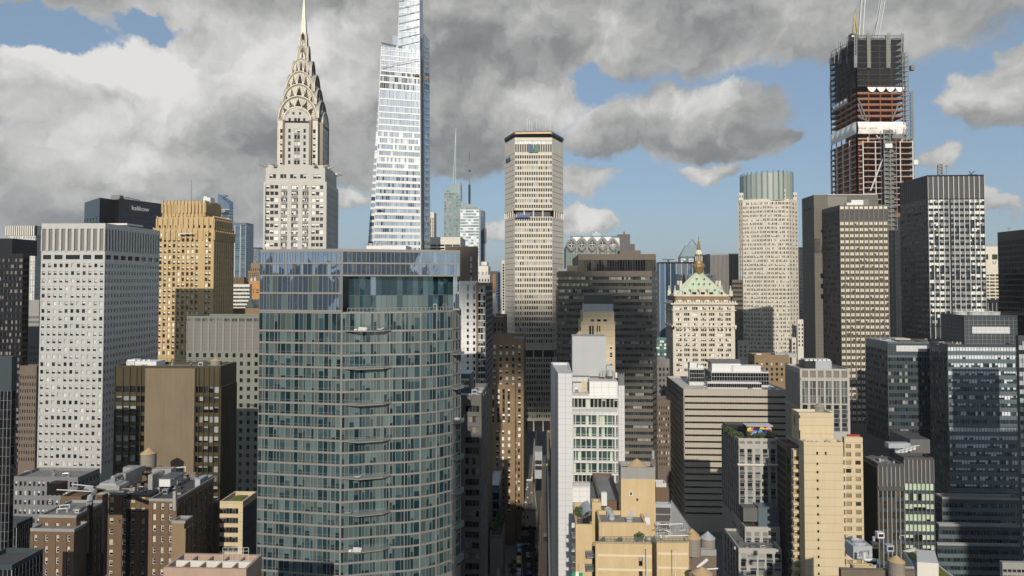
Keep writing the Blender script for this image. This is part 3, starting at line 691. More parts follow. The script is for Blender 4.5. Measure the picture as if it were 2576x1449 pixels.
# ---- brown office building
p = rect(290, 555, 595, 925, 250)
XL = [(.012, .072), (.078, .138), (.144, .204)]; XR = [(.80, .84), (.845, .89), (.895, .935), (.94, .985)]
r, z = B('office_building', 'dark bronze office building with a wide blank brown panel', p, 925, 250, 'bronze_metal', {0: [Zn(973, 24.7, 0, xs=XL+[(.215, .245), (.252, .29)]+[(.77, .795)]+XR, hf=.62, mix=['hdqbd', 'bdtq', 'hhdq', 'bbtq'], w='blind_grey', g='glass_dark', cm=['.', '.', '.', 'X', 'X', 'X', '.', '.', '.', '.'], fr=None)],
   1: [Zn(973, 24.7, 0, 10, wf=.4, hf=.62, mix='d', g='glass_black', pr=.3)]}, 1449, par=.6, roof='roof_grey')
mb = MB(); u = (p[1]-p[0]); n_ = Vector((u.y, -u.x)).normalized(); a = p[0]+u*.297; b_ = p[0]+u*.765
mb.obx('brown_stone', (*(a+n_*.02), 0), (*(b_-a), 0), (*(n_*.6), 0), (0, 0, z-.3)); mb.build('stone_panel', r)
mb = MB()
for i in (.0, .075, .141, .207, .25, .292, .768, .797, .842, .892, .937, .99):
    c = p[0]+u*i; mb.obx('bronze_metal', (*(c+n_*.03), 0), (*(u.normalized()*.22), 0), (*(n_*.4), 0), (0, 0, z))
mb.split('mullion', r)
mb = MB(); L_ = [at(378+i*14.5, 915+i*.0, 268-i*.3) for i in range(13)]
for a in L_: mb.tube('rail_dark', (a.x, a.y, z), (a.x, a.y, z+1.6), .07)
for h_ in (.8, 1.6): mb.tube('rail_dark', (L_[0].x, L_[0].y, z+h_), (L_[-1].x, L_[-1].y, z+h_), .06)
mb.build('roof_railing', r)
mb = MB(); pb(mb, 'hvac_white', 319, 393, 909, 925, 256, 6); pb(mb, 'hvac_white', 321, 340, 905, 910, 257, 4)
for i in range(4): pb(mb, 'dark_metal', 342+i*13, 353+i*13, 911, 924, 255.9, .05)
for i in range(5): mb.tube('hvac_white', at(323+i*13, 907, 257), at(323+i*13, 907, 262), .45, 8); mb.tube('hvac_white', at(320+i*4, 908, 255.5), at(320+i*4, 924, 255.5), .3, 8)
solo(mb, 'chiller', 'long white chiller on the left end of the brown building roof', 'cooling unit', at(356, 925, 257))
water_tank('small wooden tank on the right end of the brown building roof', 543, 900, 908, 926, 13, 262)
# ---- brick hotel
WF = (.16, 'frame_white', 'h'); MB_ = 'hhdqhb'
ZB = lambda y0, n, dy=26.5, **k: [Zn(y0, dy, 0, n, hf=.56, mix=MB_, w='blind_cream', fr=WF, rec=.3, pr=.12, **k)]
r, z = B('brick_hotel', 'red brick hotel with stepped wings and rooftop ducts at bottom left', rect(98, 192, 268, 1299, 185), 1299, 185, 'red_brick', {0: ZB(1317, 3, 27.5, wf=.34, e=.06), 1: ZB(1317, 7, 27.5, wf=.4)}, 1449, cap='concrete', par=.3)
B('', '', rect(76, 187, 225, 1334, 181), 1334, 181, 'red_brick', {0: ZB(1347, 4, 28, wf=.3)}, 1449, root=r, cap='concrete', par=.3)
B('', '', rect(240, 378, 400, 1243, 222), 1243, 222, 'red_brick', {0: [Zn(1251, 26.2, 0, xs=[(.14, .22), (.26, .34), (.5, .58), (.65, .73), (.84, .91)], hf=.55, mix=MB_, w='blind_cream', fr=WF, pr=.12)]}, 1449, root=r, cap='concrete', par=.3)
B('', '', rect(375, 444, 536, 1258, 197), 1258, 197, 'red_brick', {0: ZB(1267, 3, 27, wf=.4, e=.06), 1: ZB(1267, 7, 27, wf=.42)}, 1449, root=r, roof='roof_dark', cap='concrete', par=.3)
B('', '', rect(432, 466, 486, 1313, 192), 1313, 192, 'tan_brick', {1: ZB(1330, 2, 27, wf=.4)}, 1449, root=r, cap='concrete', par=.3)
B('', '', rect(505, 545, 553, 1262, 226), 1262, 226, 'red_brick', {0: ZB(1290, 1, 26, wf=.35, e=.3), 1: ZB(1275, 3, 26, wf=.4)}, 1449, root=r, cap='concrete', par=.3)
B('', '', rect(153, 204, 259, 1257, 200), 1257, 200, 'red_brick', {0: [Zn(1262, 14, 1, 2, wf=.3, hf=.8, fr=WF)]}, 1300, root=r, z0=Z(1300, 185), roof='roof_red', wname='stair_bulkhead')
B('', '', rect(326, 373, 385, 1203, 230), 1203, 230, 'red_brick', {0: [Zn(1213, 22, 1, xs=[(.18, .4), (.6, .8)], hf=.95, mix='bd', w='hvac_grey')]}, 1240, root=r, z0=Z(1243, 222)-1, roof='roof_dark', wname='penthouse')
B('', '', rect(118, 150, 170, 1242, 215), 1242, 215, 'red_brick', {}, root=r, z0=Z(1300, 185), roof='roof_red', wname='rear_bulkhead', par=.4)
mb = MB()
for x, y0, y1, Y in ((216, 1262, 1449, 186), (254, 1245, 1449, 187), (315, 1243, 1449, 221.5)): pb(mb, 'black_panel', x, x+6, y0, y1, Y, 1.5)
mb.split('vent_stack', r)
t = water_tank('weathered wooden tank on a dark steel frame above the brick hotel', 373.5, 1126, 1140, 1180, 18, 232, legs=2.6)
mb = MB(); c = at(373, 1182, 232)
for dx in (-5, -1.7, 1.7, 5): mb.obx('dark_metal', (c.x+dx-.2, c.y-3.5, c.z-2.9), (.4, 0, 0), (0, 7, 0), (0, 0, .4))
for dy in (-3.5, 3.1): mb.obx('dark_metal', (c.x-5.5, c.y+dy, c.z-3.3), (11, 0, 0), (0, .4, 0), (0, 0, .4))
mb.build('platform', t)
def duct(name, label, mat, wpx, pts, Y0, hpx=None, group=None):
    mb = MB(); P_ = [at(x, y, Y0+dy) for x, y, dy in pts]; w_ = wpx/F*Y0/2
    for a, b_ in zip(P_, P_[1:]): mb.tube(mat, a, b_, w_*1.35, 4)
    for a in P_[1:-1]: mb.cyl(mat, a-Vector((0, 0, w_)), w_*1.15, 2*w_, 8)
    return solo(mb, name, label, 'duct', P_[0], group)
DG = 'ventilation ducts on the brick hotel roof'
duct('roof_duct', 'big silver duct dropping down the front of the brick hotel left wing', 'zinc_duct', 9, [(224, 1270, 0), (226, 1250, 2), (238, 1238, 8), (228, 1229, 14), (216, 1228, 16)], 186, group=DG)
duct('roof_duct', 'silver duct bending over the hotel roof left of the water tank', 'zinc_duct', 9, [(292, 1232, 0), (300, 1205, 1), (322, 1190, 6), (345, 1176, 14)], 212, group=DG)
duct('roof_duct', 'pale curved duct standing on the hotel roof near the long box', 'zinc_duct', 8, [(282, 1216, 0), (284, 1202, 1), (296, 1196, 4), (306, 1194, 8)], 208, group=DG)
item('duct_housing', 'long pale metal housing lying on the left hotel roof', 'duct housing', 'zinc_duct', (243, 300, 1222, 1232, 206, 5), (250, 292, 1216, 1223, 207, 4), group=DG)
item('duct_housing', 'tall silver duct box standing left of the hotel penthouse', 'duct housing', 'zinc_duct', (303, 315, 1191, 1228, 214, 9), (309, 352, 1176, 1188, 224, 3), group=DG)
item('duct_housing', 'tall silver duct box standing right of the hotel penthouse', 'duct housing', 'zinc_duct', (372, 383, 1195, 1232, 215, 6), (383, 430, 1180, 1192, 222, 3), group=DG)
mb = MB(); pb(mb, 'hvac_white', 400, 428, 1206, 1224, 207, 6); 
for i in range(3): pb(mb, 'dark_metal', 402+i*9, 408+i*9, 1224, 1238, 207.2, 5)
for i in range(9): pb(mb, 'mast_grey', 399+i*4.6, 401+i*4.6, 1203, 1206, 207, 7)
solo(mb, 'chiller', 'white chiller on dark legs on the right hotel roof', 'cooling unit', at(414, 1238, 207))
mb = MB()
for i in range(12):
    x = 446+i*4; a = at(x, 1222-i*1.6, 210+i*2.4); mb.tube('zinc_duct', a, a+Vector((0, 0, 1.2+RN.random()*1.4)), .18, 6); 
    b_ = at(x+7, 1219-i*1.6+RN.random()*3, 212+i*2.2); mb.tube('zinc_duct', a+Vector((0, 0, .8)), b_+Vector((0, 0, .8)), .14, 6)
solo(mb, 'pipework', 'tangle of bright pipes on the right hotel roof', 'pipes', at(446, 1226, 210))
item('air_handler', 'grey upright air handler at the right end of the hotel roof', 'air handler', 'hvac_grey', (490, 503, 1206, 1236, 211, 5), (503, 522, 1203, 1226, 220, 4))
duct('flue', 'tall bright metal flue on the front corner of the right hotel wing', 'zinc_duct', 7.5, [(440, 1283, 0), (440, 1236, 0)], 194)
mb = MB(); a = at(245, 1233, 204); mb.tube('steel_white', at(143, 1232, 204), at(240, 1237, 204), .16); mb.tube('steel_white', at(180, 1218, 205), at(235, 1224, 205), .16)
solo(mb, 'davit_arm', 'thin pale boom reaching left from the hotel roof', 'boom', a)
# ---- small yellow building and red frame roof
r, z = B('office_building', 'small yellow building with wide windows beside the glass tower', rect(553, 611, 646, 1269, 215), 1269, 215, 'pale_brick', {0: [Zn(1279, 23.5, 0, xs=[(.0, .8)], hf=.6, mix='dq', sub=6, g='glass_dark', w='blind_dim')], 1: [Zn(1279, 23.5, 0, 12, wf=.4, hf=.9, g='glass_black', pm='grey_brick', sm='grey_brick')]}, 1449, roof='roof_grey')
mb = MB(); a = [Vector(v) for v in rect(572, 607, 636, 1266, 219)]; mb.prism('moss', inset(a, .6), z-.35, z-.2); mb.build('green_roof', r); part(r, 'skylight', 'roof_pale', (585, 605, 1254, 1262, 226, 7))
p = rect(412, 619, 657, 1446, 120); r, z = B('mechanical_block', 'terracotta rooftop enclosure with open concrete beams at bottom left', p, 1446, 120, 'orange_brick', {}, par=0, roof='roof_grey', ztop=87.0)
mb = MB(); mb.ring('salmon_coping', inset(p, -.05), .5, 86.5, 89.2)
u = p[1]-p[0]; v = p[3]-p[0]
for i in range(1, 5):
    c = p[0]+u*i/5; mb.obx('salmon_coping', (*(c-u.normalized()*.15), 88.2), (*(u.normalized()*.3), 0), (*(v*.98), 0), (0, 0, .8))
mb.obx('white_concrete', (*(p[0]+v*.5), 88.0), (*(u*.99), 0), (*(v.normalized()*.4), 0), (0, 0, 1.1)); mb.split('roof_beam', r)
mb = MB()
for i in range(6):
    a = at(560+i*13, 1428, 126); mb.tube('steel_white', (a.x, a.y, 87), (a.x, a.y, 90.6), .04)
for h_ in (89.4, 90, 90.6): mb.tube('steel_white', (*at(560, 1428, 126).xy, h_), (*at(625, 1428, 126).xy, h_), .035)
a = at(565, 1440, 124); mb.obx('hvac_white', (a.x, a.y, 87.1), (4.6, -.2, 0), (0, 1.4, 0), (0, 0, 1.5)); solo(mb, 'roof_unit', 'white railed unit on the terracotta roof enclosure', 'cooling unit', (a.x, a.y, 87))
# ================================================================ big glass apartment tower in the middle
def P2(px, Y, py=712): return Vector((K(px, py)*Y, Y))
A = P2(653, 174); C = P2(862, 170); CV = [P2(982, 172.6), P2(1020, 173.2), P2(1060, 174.4), P2(1100, 176.6), P2(1139, 180)]; E = P2(1160, 184.5)
bk = Vector((-2.3, 24)); ET = P2(1157, 178.5)
rg = random.Random(5)
def irr(L):
    xs = []; s = .06; cm = ''; w_ = [.85, 1.25, .75, 1.5, 1.05]
    while s < L-.5:
        w = min(rg.choice(w_), L-.06-s); xs.append((s/L, (s+w-.1)/L)); s += w; cm += rg.choice('X........bb')
    return xs, cm
def qz(i, L, hi):
    xs, cm = irr(L); k = dict(xs=xs, cm=cm, g='glass_tower_dim', w='blind_green', gx='glass_tower_dim', pm='mullion_grey', sm='mullion_grey', pr=.05, so=.12, rec=.12, mix='ddddbbhqtb', coh=.6)
    top = [Zn(633, 30.9, 2, hf=.87, **{**k, 'mix': 'd', 'cm': None, 'g': 'glass_tower_skylit'}), Zn(695, 44.9, 2, hf=.9, **{**k, 'mix': 'ddddb', 'g': 'glass_tower_skylit'})]
    low = [Zn(789, 47, 1, hf=.9, **k), Zn(836, 30.35, 0, hf=.86, **{**k, 'fr': (.05, 'mullion_grey', 'op') if i == 0 else None})]
    return top if hi == 2 else low
r = thing('glass_apartment_tower', 'big teal glass apartment tower with balconies in the middle foreground', 'building', (-40, 185, 0)); VB[r.name] = 1449
main = [A, C]+CV+[E, E+bk, A+bk]; segs = list(zip(main, main[1:]))
B('', '', main, 785, 170, 'mullion_grey', {i: qz(i, (segs[i][1]-segs[i][0]).length, 1) for i in range(8)}, 1449, root=r, rec=.12, par=0, roof='roof_grey', core='glass_black')
upm = [A, C, C+Vector((1.2, 1.6)), P2(1140, 181), P2(1156, 181), ET+bk, A+bk]
kk = dict(pm='mullion_thin', sm='mullion_thin', g='glass_tower_dim', w='glass_tower_skylit', rec=.12, mix='d')
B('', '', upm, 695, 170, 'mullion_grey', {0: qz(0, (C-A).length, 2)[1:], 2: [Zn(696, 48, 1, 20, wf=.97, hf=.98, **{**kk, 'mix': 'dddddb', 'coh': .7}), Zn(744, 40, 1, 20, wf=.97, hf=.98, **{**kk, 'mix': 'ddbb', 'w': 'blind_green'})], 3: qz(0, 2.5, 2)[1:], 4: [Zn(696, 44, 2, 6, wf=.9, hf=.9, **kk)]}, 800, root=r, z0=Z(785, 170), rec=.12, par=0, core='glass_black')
topm = [A, C, ET, ET+bk, A+bk]
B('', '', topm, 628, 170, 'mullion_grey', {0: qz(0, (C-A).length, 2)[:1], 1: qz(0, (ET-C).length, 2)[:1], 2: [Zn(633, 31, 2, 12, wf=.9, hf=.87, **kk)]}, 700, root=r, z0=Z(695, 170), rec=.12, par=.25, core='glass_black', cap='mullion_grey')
mb = MB(); ch = [C+Vector((1.2, .1))]+CV; zt = Z(774, 172)
for a, b_ in zip(ch, ch[1:]):
    d = (b_-a); n_ = max(2, int(d.length/.95))
    for i in range(n_):
        c = a+d*i/n_; mb.obx('mullion_grey', (*c, Z(785, 170)), (.09, 0, 0), (0, .09, 0), (0, 0, zt-Z(785, 170)))
    dn = d.normalized(); mb.obx('mullion_grey', (*(a), zt-.12), (*d, 0), (-dn.y*.12, dn.x*.12, 0), (0, 0, .12))
mb.build('terrace_railing', r)
mb = MB()
for i, x in enumerate((948, 985, 1012, 1036, 1066, 1090, 1114)):
    a = at(x, 774, 178+i*.35); 
    for bx in ((0, 0, .12, 2.4), (.9, 0, .12, 2.4), (0, 2.3, 1.02, .12)): mb.obx('frame_white' if i % 2 else 'mullion_grey', (a.x+bx[0], a.y-.6, a.z-1.4+bx[1]), (bx[2], 0, 0), (0, .1, 0), (0, 0, bx[3]))
mb.split('terrace_door_frame', r)
BALY = [832, 927, 1018, 1111, 1204, 1296, 1388]; RBY = [888, 974, 1060, 1150, 1236, 1322, 1406]
for yy in BALY:
    zz = Z(yy, 169); q = [C+Vector((-.1, -.1)), P2(903, 168.5), P2(966, 170.3), P2(988, 172.7), CV[0]+Vector((0, .6)), C+Vector((.3, .6))]
    mb = MB(); mb.prism('mullion_grey', q, zz-.28, zz); bl = mb.build('balcony', r)
    mb = MB()
    for a, b_ in zip(q[:4], q[1:4]): mb.q('clear_rail', V3(a, zz), V3(b_, zz), V3(b_, zz+1.05), V3(a, zz+1.05)); mb.tube('mullion_grey', V3(a, zz+1.07), V3(b_, zz+1.07), .035)
    mb.build('glass_railing', bl)
for yy in RBY:
    zz = Z(yy, 181); q = [P2(1136, 179.6), P2(1150, 178.4), P2(1168, 181.4), P2(1169, 185), P2(1158, 186)]
    mb = MB(); mb.prism('mullion_grey', q, zz-.28, zz); bl = mb.build('balcony', r); mb = MB()
    for a, b_ in zip(q[:4], q[1:4]): mb.q('clear_rail', V3(a, zz), V3(b_, zz), V3(b_, zz+1.05), V3(a, zz+1.05)); mb.tube('mullion_grey', V3(a, zz+1.07), V3(b_, zz+1.07), .035)
    mb.build('glass_railing', bl)
part(r, 'penthouse', 'hvac_white', (922, 1021, 618, 640, 186, 8))
mb = MB()
for i in range(14):
    a = at(914+i*8, 620, 186.5); mb.tube('mast_grey', a-Vector((0, 0, 1.2)), a+Vector((0, 0, .9)), .05)
for h_ in (.4, .9): mb.tube('mast_grey', at(914, 620, 186.5)+Vector((0, 0, h_)), at(1018, 620, 186.5)+Vector((0, 0, h_)), .04)
mb.build('roof_railing', r); mb = MB()
for x in (932, 945, 957, 990): mb.cyl('zinc_duct', at(x, 619, 188), .55, .8, 12)
mb.split('roof_tank', r)
def lounger(px, yy, Y, label, col='fabric_white', n=1):
    mb = MB(); a = at(px, yy, Y); z_ = Z(yy, 169)
    a.z = z_+.02
    mb.obx(col, a+Vector((0, 0, .25)), (1.2, -.15, 0), (.08, .6, 0), (0, 0, .14)); mb.obx(col, a+Vector((1.2, -.15, .3)), (.5, -.06, .35), (.08, .6, 0), (-.06, 0, .12))
    for dx, dy in ((.1, .1), (1.1, 0), (.1, .5), (1.1, .4)): mb.obx('rail_dark', a+Vector((dx, dy, 0)), (.06, 0, 0), (0, .06, 0), (0, 0, .26))
    solo(mb, 'sun_lounger', label, 'lounger', a, 'loungers on the glass tower balconies')
lounger(891, 1204, 169.3, 'white lounger on the fourth-lowest left balcony of the glass tower'); lounger(948, 832, 170, 'white seat on the topmost balcony of the glass tower'); lounger(868, 1296, 169.6, 'grey lounger on the second lowest left balcony of the glass tower', 'hvac_grey')
def sofa(px, yy, Y, label):
    mb = MB(); a = at(px, yy, Y); a.z = Z(yy, 169)+.02
    mb.obx('fabric_white', a, (2.2, -.2, 0), (.1, .8, 0), (0, 0, .4)); mb.obx('fabric_white', a+Vector((.08, .6, .4)), (2.2, -.2, 0), (.03, .22, 0), (0, 0, .4))
    mb.obx('fabric_white', a+Vector((-.9, -.1, 0)), (.7, -.05, 0), (.1, .7, 0), (0, 0, .42)); solo(mb, 'outdoor_sofa', label, 'sofa', a)
sofa(886, 1388, 169, 'cream cushioned sofa on the lowest balcony of the glass tower'); sofa(900, 832, 169.3, 'cream cushioned bench on the top balcony of the glass tower')
mb = MB(); a = at(1150, 1060, 180.6); a.z = Z(1060, 181); mb.lathe('hvac_white', a, [(.05, .1), (.7, .35), (.9, .7), (.7, 1.0), (.02, 1.1)], 14); solo(mb, 'barbecue', 'round white covered grill on a right end balcony of the glass tower', 'grill', a)
# ================================================================ steel crowned art deco skyscraper
YC = 417.0; CYW = radians(-3.0); cx_ = K(760, 600)*YC
U = Vector((cos(CYW), -sin(CYW), 0)); Vv = Vector((sin(CYW), cos(CYW), 0)); C0 = Vector((cx_, YC, 0))
def LP(x, y, z=0): return C0+U*x+Vv*y+Vector((0, 0, z))
def sq(hx, hy, ox=0, oy=0): return [LP(ox+a*hx, oy+b*hy).xy for a, b in ((-1, -1), (1, -1), (1, 1), (-1, 1))]
YF = 400
WZ = [(.03, .235), (.28, .378), (.444, .548), (.62, .716), (.765, .95)]
lowz = [Zn(466, 16.2, 0, xs=WZ, hf=.56, mix='ddbh', w='blind_bright', g='glass_dark', sub=3, mw=.5, mm='white_brick', rec=.4, pr=.3)]
r, zl = B('deco_skyscraper', 'white brick art deco skyscraper with a stepped steel crown and needle spire', sq(18.6, 17), 460, YF, 'white_brick', {0: lowz, 1: [Zn(466, 16.2, 0, 10, wf=.5, hf=.55, mix='ddh', w='blind_bright', rec=.4, pr=.2)]}, 640, par=.8)
mb = MB()
for sx in (-1, 1):
    for i in range(24):
        zz = zl-6-i*16.2/F*YF; 
        mb.obx('grey_brick', LP(sx*18.6-(1.6 if sx > 0 else -.0), -17.06, zz), U*1.6, Vv*.2, (0, 0, 1.9))
        if sx > 0: mb.obx('grey_brick', LP(18.5, -17, zz), U*.2, Vv*1.6, (0, 0, 1.9))
mb.build('dark_brick_band', r)
zm = [Zn(438, 17.2, 1, xs=[(.06, .17), (.245, .345), (.41, .515), (.58, .68), (.80, .93)], hf=.6, mix='ddh', sub=2, mw=.3, mm='white_brick', rec=.4)]
_, zmid = B('', '', sq(17.6, 16.4), 418, YF, 'white_brick', {0: zm, 1: [Zn(438, 17.2, 1, 6, wf=.3, hf=.7, mix='d')]}, 460, root=r, z0=zl-.5, par=.8, wname='setback_wall')
ust = [Zn(323, 16.1, 6, xs=[(.06, .125), (.88, .945)], hf=.62, mix='ddh', rec=.4)]
_, zsh = B('', '', sq(12, 12), 302, YF+3, 'nirosta', {0: ust, 1: [Zn(323, 16.1, 6, 6, wf=.3, hf=.6, mix='d')]}, 420, root=r, z0=zmid-.5, par=0, wname='upper_shaft')
bay = [Zn(323, 16.1, 6, xs=[(.14, .235), (.385, .49), (.515, .62), (.77, .865)], hf=.6, mix='ddddhb', rec=.4, pr=.1)]
bz = zm_ = None
for fx, fy, hx, hy in ((0, -12.2, 7.2, 1.6), (12.2, 0, 1.6, 7.2), (-12.2, 0, 1.6, 7.2)):
    fc = {0: bay} if fy else ({1: [Zn(323, 16.1, 6, 3, wf=.3, hf=.6, mix='d')]} if fx > 0 else {})
    B('', '', sq(hx, hy, fx, fy), 308, YF+2, 'white_brick', fc, 420, root=r, z0=zmid-.5, par=0, wname='bay')
def arch(mb, mat, h, zs, zp, y0, y1, rot=0, n=16, zb=None, t0=0.):
    """arch-topped slab: profile in local x,z extruded from y0 to y1"""
    def T(x, y, z): return LP(*((x, y) if not rot else (-y, x)), z)
    pr = [(h*cos(pi*i/n), zs+(zp-zs)*sin(pi*i/n)) for i in range(n+1)]
    if zb is not None: pr = [(h, zb)]+pr+[(-h, zb)]
    b = len(mb.v); k = len(pr)
    for y in (y0, y1): mb.v += [tuple(T(x, y, z)) for x, z in pr]
    mi = mb.mi(mat); mb.f.append(tuple(b+i for i in range(k))); mb.m.append(mi); mb.f.append(tuple(b+k+i for i in reversed(range(k)))); mb.m.append(mi)
    for i in range(k):
        j = (i+1) % k; mb.f.append((b+j, b+i, b+k+i, b+k+j)); mb.m.append(mi)
def rim(mb, mat, h, zs, zp, y, th, dep, rot=0, n=20, f0=.9):
    def T(x, y, z): return LP(*((x, y) if not rot else (-y, x)), z)
    for i in range(n):
        q = []
        for t in (i, i+1):
            c, s_ = cos(pi*t/n), sin(pi*t/n); q.append(((h*c, zs+(zp-zs)*s_), ((h-th)*c, zs+(zp-zs-th)*s_)))
        (o0, i0), (o1, i1) = q; yy = y-dep
        mb.q(mat, T(o0[0], yy, o0[1]), T(o1[0], yy, o1[1]), T(i1[0], yy, i1[1]), T(i0[0], yy, i0[1]))
        mb.q(mat, T(o0[0], y, o0[1]), T(o1[0], y, o1[1]), T(o1[0], yy, o1[1]), T(o0[0], yy, o0[1])); mb.q(mat, T(i0[0], yy, i0[1]), T(i1[0], yy, i1[1]), T(i1[0], y, i1[1]), T(i0[0], y, i0[1]))
zz = lambda py: Z(py, YC-8)
mb = MB()
for k in range(4):
    ca = [1, 0, -1, 0][k]
for rot, sg in ((0, -1), (0, 1), (1, -1), (1, 1)):
    a, b_ = (-13.8, -10.5) if sg < 0 else (10.5, 13.8); arch(mb, 'white_brick', 7.2, zz(308), zz(281), a, b_, rot, zb=zz(310))
mb.split('bay_arch', r)
mb = MB()
for x, w_, y0, y1 in ((-1.15, 1.5, 303, 311), (.9, 1.5, 303, 311), (-4.6, 1.4, 303, 311), (4.1, 1.4, 303, 311), (-2.4, 1.2, 288, 294), (1.6, 1.2, 288, 294)):
    o_ = LP(x-w_/2+.1, -13.86, zz(y1)); mb.obx('glass_dark', o_, U*w_, Vv*.05, (0, 0, zz(y0)-zz(y1)))
mb.split('arch_window', r)
mb = MB()
for i in range(24):
    for a, b_ in WZ[1:4]:
        z1_ = Z(466, YF)-(i*16.2+16.2*.58)/F*YF; mb.obx('fluted_grey', LP(-18.6+37.2*a, -17.34, z1_-16.2*.4/F*YF), U*37.2*(b_-a), Vv*.3, (0, 0, 16.2*.38/F*YF))
mb.split('fluted_spandrel', r)
mb = MB()
for i in range(6):
    for a, b_ in ((.385, .62),):
        z1_ = Z(323, YF+2)-(i*16.1+16.1*.64)/F*YF; mb.obx('fluted_grey', LP(-7.2+14.4*a, -13.98, z1_-16.1*.34/F*YF), U*14.4*(b_-a), Vv*.3, (0, 0, 16.1*.32/F*YF))
for s_ in (-1, 1):
    for i in range(7): mb.obx('grey_brick', LP(s_*6.3-.8, -13.86, Z(330+i*16.1, YF)), U*1.6, Vv*.2, (0, 0, .45))
mb.split('fluted_spandrel', r)
mb = MB()
for rot in (0, 1):
    for dd, th, dp in ((0, .7, .5), (.9, .35, .25), (1.6, .35, .15)):
        rim(mb, 'nirosta', 8.6-dd, zz(308), zz(274)-dd, -13.8, th, dp, rot)
    for s_ in (-1, 1):
        def T(x, y, z): return LP(*((x, y) if not rot else (-y, x)), z)
        for dd, w_, dp in ((8.6, .7, .5), (7.7, .35, .25)):
            x = s_*dd-(w_ if s_ > 0 else 0); o_ = T(x, -13.8-dp, zmid); mb.obx('nirosta_dark', o_, T(x+w_, -13.8-dp, zmid)-o_, T(x, -12, zmid)-o_, (0, 0, zz(308)-zmid))
mb.build('arch_rim', r)
TI = [(11.8, 300, 245), (10.0, 264, 213), (8.5, 230, 179), (6.0, 190, 143), (3.4, 148, 104), (2.1, 112, 72)]
prev = (8.6, 308, 276)
for ti, (h, s_, p_) in enumerate(TI):
    mb = MB(); zb = zz(318) if ti == 0 else zz(TI[ti-1][1])-1
    for rot in (0, 1): arch(mb, 'nirosta', h, zz(s_), zz(p_), -h, h, rot, 18, zb)
    tier = mb.build('crown_tier', r)
    mb = MB(); 
    for rot in (0, 1):
        for sg in (-1,): rim(mb, 'nirosta', h, zz(s_), zz(p_), -h, max(.25, h*.05), max(.3, h*.06), rot); rim(mb, 'nirosta_dark', h*.95, zz(s_), zz(p_)-h*.05, -h, max(.2, h*.075), .14, rot)
    mb.build('tier_rim', tier)
    mb = MB(); md = MB()
    for rot in (0, 1):
        def T(x, y, z): return LP(*((x, y) if not rot else (-y, x)), z)
        nt_ = 5 if ti < 4 else 3
        for k in range(nt_):
            t = pi*(k+1)/(nt_+1); c, sn = cos(t), sin(t); y = -h-.12
            ap = (h*.90*c, zz(s_)+(zz(p_)-zz(s_))*.91*sn); ba = (min(h*.8, prev[0]*.82)*c, zz(prev[1])+(zz(prev[2])-zz(prev[1]))*1.05*sn)
            if ap[1]-ba[1] < .4: continue
            w_ = h*.17; tx, tz = ap[0]-ba[0], ap[1]-ba[1]; L_ = sqrt(tx*tx+tz*tz); nx, nz = -tz/L_*w_, tx/L_*w_
            md.q('glass_dark', T(ba[0]+nx, y, ba[1]+nz), T(ba[0]-nx, y, ba[1]-nz), T(ba[0]+tx*.95, y, ba[1]+tz*.95))
        for k in range(25):
            t = pi*(k+.5)/25; c, sn = cos(t), sin(t); y = -h-.08
            a = T(h*.55*c, y, zz(s_)+(zz(p_)-zz(s_))*.55*sn); b_ = T(h*.93*c, y, zz(s_)+(zz(p_)-zz(s_))*.93*sn); mb.tube('nirosta_dark', a, b_, .13, 3)
    mb.build('sunburst_rib', tier); 
    if md.f: md.split('triangular_window', tier)
    prev = (h, s_, p_)
mb = MB()
for (h0, p0_), (h1, p1_) in zip(((1.8, 110), (1.65, 72), (.95, 22), (.5, -10)), ((1.65, 72), (.95, 22), (.5, -10), (.06, -100))):
    a = [LP(x*h0, y*h0).xy for x, y in ((-1, -1), (1, -1), (1, 1), (-1, 1))]; b_ = [LP(x*h1, y*h1).xy for x, y in ((-1, -1), (1, -1), (1, 1), (-1, 1))]; mb.prism('nirosta', a, zz(p0_), zz(p1_), tops=b_)
mb.build('spire', r)
for x, y, dx, dy in ((-17.4, -16.2, -1, -.6), (-11.5, -16.6, -.5, -1), (11.5, -16.6, .5, -1), (17.4, -16.2, 1, -.6), (17.6, -10, 1, -.2), (17.6, 12, 1, .2), (17.4, 16.2, 1, .6)):
    mb = MB(); d = (U*dx+Vv*dy).normalized(); s_ = Vector((-d.y, d.x, 0)); a = LP(x, y, zmid+.2)
    mb.obx('nirosta', a-s_*.7-d*1.2-Vector((0, 0, .8)), s_*1.4, d*2.6, (0, 0, 1.5)); mb.tube('nirosta', a+d*1.2, a+d*3.4+Vector((0, 0, .35)), .62, 6, .4); mb.tube('nirosta_dark', a+d*3.2+Vector((0, 0, .3)), a+d*4.0-Vector((0, 0, .1)), .35, 5, .08); mb.build('eagle_head', r)
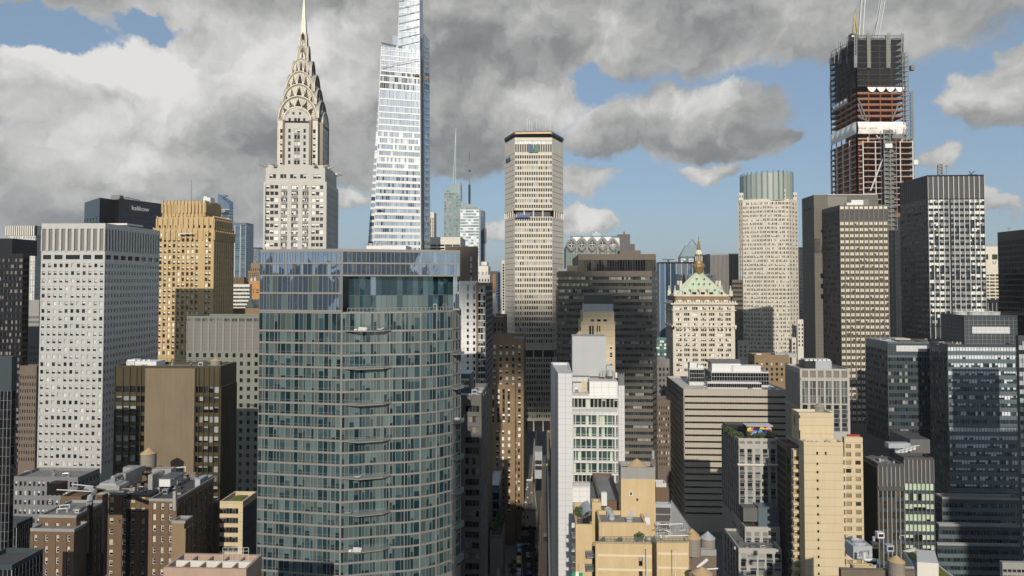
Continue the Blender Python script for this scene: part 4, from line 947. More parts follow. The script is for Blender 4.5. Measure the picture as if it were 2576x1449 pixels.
# ================================================================ tapering white glass supertall
def slant(root, ql, rows, gm, bm, n=1, bt=.35, off=.35, name='window', wmix=None):
    """tapered facade: ql = bl, br, tr, tl corners; rows = (v0, v1, band fraction, glass)"""
    bl, br, tr, tl = ql; nn = (br-bl).cross(tl-bl).normalized(); bd = MB(); rg_ = random.Random(3)
    f = lambda u, v, o=0: (bl*(1-u)+br*u)*(1-v)+(tl*(1-u)+tr*u)*v+nn*o
    for v0, v1, bf, gl in rows:
        m_ = MB(); vb_ = v0+(v1-v0)*bf
        for i in range(n): m_.q(gl if isinstance(gl, str) else rg_.choice(gl), f(i/n, vb_, .05), f((i+1)/n, vb_, .05), f((i+1)/n, v1, .05), f(i/n, v1, .05))
        m_.build(name, root)
        if bf > 0:
            bd.q(bm, f(0, v0, off), f(1, v0, off), f(1, vb_, off), f(0, vb_, off)); bd.q(bm, f(0, vb_, off), f(1, vb_, off), f(1, vb_, 0), f(0, vb_, 0)); bd.q(bm, f(0, v0, 0), f(1, v0, 0), f(1, v0, off), f(0, v0, off))
    for u in (0, 1): bd.q(bm, f(u-.004, 0, off+.05), f(u+.008, 0, off+.05), f(u+.008, 1, off+.05), f(u-.004, 1, off+.05))
    for i in range(1, n): bd.q('mullion_pale', f(i/n-.0015, 0, .12), f(i/n+.0015, 0, .12), f(i/n+.0015, 1, .12), f(i/n-.0015, 1, .12))
    return bd
YB = 520
bl, br, tr, tl = at(937, 690, YB), at(1058.3, 690, YB), at(1055.6, 127, YB+4), at(959.5, 117, YB+4)
r = thing('supertall_tower', 'very tall tapering white glass tower with an angled pinnacle', 'building', (K(1000, 690)*YB, YB+20, 0))
mb = MB(); mb.prism('terracotta', [bl.xy, br.xy, br.xy+Vector((2, 40)), bl.xy+Vector((2, 40))], 0, bl.z+.1); k2 = lambda p, dx, dy: Vector((p.x+dx, p.y+dy))
mb.prism('glass_silver', [bl.xy, br.xy, k2(br, 2, 40), k2(bl, 2, 40)], bl.z, [tl.z, tr.z, tr.z, tl.z], tops=[tl.xy, tr.xy, k2(tr, 1, 30), k2(tl, 1, 30)])
l1 = [at(920.5, 690, 529), at(950, 690, 529), at(962, 190, 528), at(956.5, 190, 528)]
mb.prism('glass_silver', [l1[0].xy, l1[1].xy, k2(l1[1], 2, 25), k2(l1[0], 2, 25)], 0, l1[2].z, tops=[l1[3].xy, l1[2].xy, k2(l1[2], 1, 22), k2(l1[3], 1, 22)])
r1 = [at(1066.5, 690, 530), at(1082, 690, 545), at(1080, 101, 545), at(1067, 97, 530)]
mb.prism('glass_silver', [r1[0].xy, r1[1].xy, k2(r1[1], -4, 14), k2(r1[0], -6, 20)], 0, r1[2].z, tops=[r1[3].xy, r1[2].xy, k2(r1[2], -4, 14), k2(r1[3], -6, 20)])
mb.prism('slate_panel', [at(1057, 690, 534).xy, at(1068, 690, 536).xy, at(1068, 690, 545).xy, at(1055, 690, 545).xy], 0, Z(150, 534))
pn = [at(1000, 128, 533), at(1055.6, 128, 533), at(1054.6, -60, 534), at(1008, -60, 534)]
mb.prism('glass_silver', [pn[0].xy, pn[1].xy, k2(pn[1], 2, 14), k2(pn[0], 2, 14)], pn[0].z-6, pn[2].z, tops=[pn[3].xy, pn[2].xy, k2(pn[2], 1, 12), k2(pn[3], 1, 12)])
mb.prism('glass_silver', [at(987.5, 128, 540).xy, at(1001, 128, 540).xy, at(1001, 128, 548).xy, at(987.5, 128, 548).xy], Z(130, 540), Z(90, 540)); mb.build('core', r)
def vy(y, a, b_): return (a-y)/(a-b_)
def rws(lst, a, b_): return [(vy(y1, a, b_), vy(y0, a, b_), bf, g_) for y0, y1, bf, g_ in lst]
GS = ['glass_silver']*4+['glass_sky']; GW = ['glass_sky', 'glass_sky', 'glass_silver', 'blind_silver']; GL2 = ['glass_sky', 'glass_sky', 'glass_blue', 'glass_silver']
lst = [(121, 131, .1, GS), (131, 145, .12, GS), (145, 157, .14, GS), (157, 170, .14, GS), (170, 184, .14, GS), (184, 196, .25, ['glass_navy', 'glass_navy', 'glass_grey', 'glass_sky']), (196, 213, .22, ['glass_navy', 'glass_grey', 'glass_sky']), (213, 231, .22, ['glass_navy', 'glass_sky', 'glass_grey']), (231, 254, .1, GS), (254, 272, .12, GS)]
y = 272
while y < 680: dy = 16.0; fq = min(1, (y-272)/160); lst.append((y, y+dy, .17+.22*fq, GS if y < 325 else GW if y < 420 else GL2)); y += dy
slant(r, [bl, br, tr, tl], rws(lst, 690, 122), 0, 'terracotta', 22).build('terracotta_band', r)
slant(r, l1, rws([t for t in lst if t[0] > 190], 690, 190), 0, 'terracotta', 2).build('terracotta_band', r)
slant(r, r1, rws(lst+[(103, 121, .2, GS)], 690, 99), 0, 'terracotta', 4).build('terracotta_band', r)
slant(r, pn, [(i/12, (i+1)/12, .06, GS) for i in range(12)], 0, 'terracotta', 8).build('terracotta_band', r)
mb = MB()
for i in range(7): mb.tube('mullion_pale', at(1003, 116-i*19, 532.5), at(1055, 104-i*19, 532.5), .25)
mb.tube('mullion_pale', at(960, 168, 521.5), at(1054, 148, 521.5), .25); mb.split('diagonal_brace', r)
part(r, 'orange_hoarding', 'rust', (1043, 1053, 186, 191, 522.5, .5), (1067, 1077, 195, 201, 530, .4))
mb = MB(); mb.tube('mast_grey', at(959, 107, 524), at(1012, 119, 528), .55); mb.tube('mast_grey', at(962, 110, 524), at(1012, 121, 528), .4); mb.tube('mast_grey', at(1000, 116, 526), at(1000, 124, 526), 1.2); mb.build('window_washing_arm', r)
part(r, 'work_platform', 'frame_white', (947, 961, 523, 526, 517, 1.5))
# ---- far towers right of it
B('office_tower', 'thin far stone tower beside the white supertall tower', rect(1076, 1092, 1098, 540, 800), 540, 800, 'limestone', {0: [Zn(548, 8, 0, 3, wf=.4, hf=.9, pr=.5)], 1: [Zn(548, 8, 0, 3, wf=.4, hf=.9)]}, 640, par=3)
mb = MB()
p = rect(1116, 1160, 1167, 470, 1150); q = [p[0]+Vector((1, 2)), p[1]+Vector((-1.5, 3)), p[2]+Vector((-3, -3)), p[3]]
r = thing('crystal_tower', 'far faceted green glass tower with a lattice spire', 'building', (p[0].x, p[0].y, 0))
mb.prism('glass_far', p, 0, [Z(478, 1150), Z(453, 1150), Z(457, 1150), Z(480, 1150)], tops=q)
p2 = rect(1158, 1205, 1210.5, 521, 1145); mb.prism('glass_far', p2, 0, [Z(505, 1145), Z(521, 1145), Z(521, 1145), Z(508, 1145)], tops=inset(p2, .8)); mb.build('wall', r)
bd = slant(r, [V3(p[0], 100), V3(p[1], 100), V3(q[1], Z(478, 1150)), V3(q[0], Z(478, 1150))], [(i/40, (i+1)/40, .3, ['glass_far', 'glass_teal', 'glass_far']) for i in range(40)], 0, 'mullion_thin', 7, off=.25); bd.build('spandrel', r)
bd = slant(r, [V3(p2[0], 100), V3(p2[1], 100), V3(p2[1], Z(522, 1145)), V3(p2[0], Z(522, 1145))], [(i/34, (i+1)/34, .3, ['glass_far', 'glass_sky', 'blind_silver', 'glass_far']) for i in range(34)], 0, 'mullion_pale', 7, off=.25); bd.build('spandrel', r)
mb = MB(); a = at(1143, 462, 1165); tpt = at(1147, 322, 1165)
for dx, dy in ((-2, -2), (2, -2), (2, 2), (-2, 2)): mb.tube('mast_green', a+Vector((dx, dy, 0)), tpt, .45, 4, .3)
for i in range(14):
    t = i/14; w_ = 2*(1-t); c = a.lerp(tpt, t); t2 = (i+1)/14; c2 = a.lerp(tpt, t2); w2 = 2*(1-t2); mb.tube('mast_green', c+Vector((-w_, -w_, 0)), c2+Vector((w2, -w2, 0)), .28); mb.tube('mast_green', c+Vector((w_, -w_, 0)), c2+Vector((-w2, -w2, 0)), .28)
mb.build('lattice_spire', r)
r, z = B('office_tower', 'far dark office tower with a big square sign frame and a striped antenna mast', rect(1150, 1217, 1221, 530, 1260), 530, 1260, 'slate_panel', {0: [Zn(540, 6, 0, 18, wf=.8, hf=.6, g='glass_blue')]}, 680, par=.5)
mb = MB(); a = at(1181, 512, 1270)
for y0, y1, w_, c_ in ((530, 465, 2.4, 'rail_dark'), (465, 432, 1.4, 'mast_grey'), (432, 428, 2.4, 'rail_dark'), (428, 405, 1.0, 'mast_grey'), (405, 382, .5, 'rail_dark')):
    mb.tube(c_, at(1181, y0, 1270), at(1181, y1, 1270), w_, 6)
for i in range(16): mb.tube('rail_dark', at(1178.5, 505-i*2.6, 1268), at(1183.5, 504-i*2.6, 1268), .5)
mb.build('antenna_mast', r)
mb = MB()
for x in (1212, 1218, 1223): mb.tube('rail_dark', at(x, 574, 1255), at(x, 611, 1255), .8)
for y in range(575, 612, 5): mb.tube('rail_dark', at(1211, y, 1255), at(1223.5, y+1, 1255), .8); mb.tube('rail_dark', at(1212, y, 1255), at(1223, y+5, 1255), .5)
mb.build('sign_frame', r)
B('office_building', 'far white office building with dark ribbon windows right of the supertall tower', rect(1080, 1158, 1171, 597, 600), 597, 600, 'white_concrete', {0: [Zn(615, 8, 0, 4, wf=.92, hf=.55)], 1: [Zn(618, 8, 0, 6, wf=.6, hf=.4)]}, 640, par=.3)
B('apartment_building', 'brown brick tower rising behind the right corner of the glass tower', rect(1120, 1198, 1203, 622, 360), 622, 360, 'brown_brick', {0: [Zn(645, 17, 0, xs=[(.80, .87)], hf=.75, mix='hb', w='hvac_grey')]}, 770, par=.5)
r, z = B('stepped_apartment_building', 'small cream wedding cake tower top with white terraces', rect(1196, 1232, 1239, 695, 425), 695, 425, 'white_concrete', {0: [Zn(702, 10, 0, 5, wf=.4, hf=.6)]}, 760, par=1)
B('', '', rect(1200, 1228, 1234, 674, 428), 674, 428, 'white_concrete', {0: [Zn(684, 14, 1, 3, wf=.5, hf=.6, mix='b', w='blind_grey')]}, 700, root=r, par=1.2); B('', '', rect(1211, 1225, 1229, 662, 432), 662, 432, 'white_concrete', {0: [Zn(667, 6, 1, 4, wf=.5, hf=.6)]}, 680, root=r)
B('office_tower', 'dark blue glass slab far off in the gap left of the octagonal tower', rect(1215, 1252, 1258.5, 683, 700), 683, 700, 'slate_panel', {0: [Zn(688, 7, 0, 8, wf=.9, hf=.7, g='glass_blue')], 1: [Zn(688, 7, 0, 6, wf=.9, hf=.7, g='glass_blue')]}, 790, par=.3)
mb = MB(); a = at(1243, 790, 430)
for x in (1241, 1246): mb.tube('crane_orange', at(x, 737, 430), at(x-.5, 690, 430), .16)
for i in range(12): mb.tube('crane_orange', at(1241, 736-i*3.9, 430), at(1246, 732-i*3.9, 430), .12); mb.tube('crane_orange', at(1246, 736-i*3.9, 430), at(1241, 732-i*3.9, 430), .12)
b_ = at(1243.5, 738, 430); mb.obx('white_concrete', (b_.x-.9, b_.y, 60), (1.8, 0, 0), (0, 1.8, 0), (0, 0, b_.z-60)); solo(mb, 'crane', 'orange lattice crane boom on a cream column in the gap', 'crane', (b_.x, b_.y, 60))
B('office_building', 'far narrow stone slab close against the left of the octagonal tower', rect(1262, 1273, 1280, 656, 620), 656, 620, 'precast', {0: [Zn(664, 7, 0, xs=[(.2, .6)], hf=.75)]}, 790, par=.5)
B('office_building', 'low building with a slanted roof in the gap left of the octagonal tower', rect(1232, 1268, 1276, 800, 400), 800, 400, 'red_brick', {0: [Zn(812, 14, 0, 4, wf=.5, hf=.7)]}, 850, roof='roof_pale')
# ---- white apartment tower and neighbours left of the street
p = rect(1148, 1201, 1204, 709, 290)
r, z = B('apartment_tower', 'white apartment tower with two columns of small windows and a glazed corner', p, 709, 290, 'white_panel', {0: [Zn(718, 20.5, 2, xs=[(.50, .60), (.80, .90)], hf=.7, mix='b', w='blind_grey'), Zn(761, 16.15, 0, xs=[(.50, .60), (.80, .90)], hf=.55, mix='ddq')]}, 1000, par=.4)
B('', '', rect(1198, 1222, 1239, 713, 288), 713, 288, 'tan_brick', {0: [Zn(718, 20.5, 2, xs=[(.22, .96)], hf=.86, mix='dbhq', sub=3, w='blind_grey', mm='frame_white', sm='mullion_pale'), Zn(760, 16.15, 0, xs=[(.22, .96)], hf=.8, mix='dbhqd', sub=3, w='blind_grey', mm='frame_white', sm='mullion_pale')],
   1: [Zn(720, 16.15, 0, 9, wf=.7, hf=.7, mix='ddh', w='blind_grey', sm='mullion_grey', pm='grey_brick')]}, 1000, root=r, par=.4)
r, z = B('apartment_building', 'dark grey concrete building with banded windows right of the glass tower', rect(1135, 1211, 1228, 1002, 200), 1002, 200, 'dark_concrete', {0: [Zn(1021, 26, 0, xs=[(.47, .93)], hf=.6, mix=['d', 'ddb', 'bbd', 'd'], sub=4, w='blind_dim', mm='mullion_thin', rec=.5)], 1: [Zn(1030, 26, 0, 9, wf=.5, hf=.5, mix='ddbh', w='blind_dim')]}, 1449, roof='roof_pale')
part(r, 'penthouse', 'dark_concrete', (1150, 1184, 940, 1000, 212, 10), (1152, 1180, 952, 958, 211.9, .2, 'frame_white'), (1152, 1180, 968, 974, 211.9, .2, 'frame_white'), (1188, 1222, 985, 990, 214, .8, 'white_concrete'), top='roof_pale')
# ---- tall brown brick deco building
def ZCC(y0, xs, n=0, **k): return [Zn(y0, 15.8, 0, xs=xs, hf=.55, mix='ddhbq', w='blind_bright', rec=.4, **k)]
X5 = [(.12+i*.168, .12+i*.168+.075) for i in range(5)]
r, z = B('brick_tower', 'tall tan brick art deco building left of the street', rect(1213, 1317, 1322, 857, 374), 857, 374, 'tan_brick', {0: ZCC(868, [(.27+i*.15, .27+i*.15+.06) for i in range(5)]), 1: ZCC(868, [(.3, .5), (.6, .8)])}, 1300, par=1)
part(r, 'penthouse', 'tan_brick', (1234, 1290, 841, 858, 384, 10), (1246, 1262, 833, 842, 386, 6), top='roof_dark')
VS = [(.30, .365), (.46, .53), (.62, .69), (.78, .845)]
B('', '', rect(1213, 1295.5, 1300, 972, 366), 972, 366, 'tan_brick', {0: [Zn(979, 15.6, 0, xs=VS, hf=.62, mix='dbhd', w='blind_bright', sm='bronze_metal', rec=.4, so=-.3)]}, 1300, root=r, par=1, wname='front_wing')
B('', '', rect(1213, 1296, 1301, 1068, 360), 1068, 360, 'tan_brick', {0: [Zn(1083, 16.2, 0, xs=[(.42, .5), (.6, .665), (.78, .85)], hf=.55, mix='ddhb', w='blind_bright', rec=.4)]}, 1300, root=r, par=1, wname='front_wing')
B('', '', rect(1290, 1311, 1316, 1105, 368), 1105, 368, 'tan_brick', {0: [Zn(1113, 15.8, 0, xs=[(.25, .45), (.62, .84)], hf=.55, mix='ddhb', w='blind_bright', rec=.4)]}, 1300, root=r, par=1, wname='side_wing')
# ================================================================ octagonal precast tower
YM = 460
f = [P2(1270, YM+20, 500), P2(1295, YM, 500), P2(1389, YM, 500), P2(1417, YM+20, 500)]
p = f+[Vector((f[3].x-4, YM+75)), Vector((f[2].x-5, YM+95)), Vector((f[1].x+3, YM+95)), Vector((f[0].x+4, YM+75))]
def fac(y0, m, **k): return Zn(y0, 13.95, m, 16, wf=.66, hf=.6, mix=['ddd', 'dddb', 'bbbd', 'dddd', 'ddb', 'dddddb'], g='glass_dark', w='blind_grey', pm='precast', pr=.25, rec=.5, coh=.6, **k)
def ang(y0, m): return Zn(y0, 13.95, m, 1, wf=1, hf=.08, mix='d', g='dark_metal', rec=.5)
r, z = B('octagonal_tower', 'tall cream precast tower with angled ends and a coloured logo on top', p, 346, YM, 'precast', {1: [Zn(354, 9, 1, 16, wf=.75, hf=.95, mix='b', w='blind_silver', pm='precast', pr=.2, rec=.5), Zn(363, 20, 1, 16, wf=.7, hf=.98, mix='d', g='louvre_dark', pr=.25), fac(390.5, 10)],
   0: [ang(384, 11)], 2: [ang(384, 11)]}, 899, z0=Z(529, YM), par=0)
B('', '', p, 545, YM, 'precast', {1: [fac(547, 24)], 0: [ang(551, 24)], 2: [ang(551, 24)]}, 899, root=r, z0=Z(881, YM), par=0, wname='middle_wall')
B('', '', p, 899, YM, 'precast', {1: [fac(902, 11)], 0: [ang(906, 11)], 2: [ang(906, 11)]}, 1065, root=r, z0=Z(1059, YM), par=0, wname='lower_wall')
mb = MB(); q = inset(p, 2.2)
for za, zb in ((545, 529), (899, 881), (1085, 1059)): mb.prism('dark_metal', q, Z(za, YM)-.1, Z(zb, YM)+.1)
mb.split('mechanical_recess', r)
mb = MB()
for za, zb in ((545, 529), (899, 881), (1085, 1059)):
    for a, b_, n_ in ((p[1], p[2], 4), (p[0], p[1], 5), (p[2], p[3], 5)):
        for i in range(n_+1):
            c = Vector(a).lerp(Vector(b_), i/n_); mb.obx('precast', (c.x-.4, c.y+.3, Z(za, YM)), (.8, 0, 0), (0, .8, 0), (0, 0, Z(zb, YM)-Z(za, YM)))
mb.split('column', r)
mb = MB(); mb.prism('dark_metal', inset(p, 1.5), z-.2, Z(338, YM), tops=inset(p, -.3)); mb.prism('dark_metal', inset(p, -.35), Z(338, YM), Z(332, YM), 'roof_dark'); mb.build('cornice', r)
part(r, 'cornice_fascia', 'bronze_gold', (1297, 1387, 333, 337, YM-.6, .2)); part(r, 'penthouse', 'dark_metal', (1296, 1390, 329.5, 333, YM+12, 40))
fx0, fx1 = at(1329.6, 383, YM-.6), at(1354.2, 360.5, YM-.6); w_, h_ = fx1.x-fx0.x, fx1.z-fx0.z
mb = MB()
for mt, pts in (('logo_blue', [(0, 0), (0, .97), (.12, .95), (.3, .8), (.44, .6), (.54, .3), (.57, 0)]), ('logo_green', [(.60, 0), (.59, .3), (.60, .5), (.72, .74), (.88, .93), (1, 1), (1, 0)])):
    pp = [(fx0.x+x*w_, fx0.z+y*h_) for x, y in pts]; b0 = len(mb.v)
    for yy in (fx0.y, fx0.y-.3): mb.v += [(x, yy, z_) for x, z_ in pp]
    n_ = len(pp); mi = mb.mi(mt); mb.f.append(tuple(b0+n_+i for i in range(n_))); mb.m.append(mi)
    for i in range(n_): mb.f.append((b0+i, b0+(i+1) % n_, b0+n_+(i+1) % n_, b0+n_+i)); mb.m.append(mi)
mb.build('logo', r)
c = (p[0]+p[1])/2; dd = (p[1]-p[0]).normalized(); nn = Vector((dd.y, -dd.x)); c = p[0].lerp(p[1], .40)+nn*.5
text('MetLife', 'sign_letters', r, 'sign_blue', (*c, Z(401, YM+10)), 4.4, atan2(dd.y, dd.x), .72, .2)
for i, x in enumerate((1326, 1332, 1338, 1350, 1358, 1373, 1384)):
    mb = MB(); a = at(x, 331, YM+14+i); mb.tube('steel_white', a, at(x, 298+(i % 3)*6, YM+14+i), .16, 5)
    if i in (3, 4, 5): mb.lathe('steel_white', a+Vector((0, 0, 2)), [(.05, -.7), (.9, 0), (.05, .7)], 8)
    solo(mb, 'antenna', 'thin white antenna rod on the roof of the octagonal tower', 'antenna', a, 'antennas on the octagonal tower')
mb = MB(); pb(mb, 'platform_blue', 1294, 1332, 540, 547, YM-2.2, 1.3)
for i in range(8): pb(mb, 'steel_white', 1294+i*5.2, 1294.8+i*5.2, 537, 547, YM-2.3, .1)
solo(mb, 'window_washing_platform', 'blue work platform hung at the dark band of the octagonal tower', 'work platform', at(1294, 547, YM-2.2))
B('office_building', 'pale banded base block below the octagonal tower', rect(1312, 1377, 1392, 1086, 448), 1086, 448, 'concrete', {0: [Zn(1094, 14.5, 0, xs=[(.09+i*.24, .27+i*.24) for i in range(4)], hf=.55, mix='ddb', sub=4, w='blind_dim', rec=.6)]}, 1230)
# ---- lattice-crowned building
p = rect(1419, 1424, 1559, 640, 800); r, z = B('office_tower', 'teal glass building with a crown of stone diamonds behind the brown tower', p, 640, 800, 'concrete', {0: [Zn(622, 17, 0, 5, wf=.9, hf=.95, mix='dd', g='glass_teal', sub=4, mm='mullion_grey', mw=.5, so=.0)]}, 690, ztop=Z(618, 800), par=0)
mb = MB(); t_ = inset(p, [4, 0, 0, 4]); mb.prism('grey_panel', p, Z(618, 800), Z(598, 800), tops=t_); mb.prism('glass_far', t_, Z(598, 800), Z(593, 800), tops=inset(t_, 1.5)); pb(mb, 'hvac_grey', 1488, 1510, 586, 594, 815, 10); pb(mb, 'frame_white', 1497, 1503, 583, 587, 815, 6); mb.build('crown', r)
for i in range(5):
    mb = MB(); cx0, cy0 = 1437.5+i*26.1, 615.5; Yd = 796.5
    dm = [(0, -15), (12.6, 0), (0, 15), (-12.6, 0)]
    for (x0, y0), (x1, y1) in zip(dm, dm[1:]+dm[:1]): mb.tube('concrete', at(cx0+x0, cy0+y0, Yd), at(cx0+x1, cy0+y1, Yd), 1.7, 4)
    a = [at(cx0+x*.8, cy0+y*.8, Yd+1.6) for x, y in dm]; mb.q('glass_dark', *a)
    mb.tube('frame_white', at(cx0-7, cy0, Yd+.5), at(cx0+7, cy0, Yd+.5), .5); mb.tube('frame_white', at(cx0, cy0-8, Yd+.5), at(cx0, cy0+8, Yd+.5), .5); mb.build('diamond_window', r)
mb = MB()
for i in range(4):
    x = 1450.5+i*26.1; mb.q('terracotta', at(x-10, 596, 799), at(x+10, 596, 799), at(x, 608, 797))
    mb.tube('concrete', at(x, 618, 796.5), at(x, 632, 796.5), 1.6, 4); mb.tube('concrete', at(x, 632, 796.5), at(x, 700, 796.5), 1.2, 4)
mb.split('crown_panel', r)
r, z = B('office_tower', 'far brown purple stepped tower behind the lattice-crowned building', rect(1556, 1556, 1585, 594, 1100, 30), 594, 1100, 'purple_stone', {0: [Zn(600, 7, 0, 5, wf=.4, hf=.6, g='glass_blue')]}, 645, par=3)
B('', '', rect(1584, 1584, 1597, 615, 1105, 25), 615, 1105, 'purple_stone', {}, root=r); part(r, 'pinnacle', 'purple_stone', (1569, 1572, 583, 595, 1110, 4))
# ---- big brown ribbon-window tower
YA = 390
p = rect(1400, 1404, 1640, 684, YA, 60); pe = P2(1652, YA+7, 700); p = [p[0], p[1], pe, p[2]+Vector((3, 0)), p[3]]
rb = lambda n: [Zn(696, 16.05, 0, 1, wf=1, hf=.47, mix=['dddb', 'ddd', 'dbdd', 'dddbb', 'dd'], g='glass_navy', w='blind_grey', sub=n, mw=.12, mm='mullion_thin', rec=.7, coh=.7, pr=.0)]
r, z = B('office_tower', 'broad brown granite office tower with dark ribbon windows', p, 684, YA, 'brown_granite', {0: rb(44), 1: rb(3), 4: [Zn(696, 16.05, 0, 1, wf=1, hf=.47, rec=.7)]}, 1190, rec=.7, par=.5)
B('', '', rect(1440, 1455, 1650, 641, YA+9), 641, YA+9, 'brown_granite', {0: [Zn(654, 29, 1, 30, wf=.96, hf=1, mix='d', g='glass_black', rec=.4, pm='mullion_thin')]}, 690, root=r, z0=z-.5, par=.4, wname='upper_block')
part(r, 'penthouse', 'brown_granite', (1559, 1612, 630, 641, YA+30, 14), (1428, 1454, 668, 685, YA+14, 8), (1402, 1426, 676, 685, YA+5, 6, 'frame_white'))
# ---- beige tower behind the white slab building
r, z = B('office_tower', 'cream brick tower with a ribbed grey top and dark louvres, behind the white slab', rect(1455, 1461.5, 1547, 814, 300), 814, 300, 'pale_brick', {0: [Zn(819, 24, 1, xs=[(.24, .30), (.32, .38), (.46, .5), (.53, .57)], hf=.9), Zn(866, 20.6, 0, xs=[(.84, .93)], hf=.62, mix='dh', sub=1, fr=(.18, 'frame_white', 'h'))]}, 970)
B('', '', rect(1460, 1466, 1545, 789, 303), 789, 303, 'pale_brick', {0: [Zn(803, 9, 1, xs=[(.25, .36), (.46, .57), (.66, .77)], hf=.9)]}, 820, root=r, z0=z-.3, wname='upper_stage')
part(r, 'ribbed_penthouse', 'louvre_grey', (1468, 1542.5, 765, 790, 306, 9, 'hvac_grey'), (1469, 1541, 742, 765.2, 308, 8, 'louvre_dark'), (1472, 1538, 738, 743, 309, 7, 'olive_panel'))
# ---- white slab building in the foreground centre
YS = 186
p = rect(1380, 1404, 1439.5, 943, YS, 22); p[3] = p[0]+Vector((-.5, 26)); p[2] = p[1]+Vector((1.2, 26))
r, z = B('white_slab_building', 'white panelled slim building with a stack of glazed loft floors', p, 943, YS, 'grey_panel', {}, par=.4, roof='roof_pale')
VB[r.name] = 1225
p2 = rect(1434, 1434.5, 1555, 997, YS+3, 24); 
B('', '', p2, 997, YS+3, 'white_panel', {0: [Zn(1002, 41.5, 1, 12, wf=.94, hf=.58, mix='dqdb', fr=(.08, 'frame_white', None), g='glass_dark', w='blind_mint', rec=1.0, pm='frame_white'),
   Zn(1043.5, 29.75, 5, 9, wf=.96, hf=.88, mix='ddddsz', fr=(.1, 'frame_white', 'op'), g='glass_loft', w='blind_mint', rec=.35, pm='frame_white', coh=.4), Zn(1192.5, 22, 1, 12, wf=.94, hf=.98, mix='dbd', g='glass_dark', w='blind_white', rec=1.2, pm='frame_white', fr=(.07, 'frame_white', None))]}, 1225, root=r, par=.3, wname='front_wall', roof='roof_pale')
B('', '', rect(1553, 1555.5, 1571, 973, YS+8, 18), 973, YS+8, 'grey_panel', {}, root=r, par=.3, wname='side_slab', roof='roof_pale')
part(r, 'penthouse', 'white_panel', (1483, 1554, 959, 998, YS+4, 10), (1440, 1484, 946, 960, YS+12, 8, 'grey_panel'), (1441, 1462, 961, 990, YS+13, 5, 'grey_panel'), top='roof_pale')
part(r, 'water_tank_enclosure', 'zinc_panel', (1440, 1525, 846, 945, YS+11, 8))
mb = MB()
for (x0, x1, y0, y1) in ((1437, 1482, 985, 990), (1435, 1553, 1028, 1038), (1436, 1553, 1213, 1222)):
    a, b_ = at(x0, y1, YS+2.2), at(x1, y1, YS+2.2); zt_ = Z(y0, YS+2.2); mb.obx('clear_rail', a, b_-a, (0, .04, 0), (0, 0, zt_-a.z)); mb.tube('mullion_pale', Vector((a.x, a.y, zt_)), Vector((b_.x, b_.y, zt_)), .035)
    mb.obx('white_panel', a-Vector((0, 0, .3)), b_-a, (0, 2.2, 0), (0, 0, .28))
mb.build('terrace_railing', r)
mb = MB(); tr_ = {}
for x, k in ((1440.5, 0), (1504, 0), (1548, 0)):
    for i in range(1, 7): a = at(x, 1067+i*29.75 if False else 1043.5+(i)*29.75-4, YS+2.6); mb.cyl('frame_white', at(x, 1069.5+(i-1)*29.75, YS+2.75), .3, 2.9, 10)
mb.split('column', r)
for i, (x, k) in enumerate(((1458, 0), (1506, 1))):
    mb = MB(); c = at(x, 846, YS+20); mb.cyl('tank_cone', (c.x, c.y, Z(846, YS+20)), 1.7, Z(832, YS+20)-Z(846, YS+20), 4, 0); solo(mb, 'tank_roof', 'brown pointed tank roof peeping above the grey metal enclosure, '+('left' if k == 0 else 'right')+' of two', 'tank roof', (c.x, c.y, c.z), 'pointed roofs above the metal enclosure')
mb = MB()
for i in range(5): mb.tube('mast_grey', at(1557+i*3, 973, YS+9), at(1557+i*3, 938+(i % 2)*4, YS+9), .16, 6)
pb(mb, 'hvac_grey', 1526, 1544, 920, 958, YS+9, 3); mb.cyl('zinc_duct', at(1535, 945, YS+7), 1.0, 1.5, 14); mb.cyl('zinc_duct', at(1512, 948, YS+8), .4, 1.6, 10); mb.cyl('zinc_duct', at(1519, 948, YS+8), .4, 1.8, 10); pb(mb, 'hvac_white', 1548, 1553, 938, 950, YS+8, 2)
solo(mb, 'exhaust_stacks', 'cluster of grey stacks and fans on the white slab building roof', 'exhaust stacks', at(1557, 973, YS+9))
for x in (1420, 1431):
    mb = MB(); a = at(x, 942, YS+4); mb.cyl('zinc_duct', a, .3, .7, 8); mb.lathe('zinc_duct', a+Vector((0, 0, .7)), [(.42, 0), (.48, .2), (.3, .45), (.02, .5)], 8); solo(mb, 'roof_vent', 'small shiny turbine vent on top of the white slab', 'roof vent', a, 'turbine vents on the white slab')
mb = MB(); pb(mb, 'fabric_white', 1446, 1453, 973, 981, YS+5, .8, None); pb(mb, 'tan_brick', 1447, 1455, 981, 987, YS+4, .8); solo(mb, 'lounge_chair', 'brown lounge chair on the terrace below the grey metal enclosure', 'chair', at(1446, 987, YS+4))
# ================================================================ yellow brick building in the foreground
YE = 136
ZW = lambda xs, y0, m=0: [Zn(y0, 35, m, xs=xs, hf=.68, mix='dh', fr=(.12, 'rail_dark', 'h'), g='glass_dark', w='blind_grey', rec=.25)]
r, z = B('yellow_brick_building', 'yellow brick apartment building with roof decks and a tower at bottom centre', rect(1497, 1498, 1640, 1373, YE, 9), 1373, YE, 'yellow_brick', {0: ZW([(.765, .835)], 1398)}, 1449, par=.5)
B('', '', rect(1645, 1652, 1733, 1368, YE+2, 14), 1368, YE+2, 'yellow_brick', {}, root=r, par=.5); B('', '', rect(1500, 1507, 1626, 1320, YE+7, 16), 1320, YE+7, 'yellow_brick', {}, root=r, wname='penthouse', par=.5)
B('', '', rect(1441, 1448, 1490, 1326, YE+10, 14), 1326, YE+10, 'yellow_brick', {}, root=r, wname='left_wing', par=.6); B('', '', rect(1487, 1489, 1512, 1268, YE+18, 8), 1268, YE+18, 'yellow_brick', {}, root=r, wname='stair_wall', par=.4)
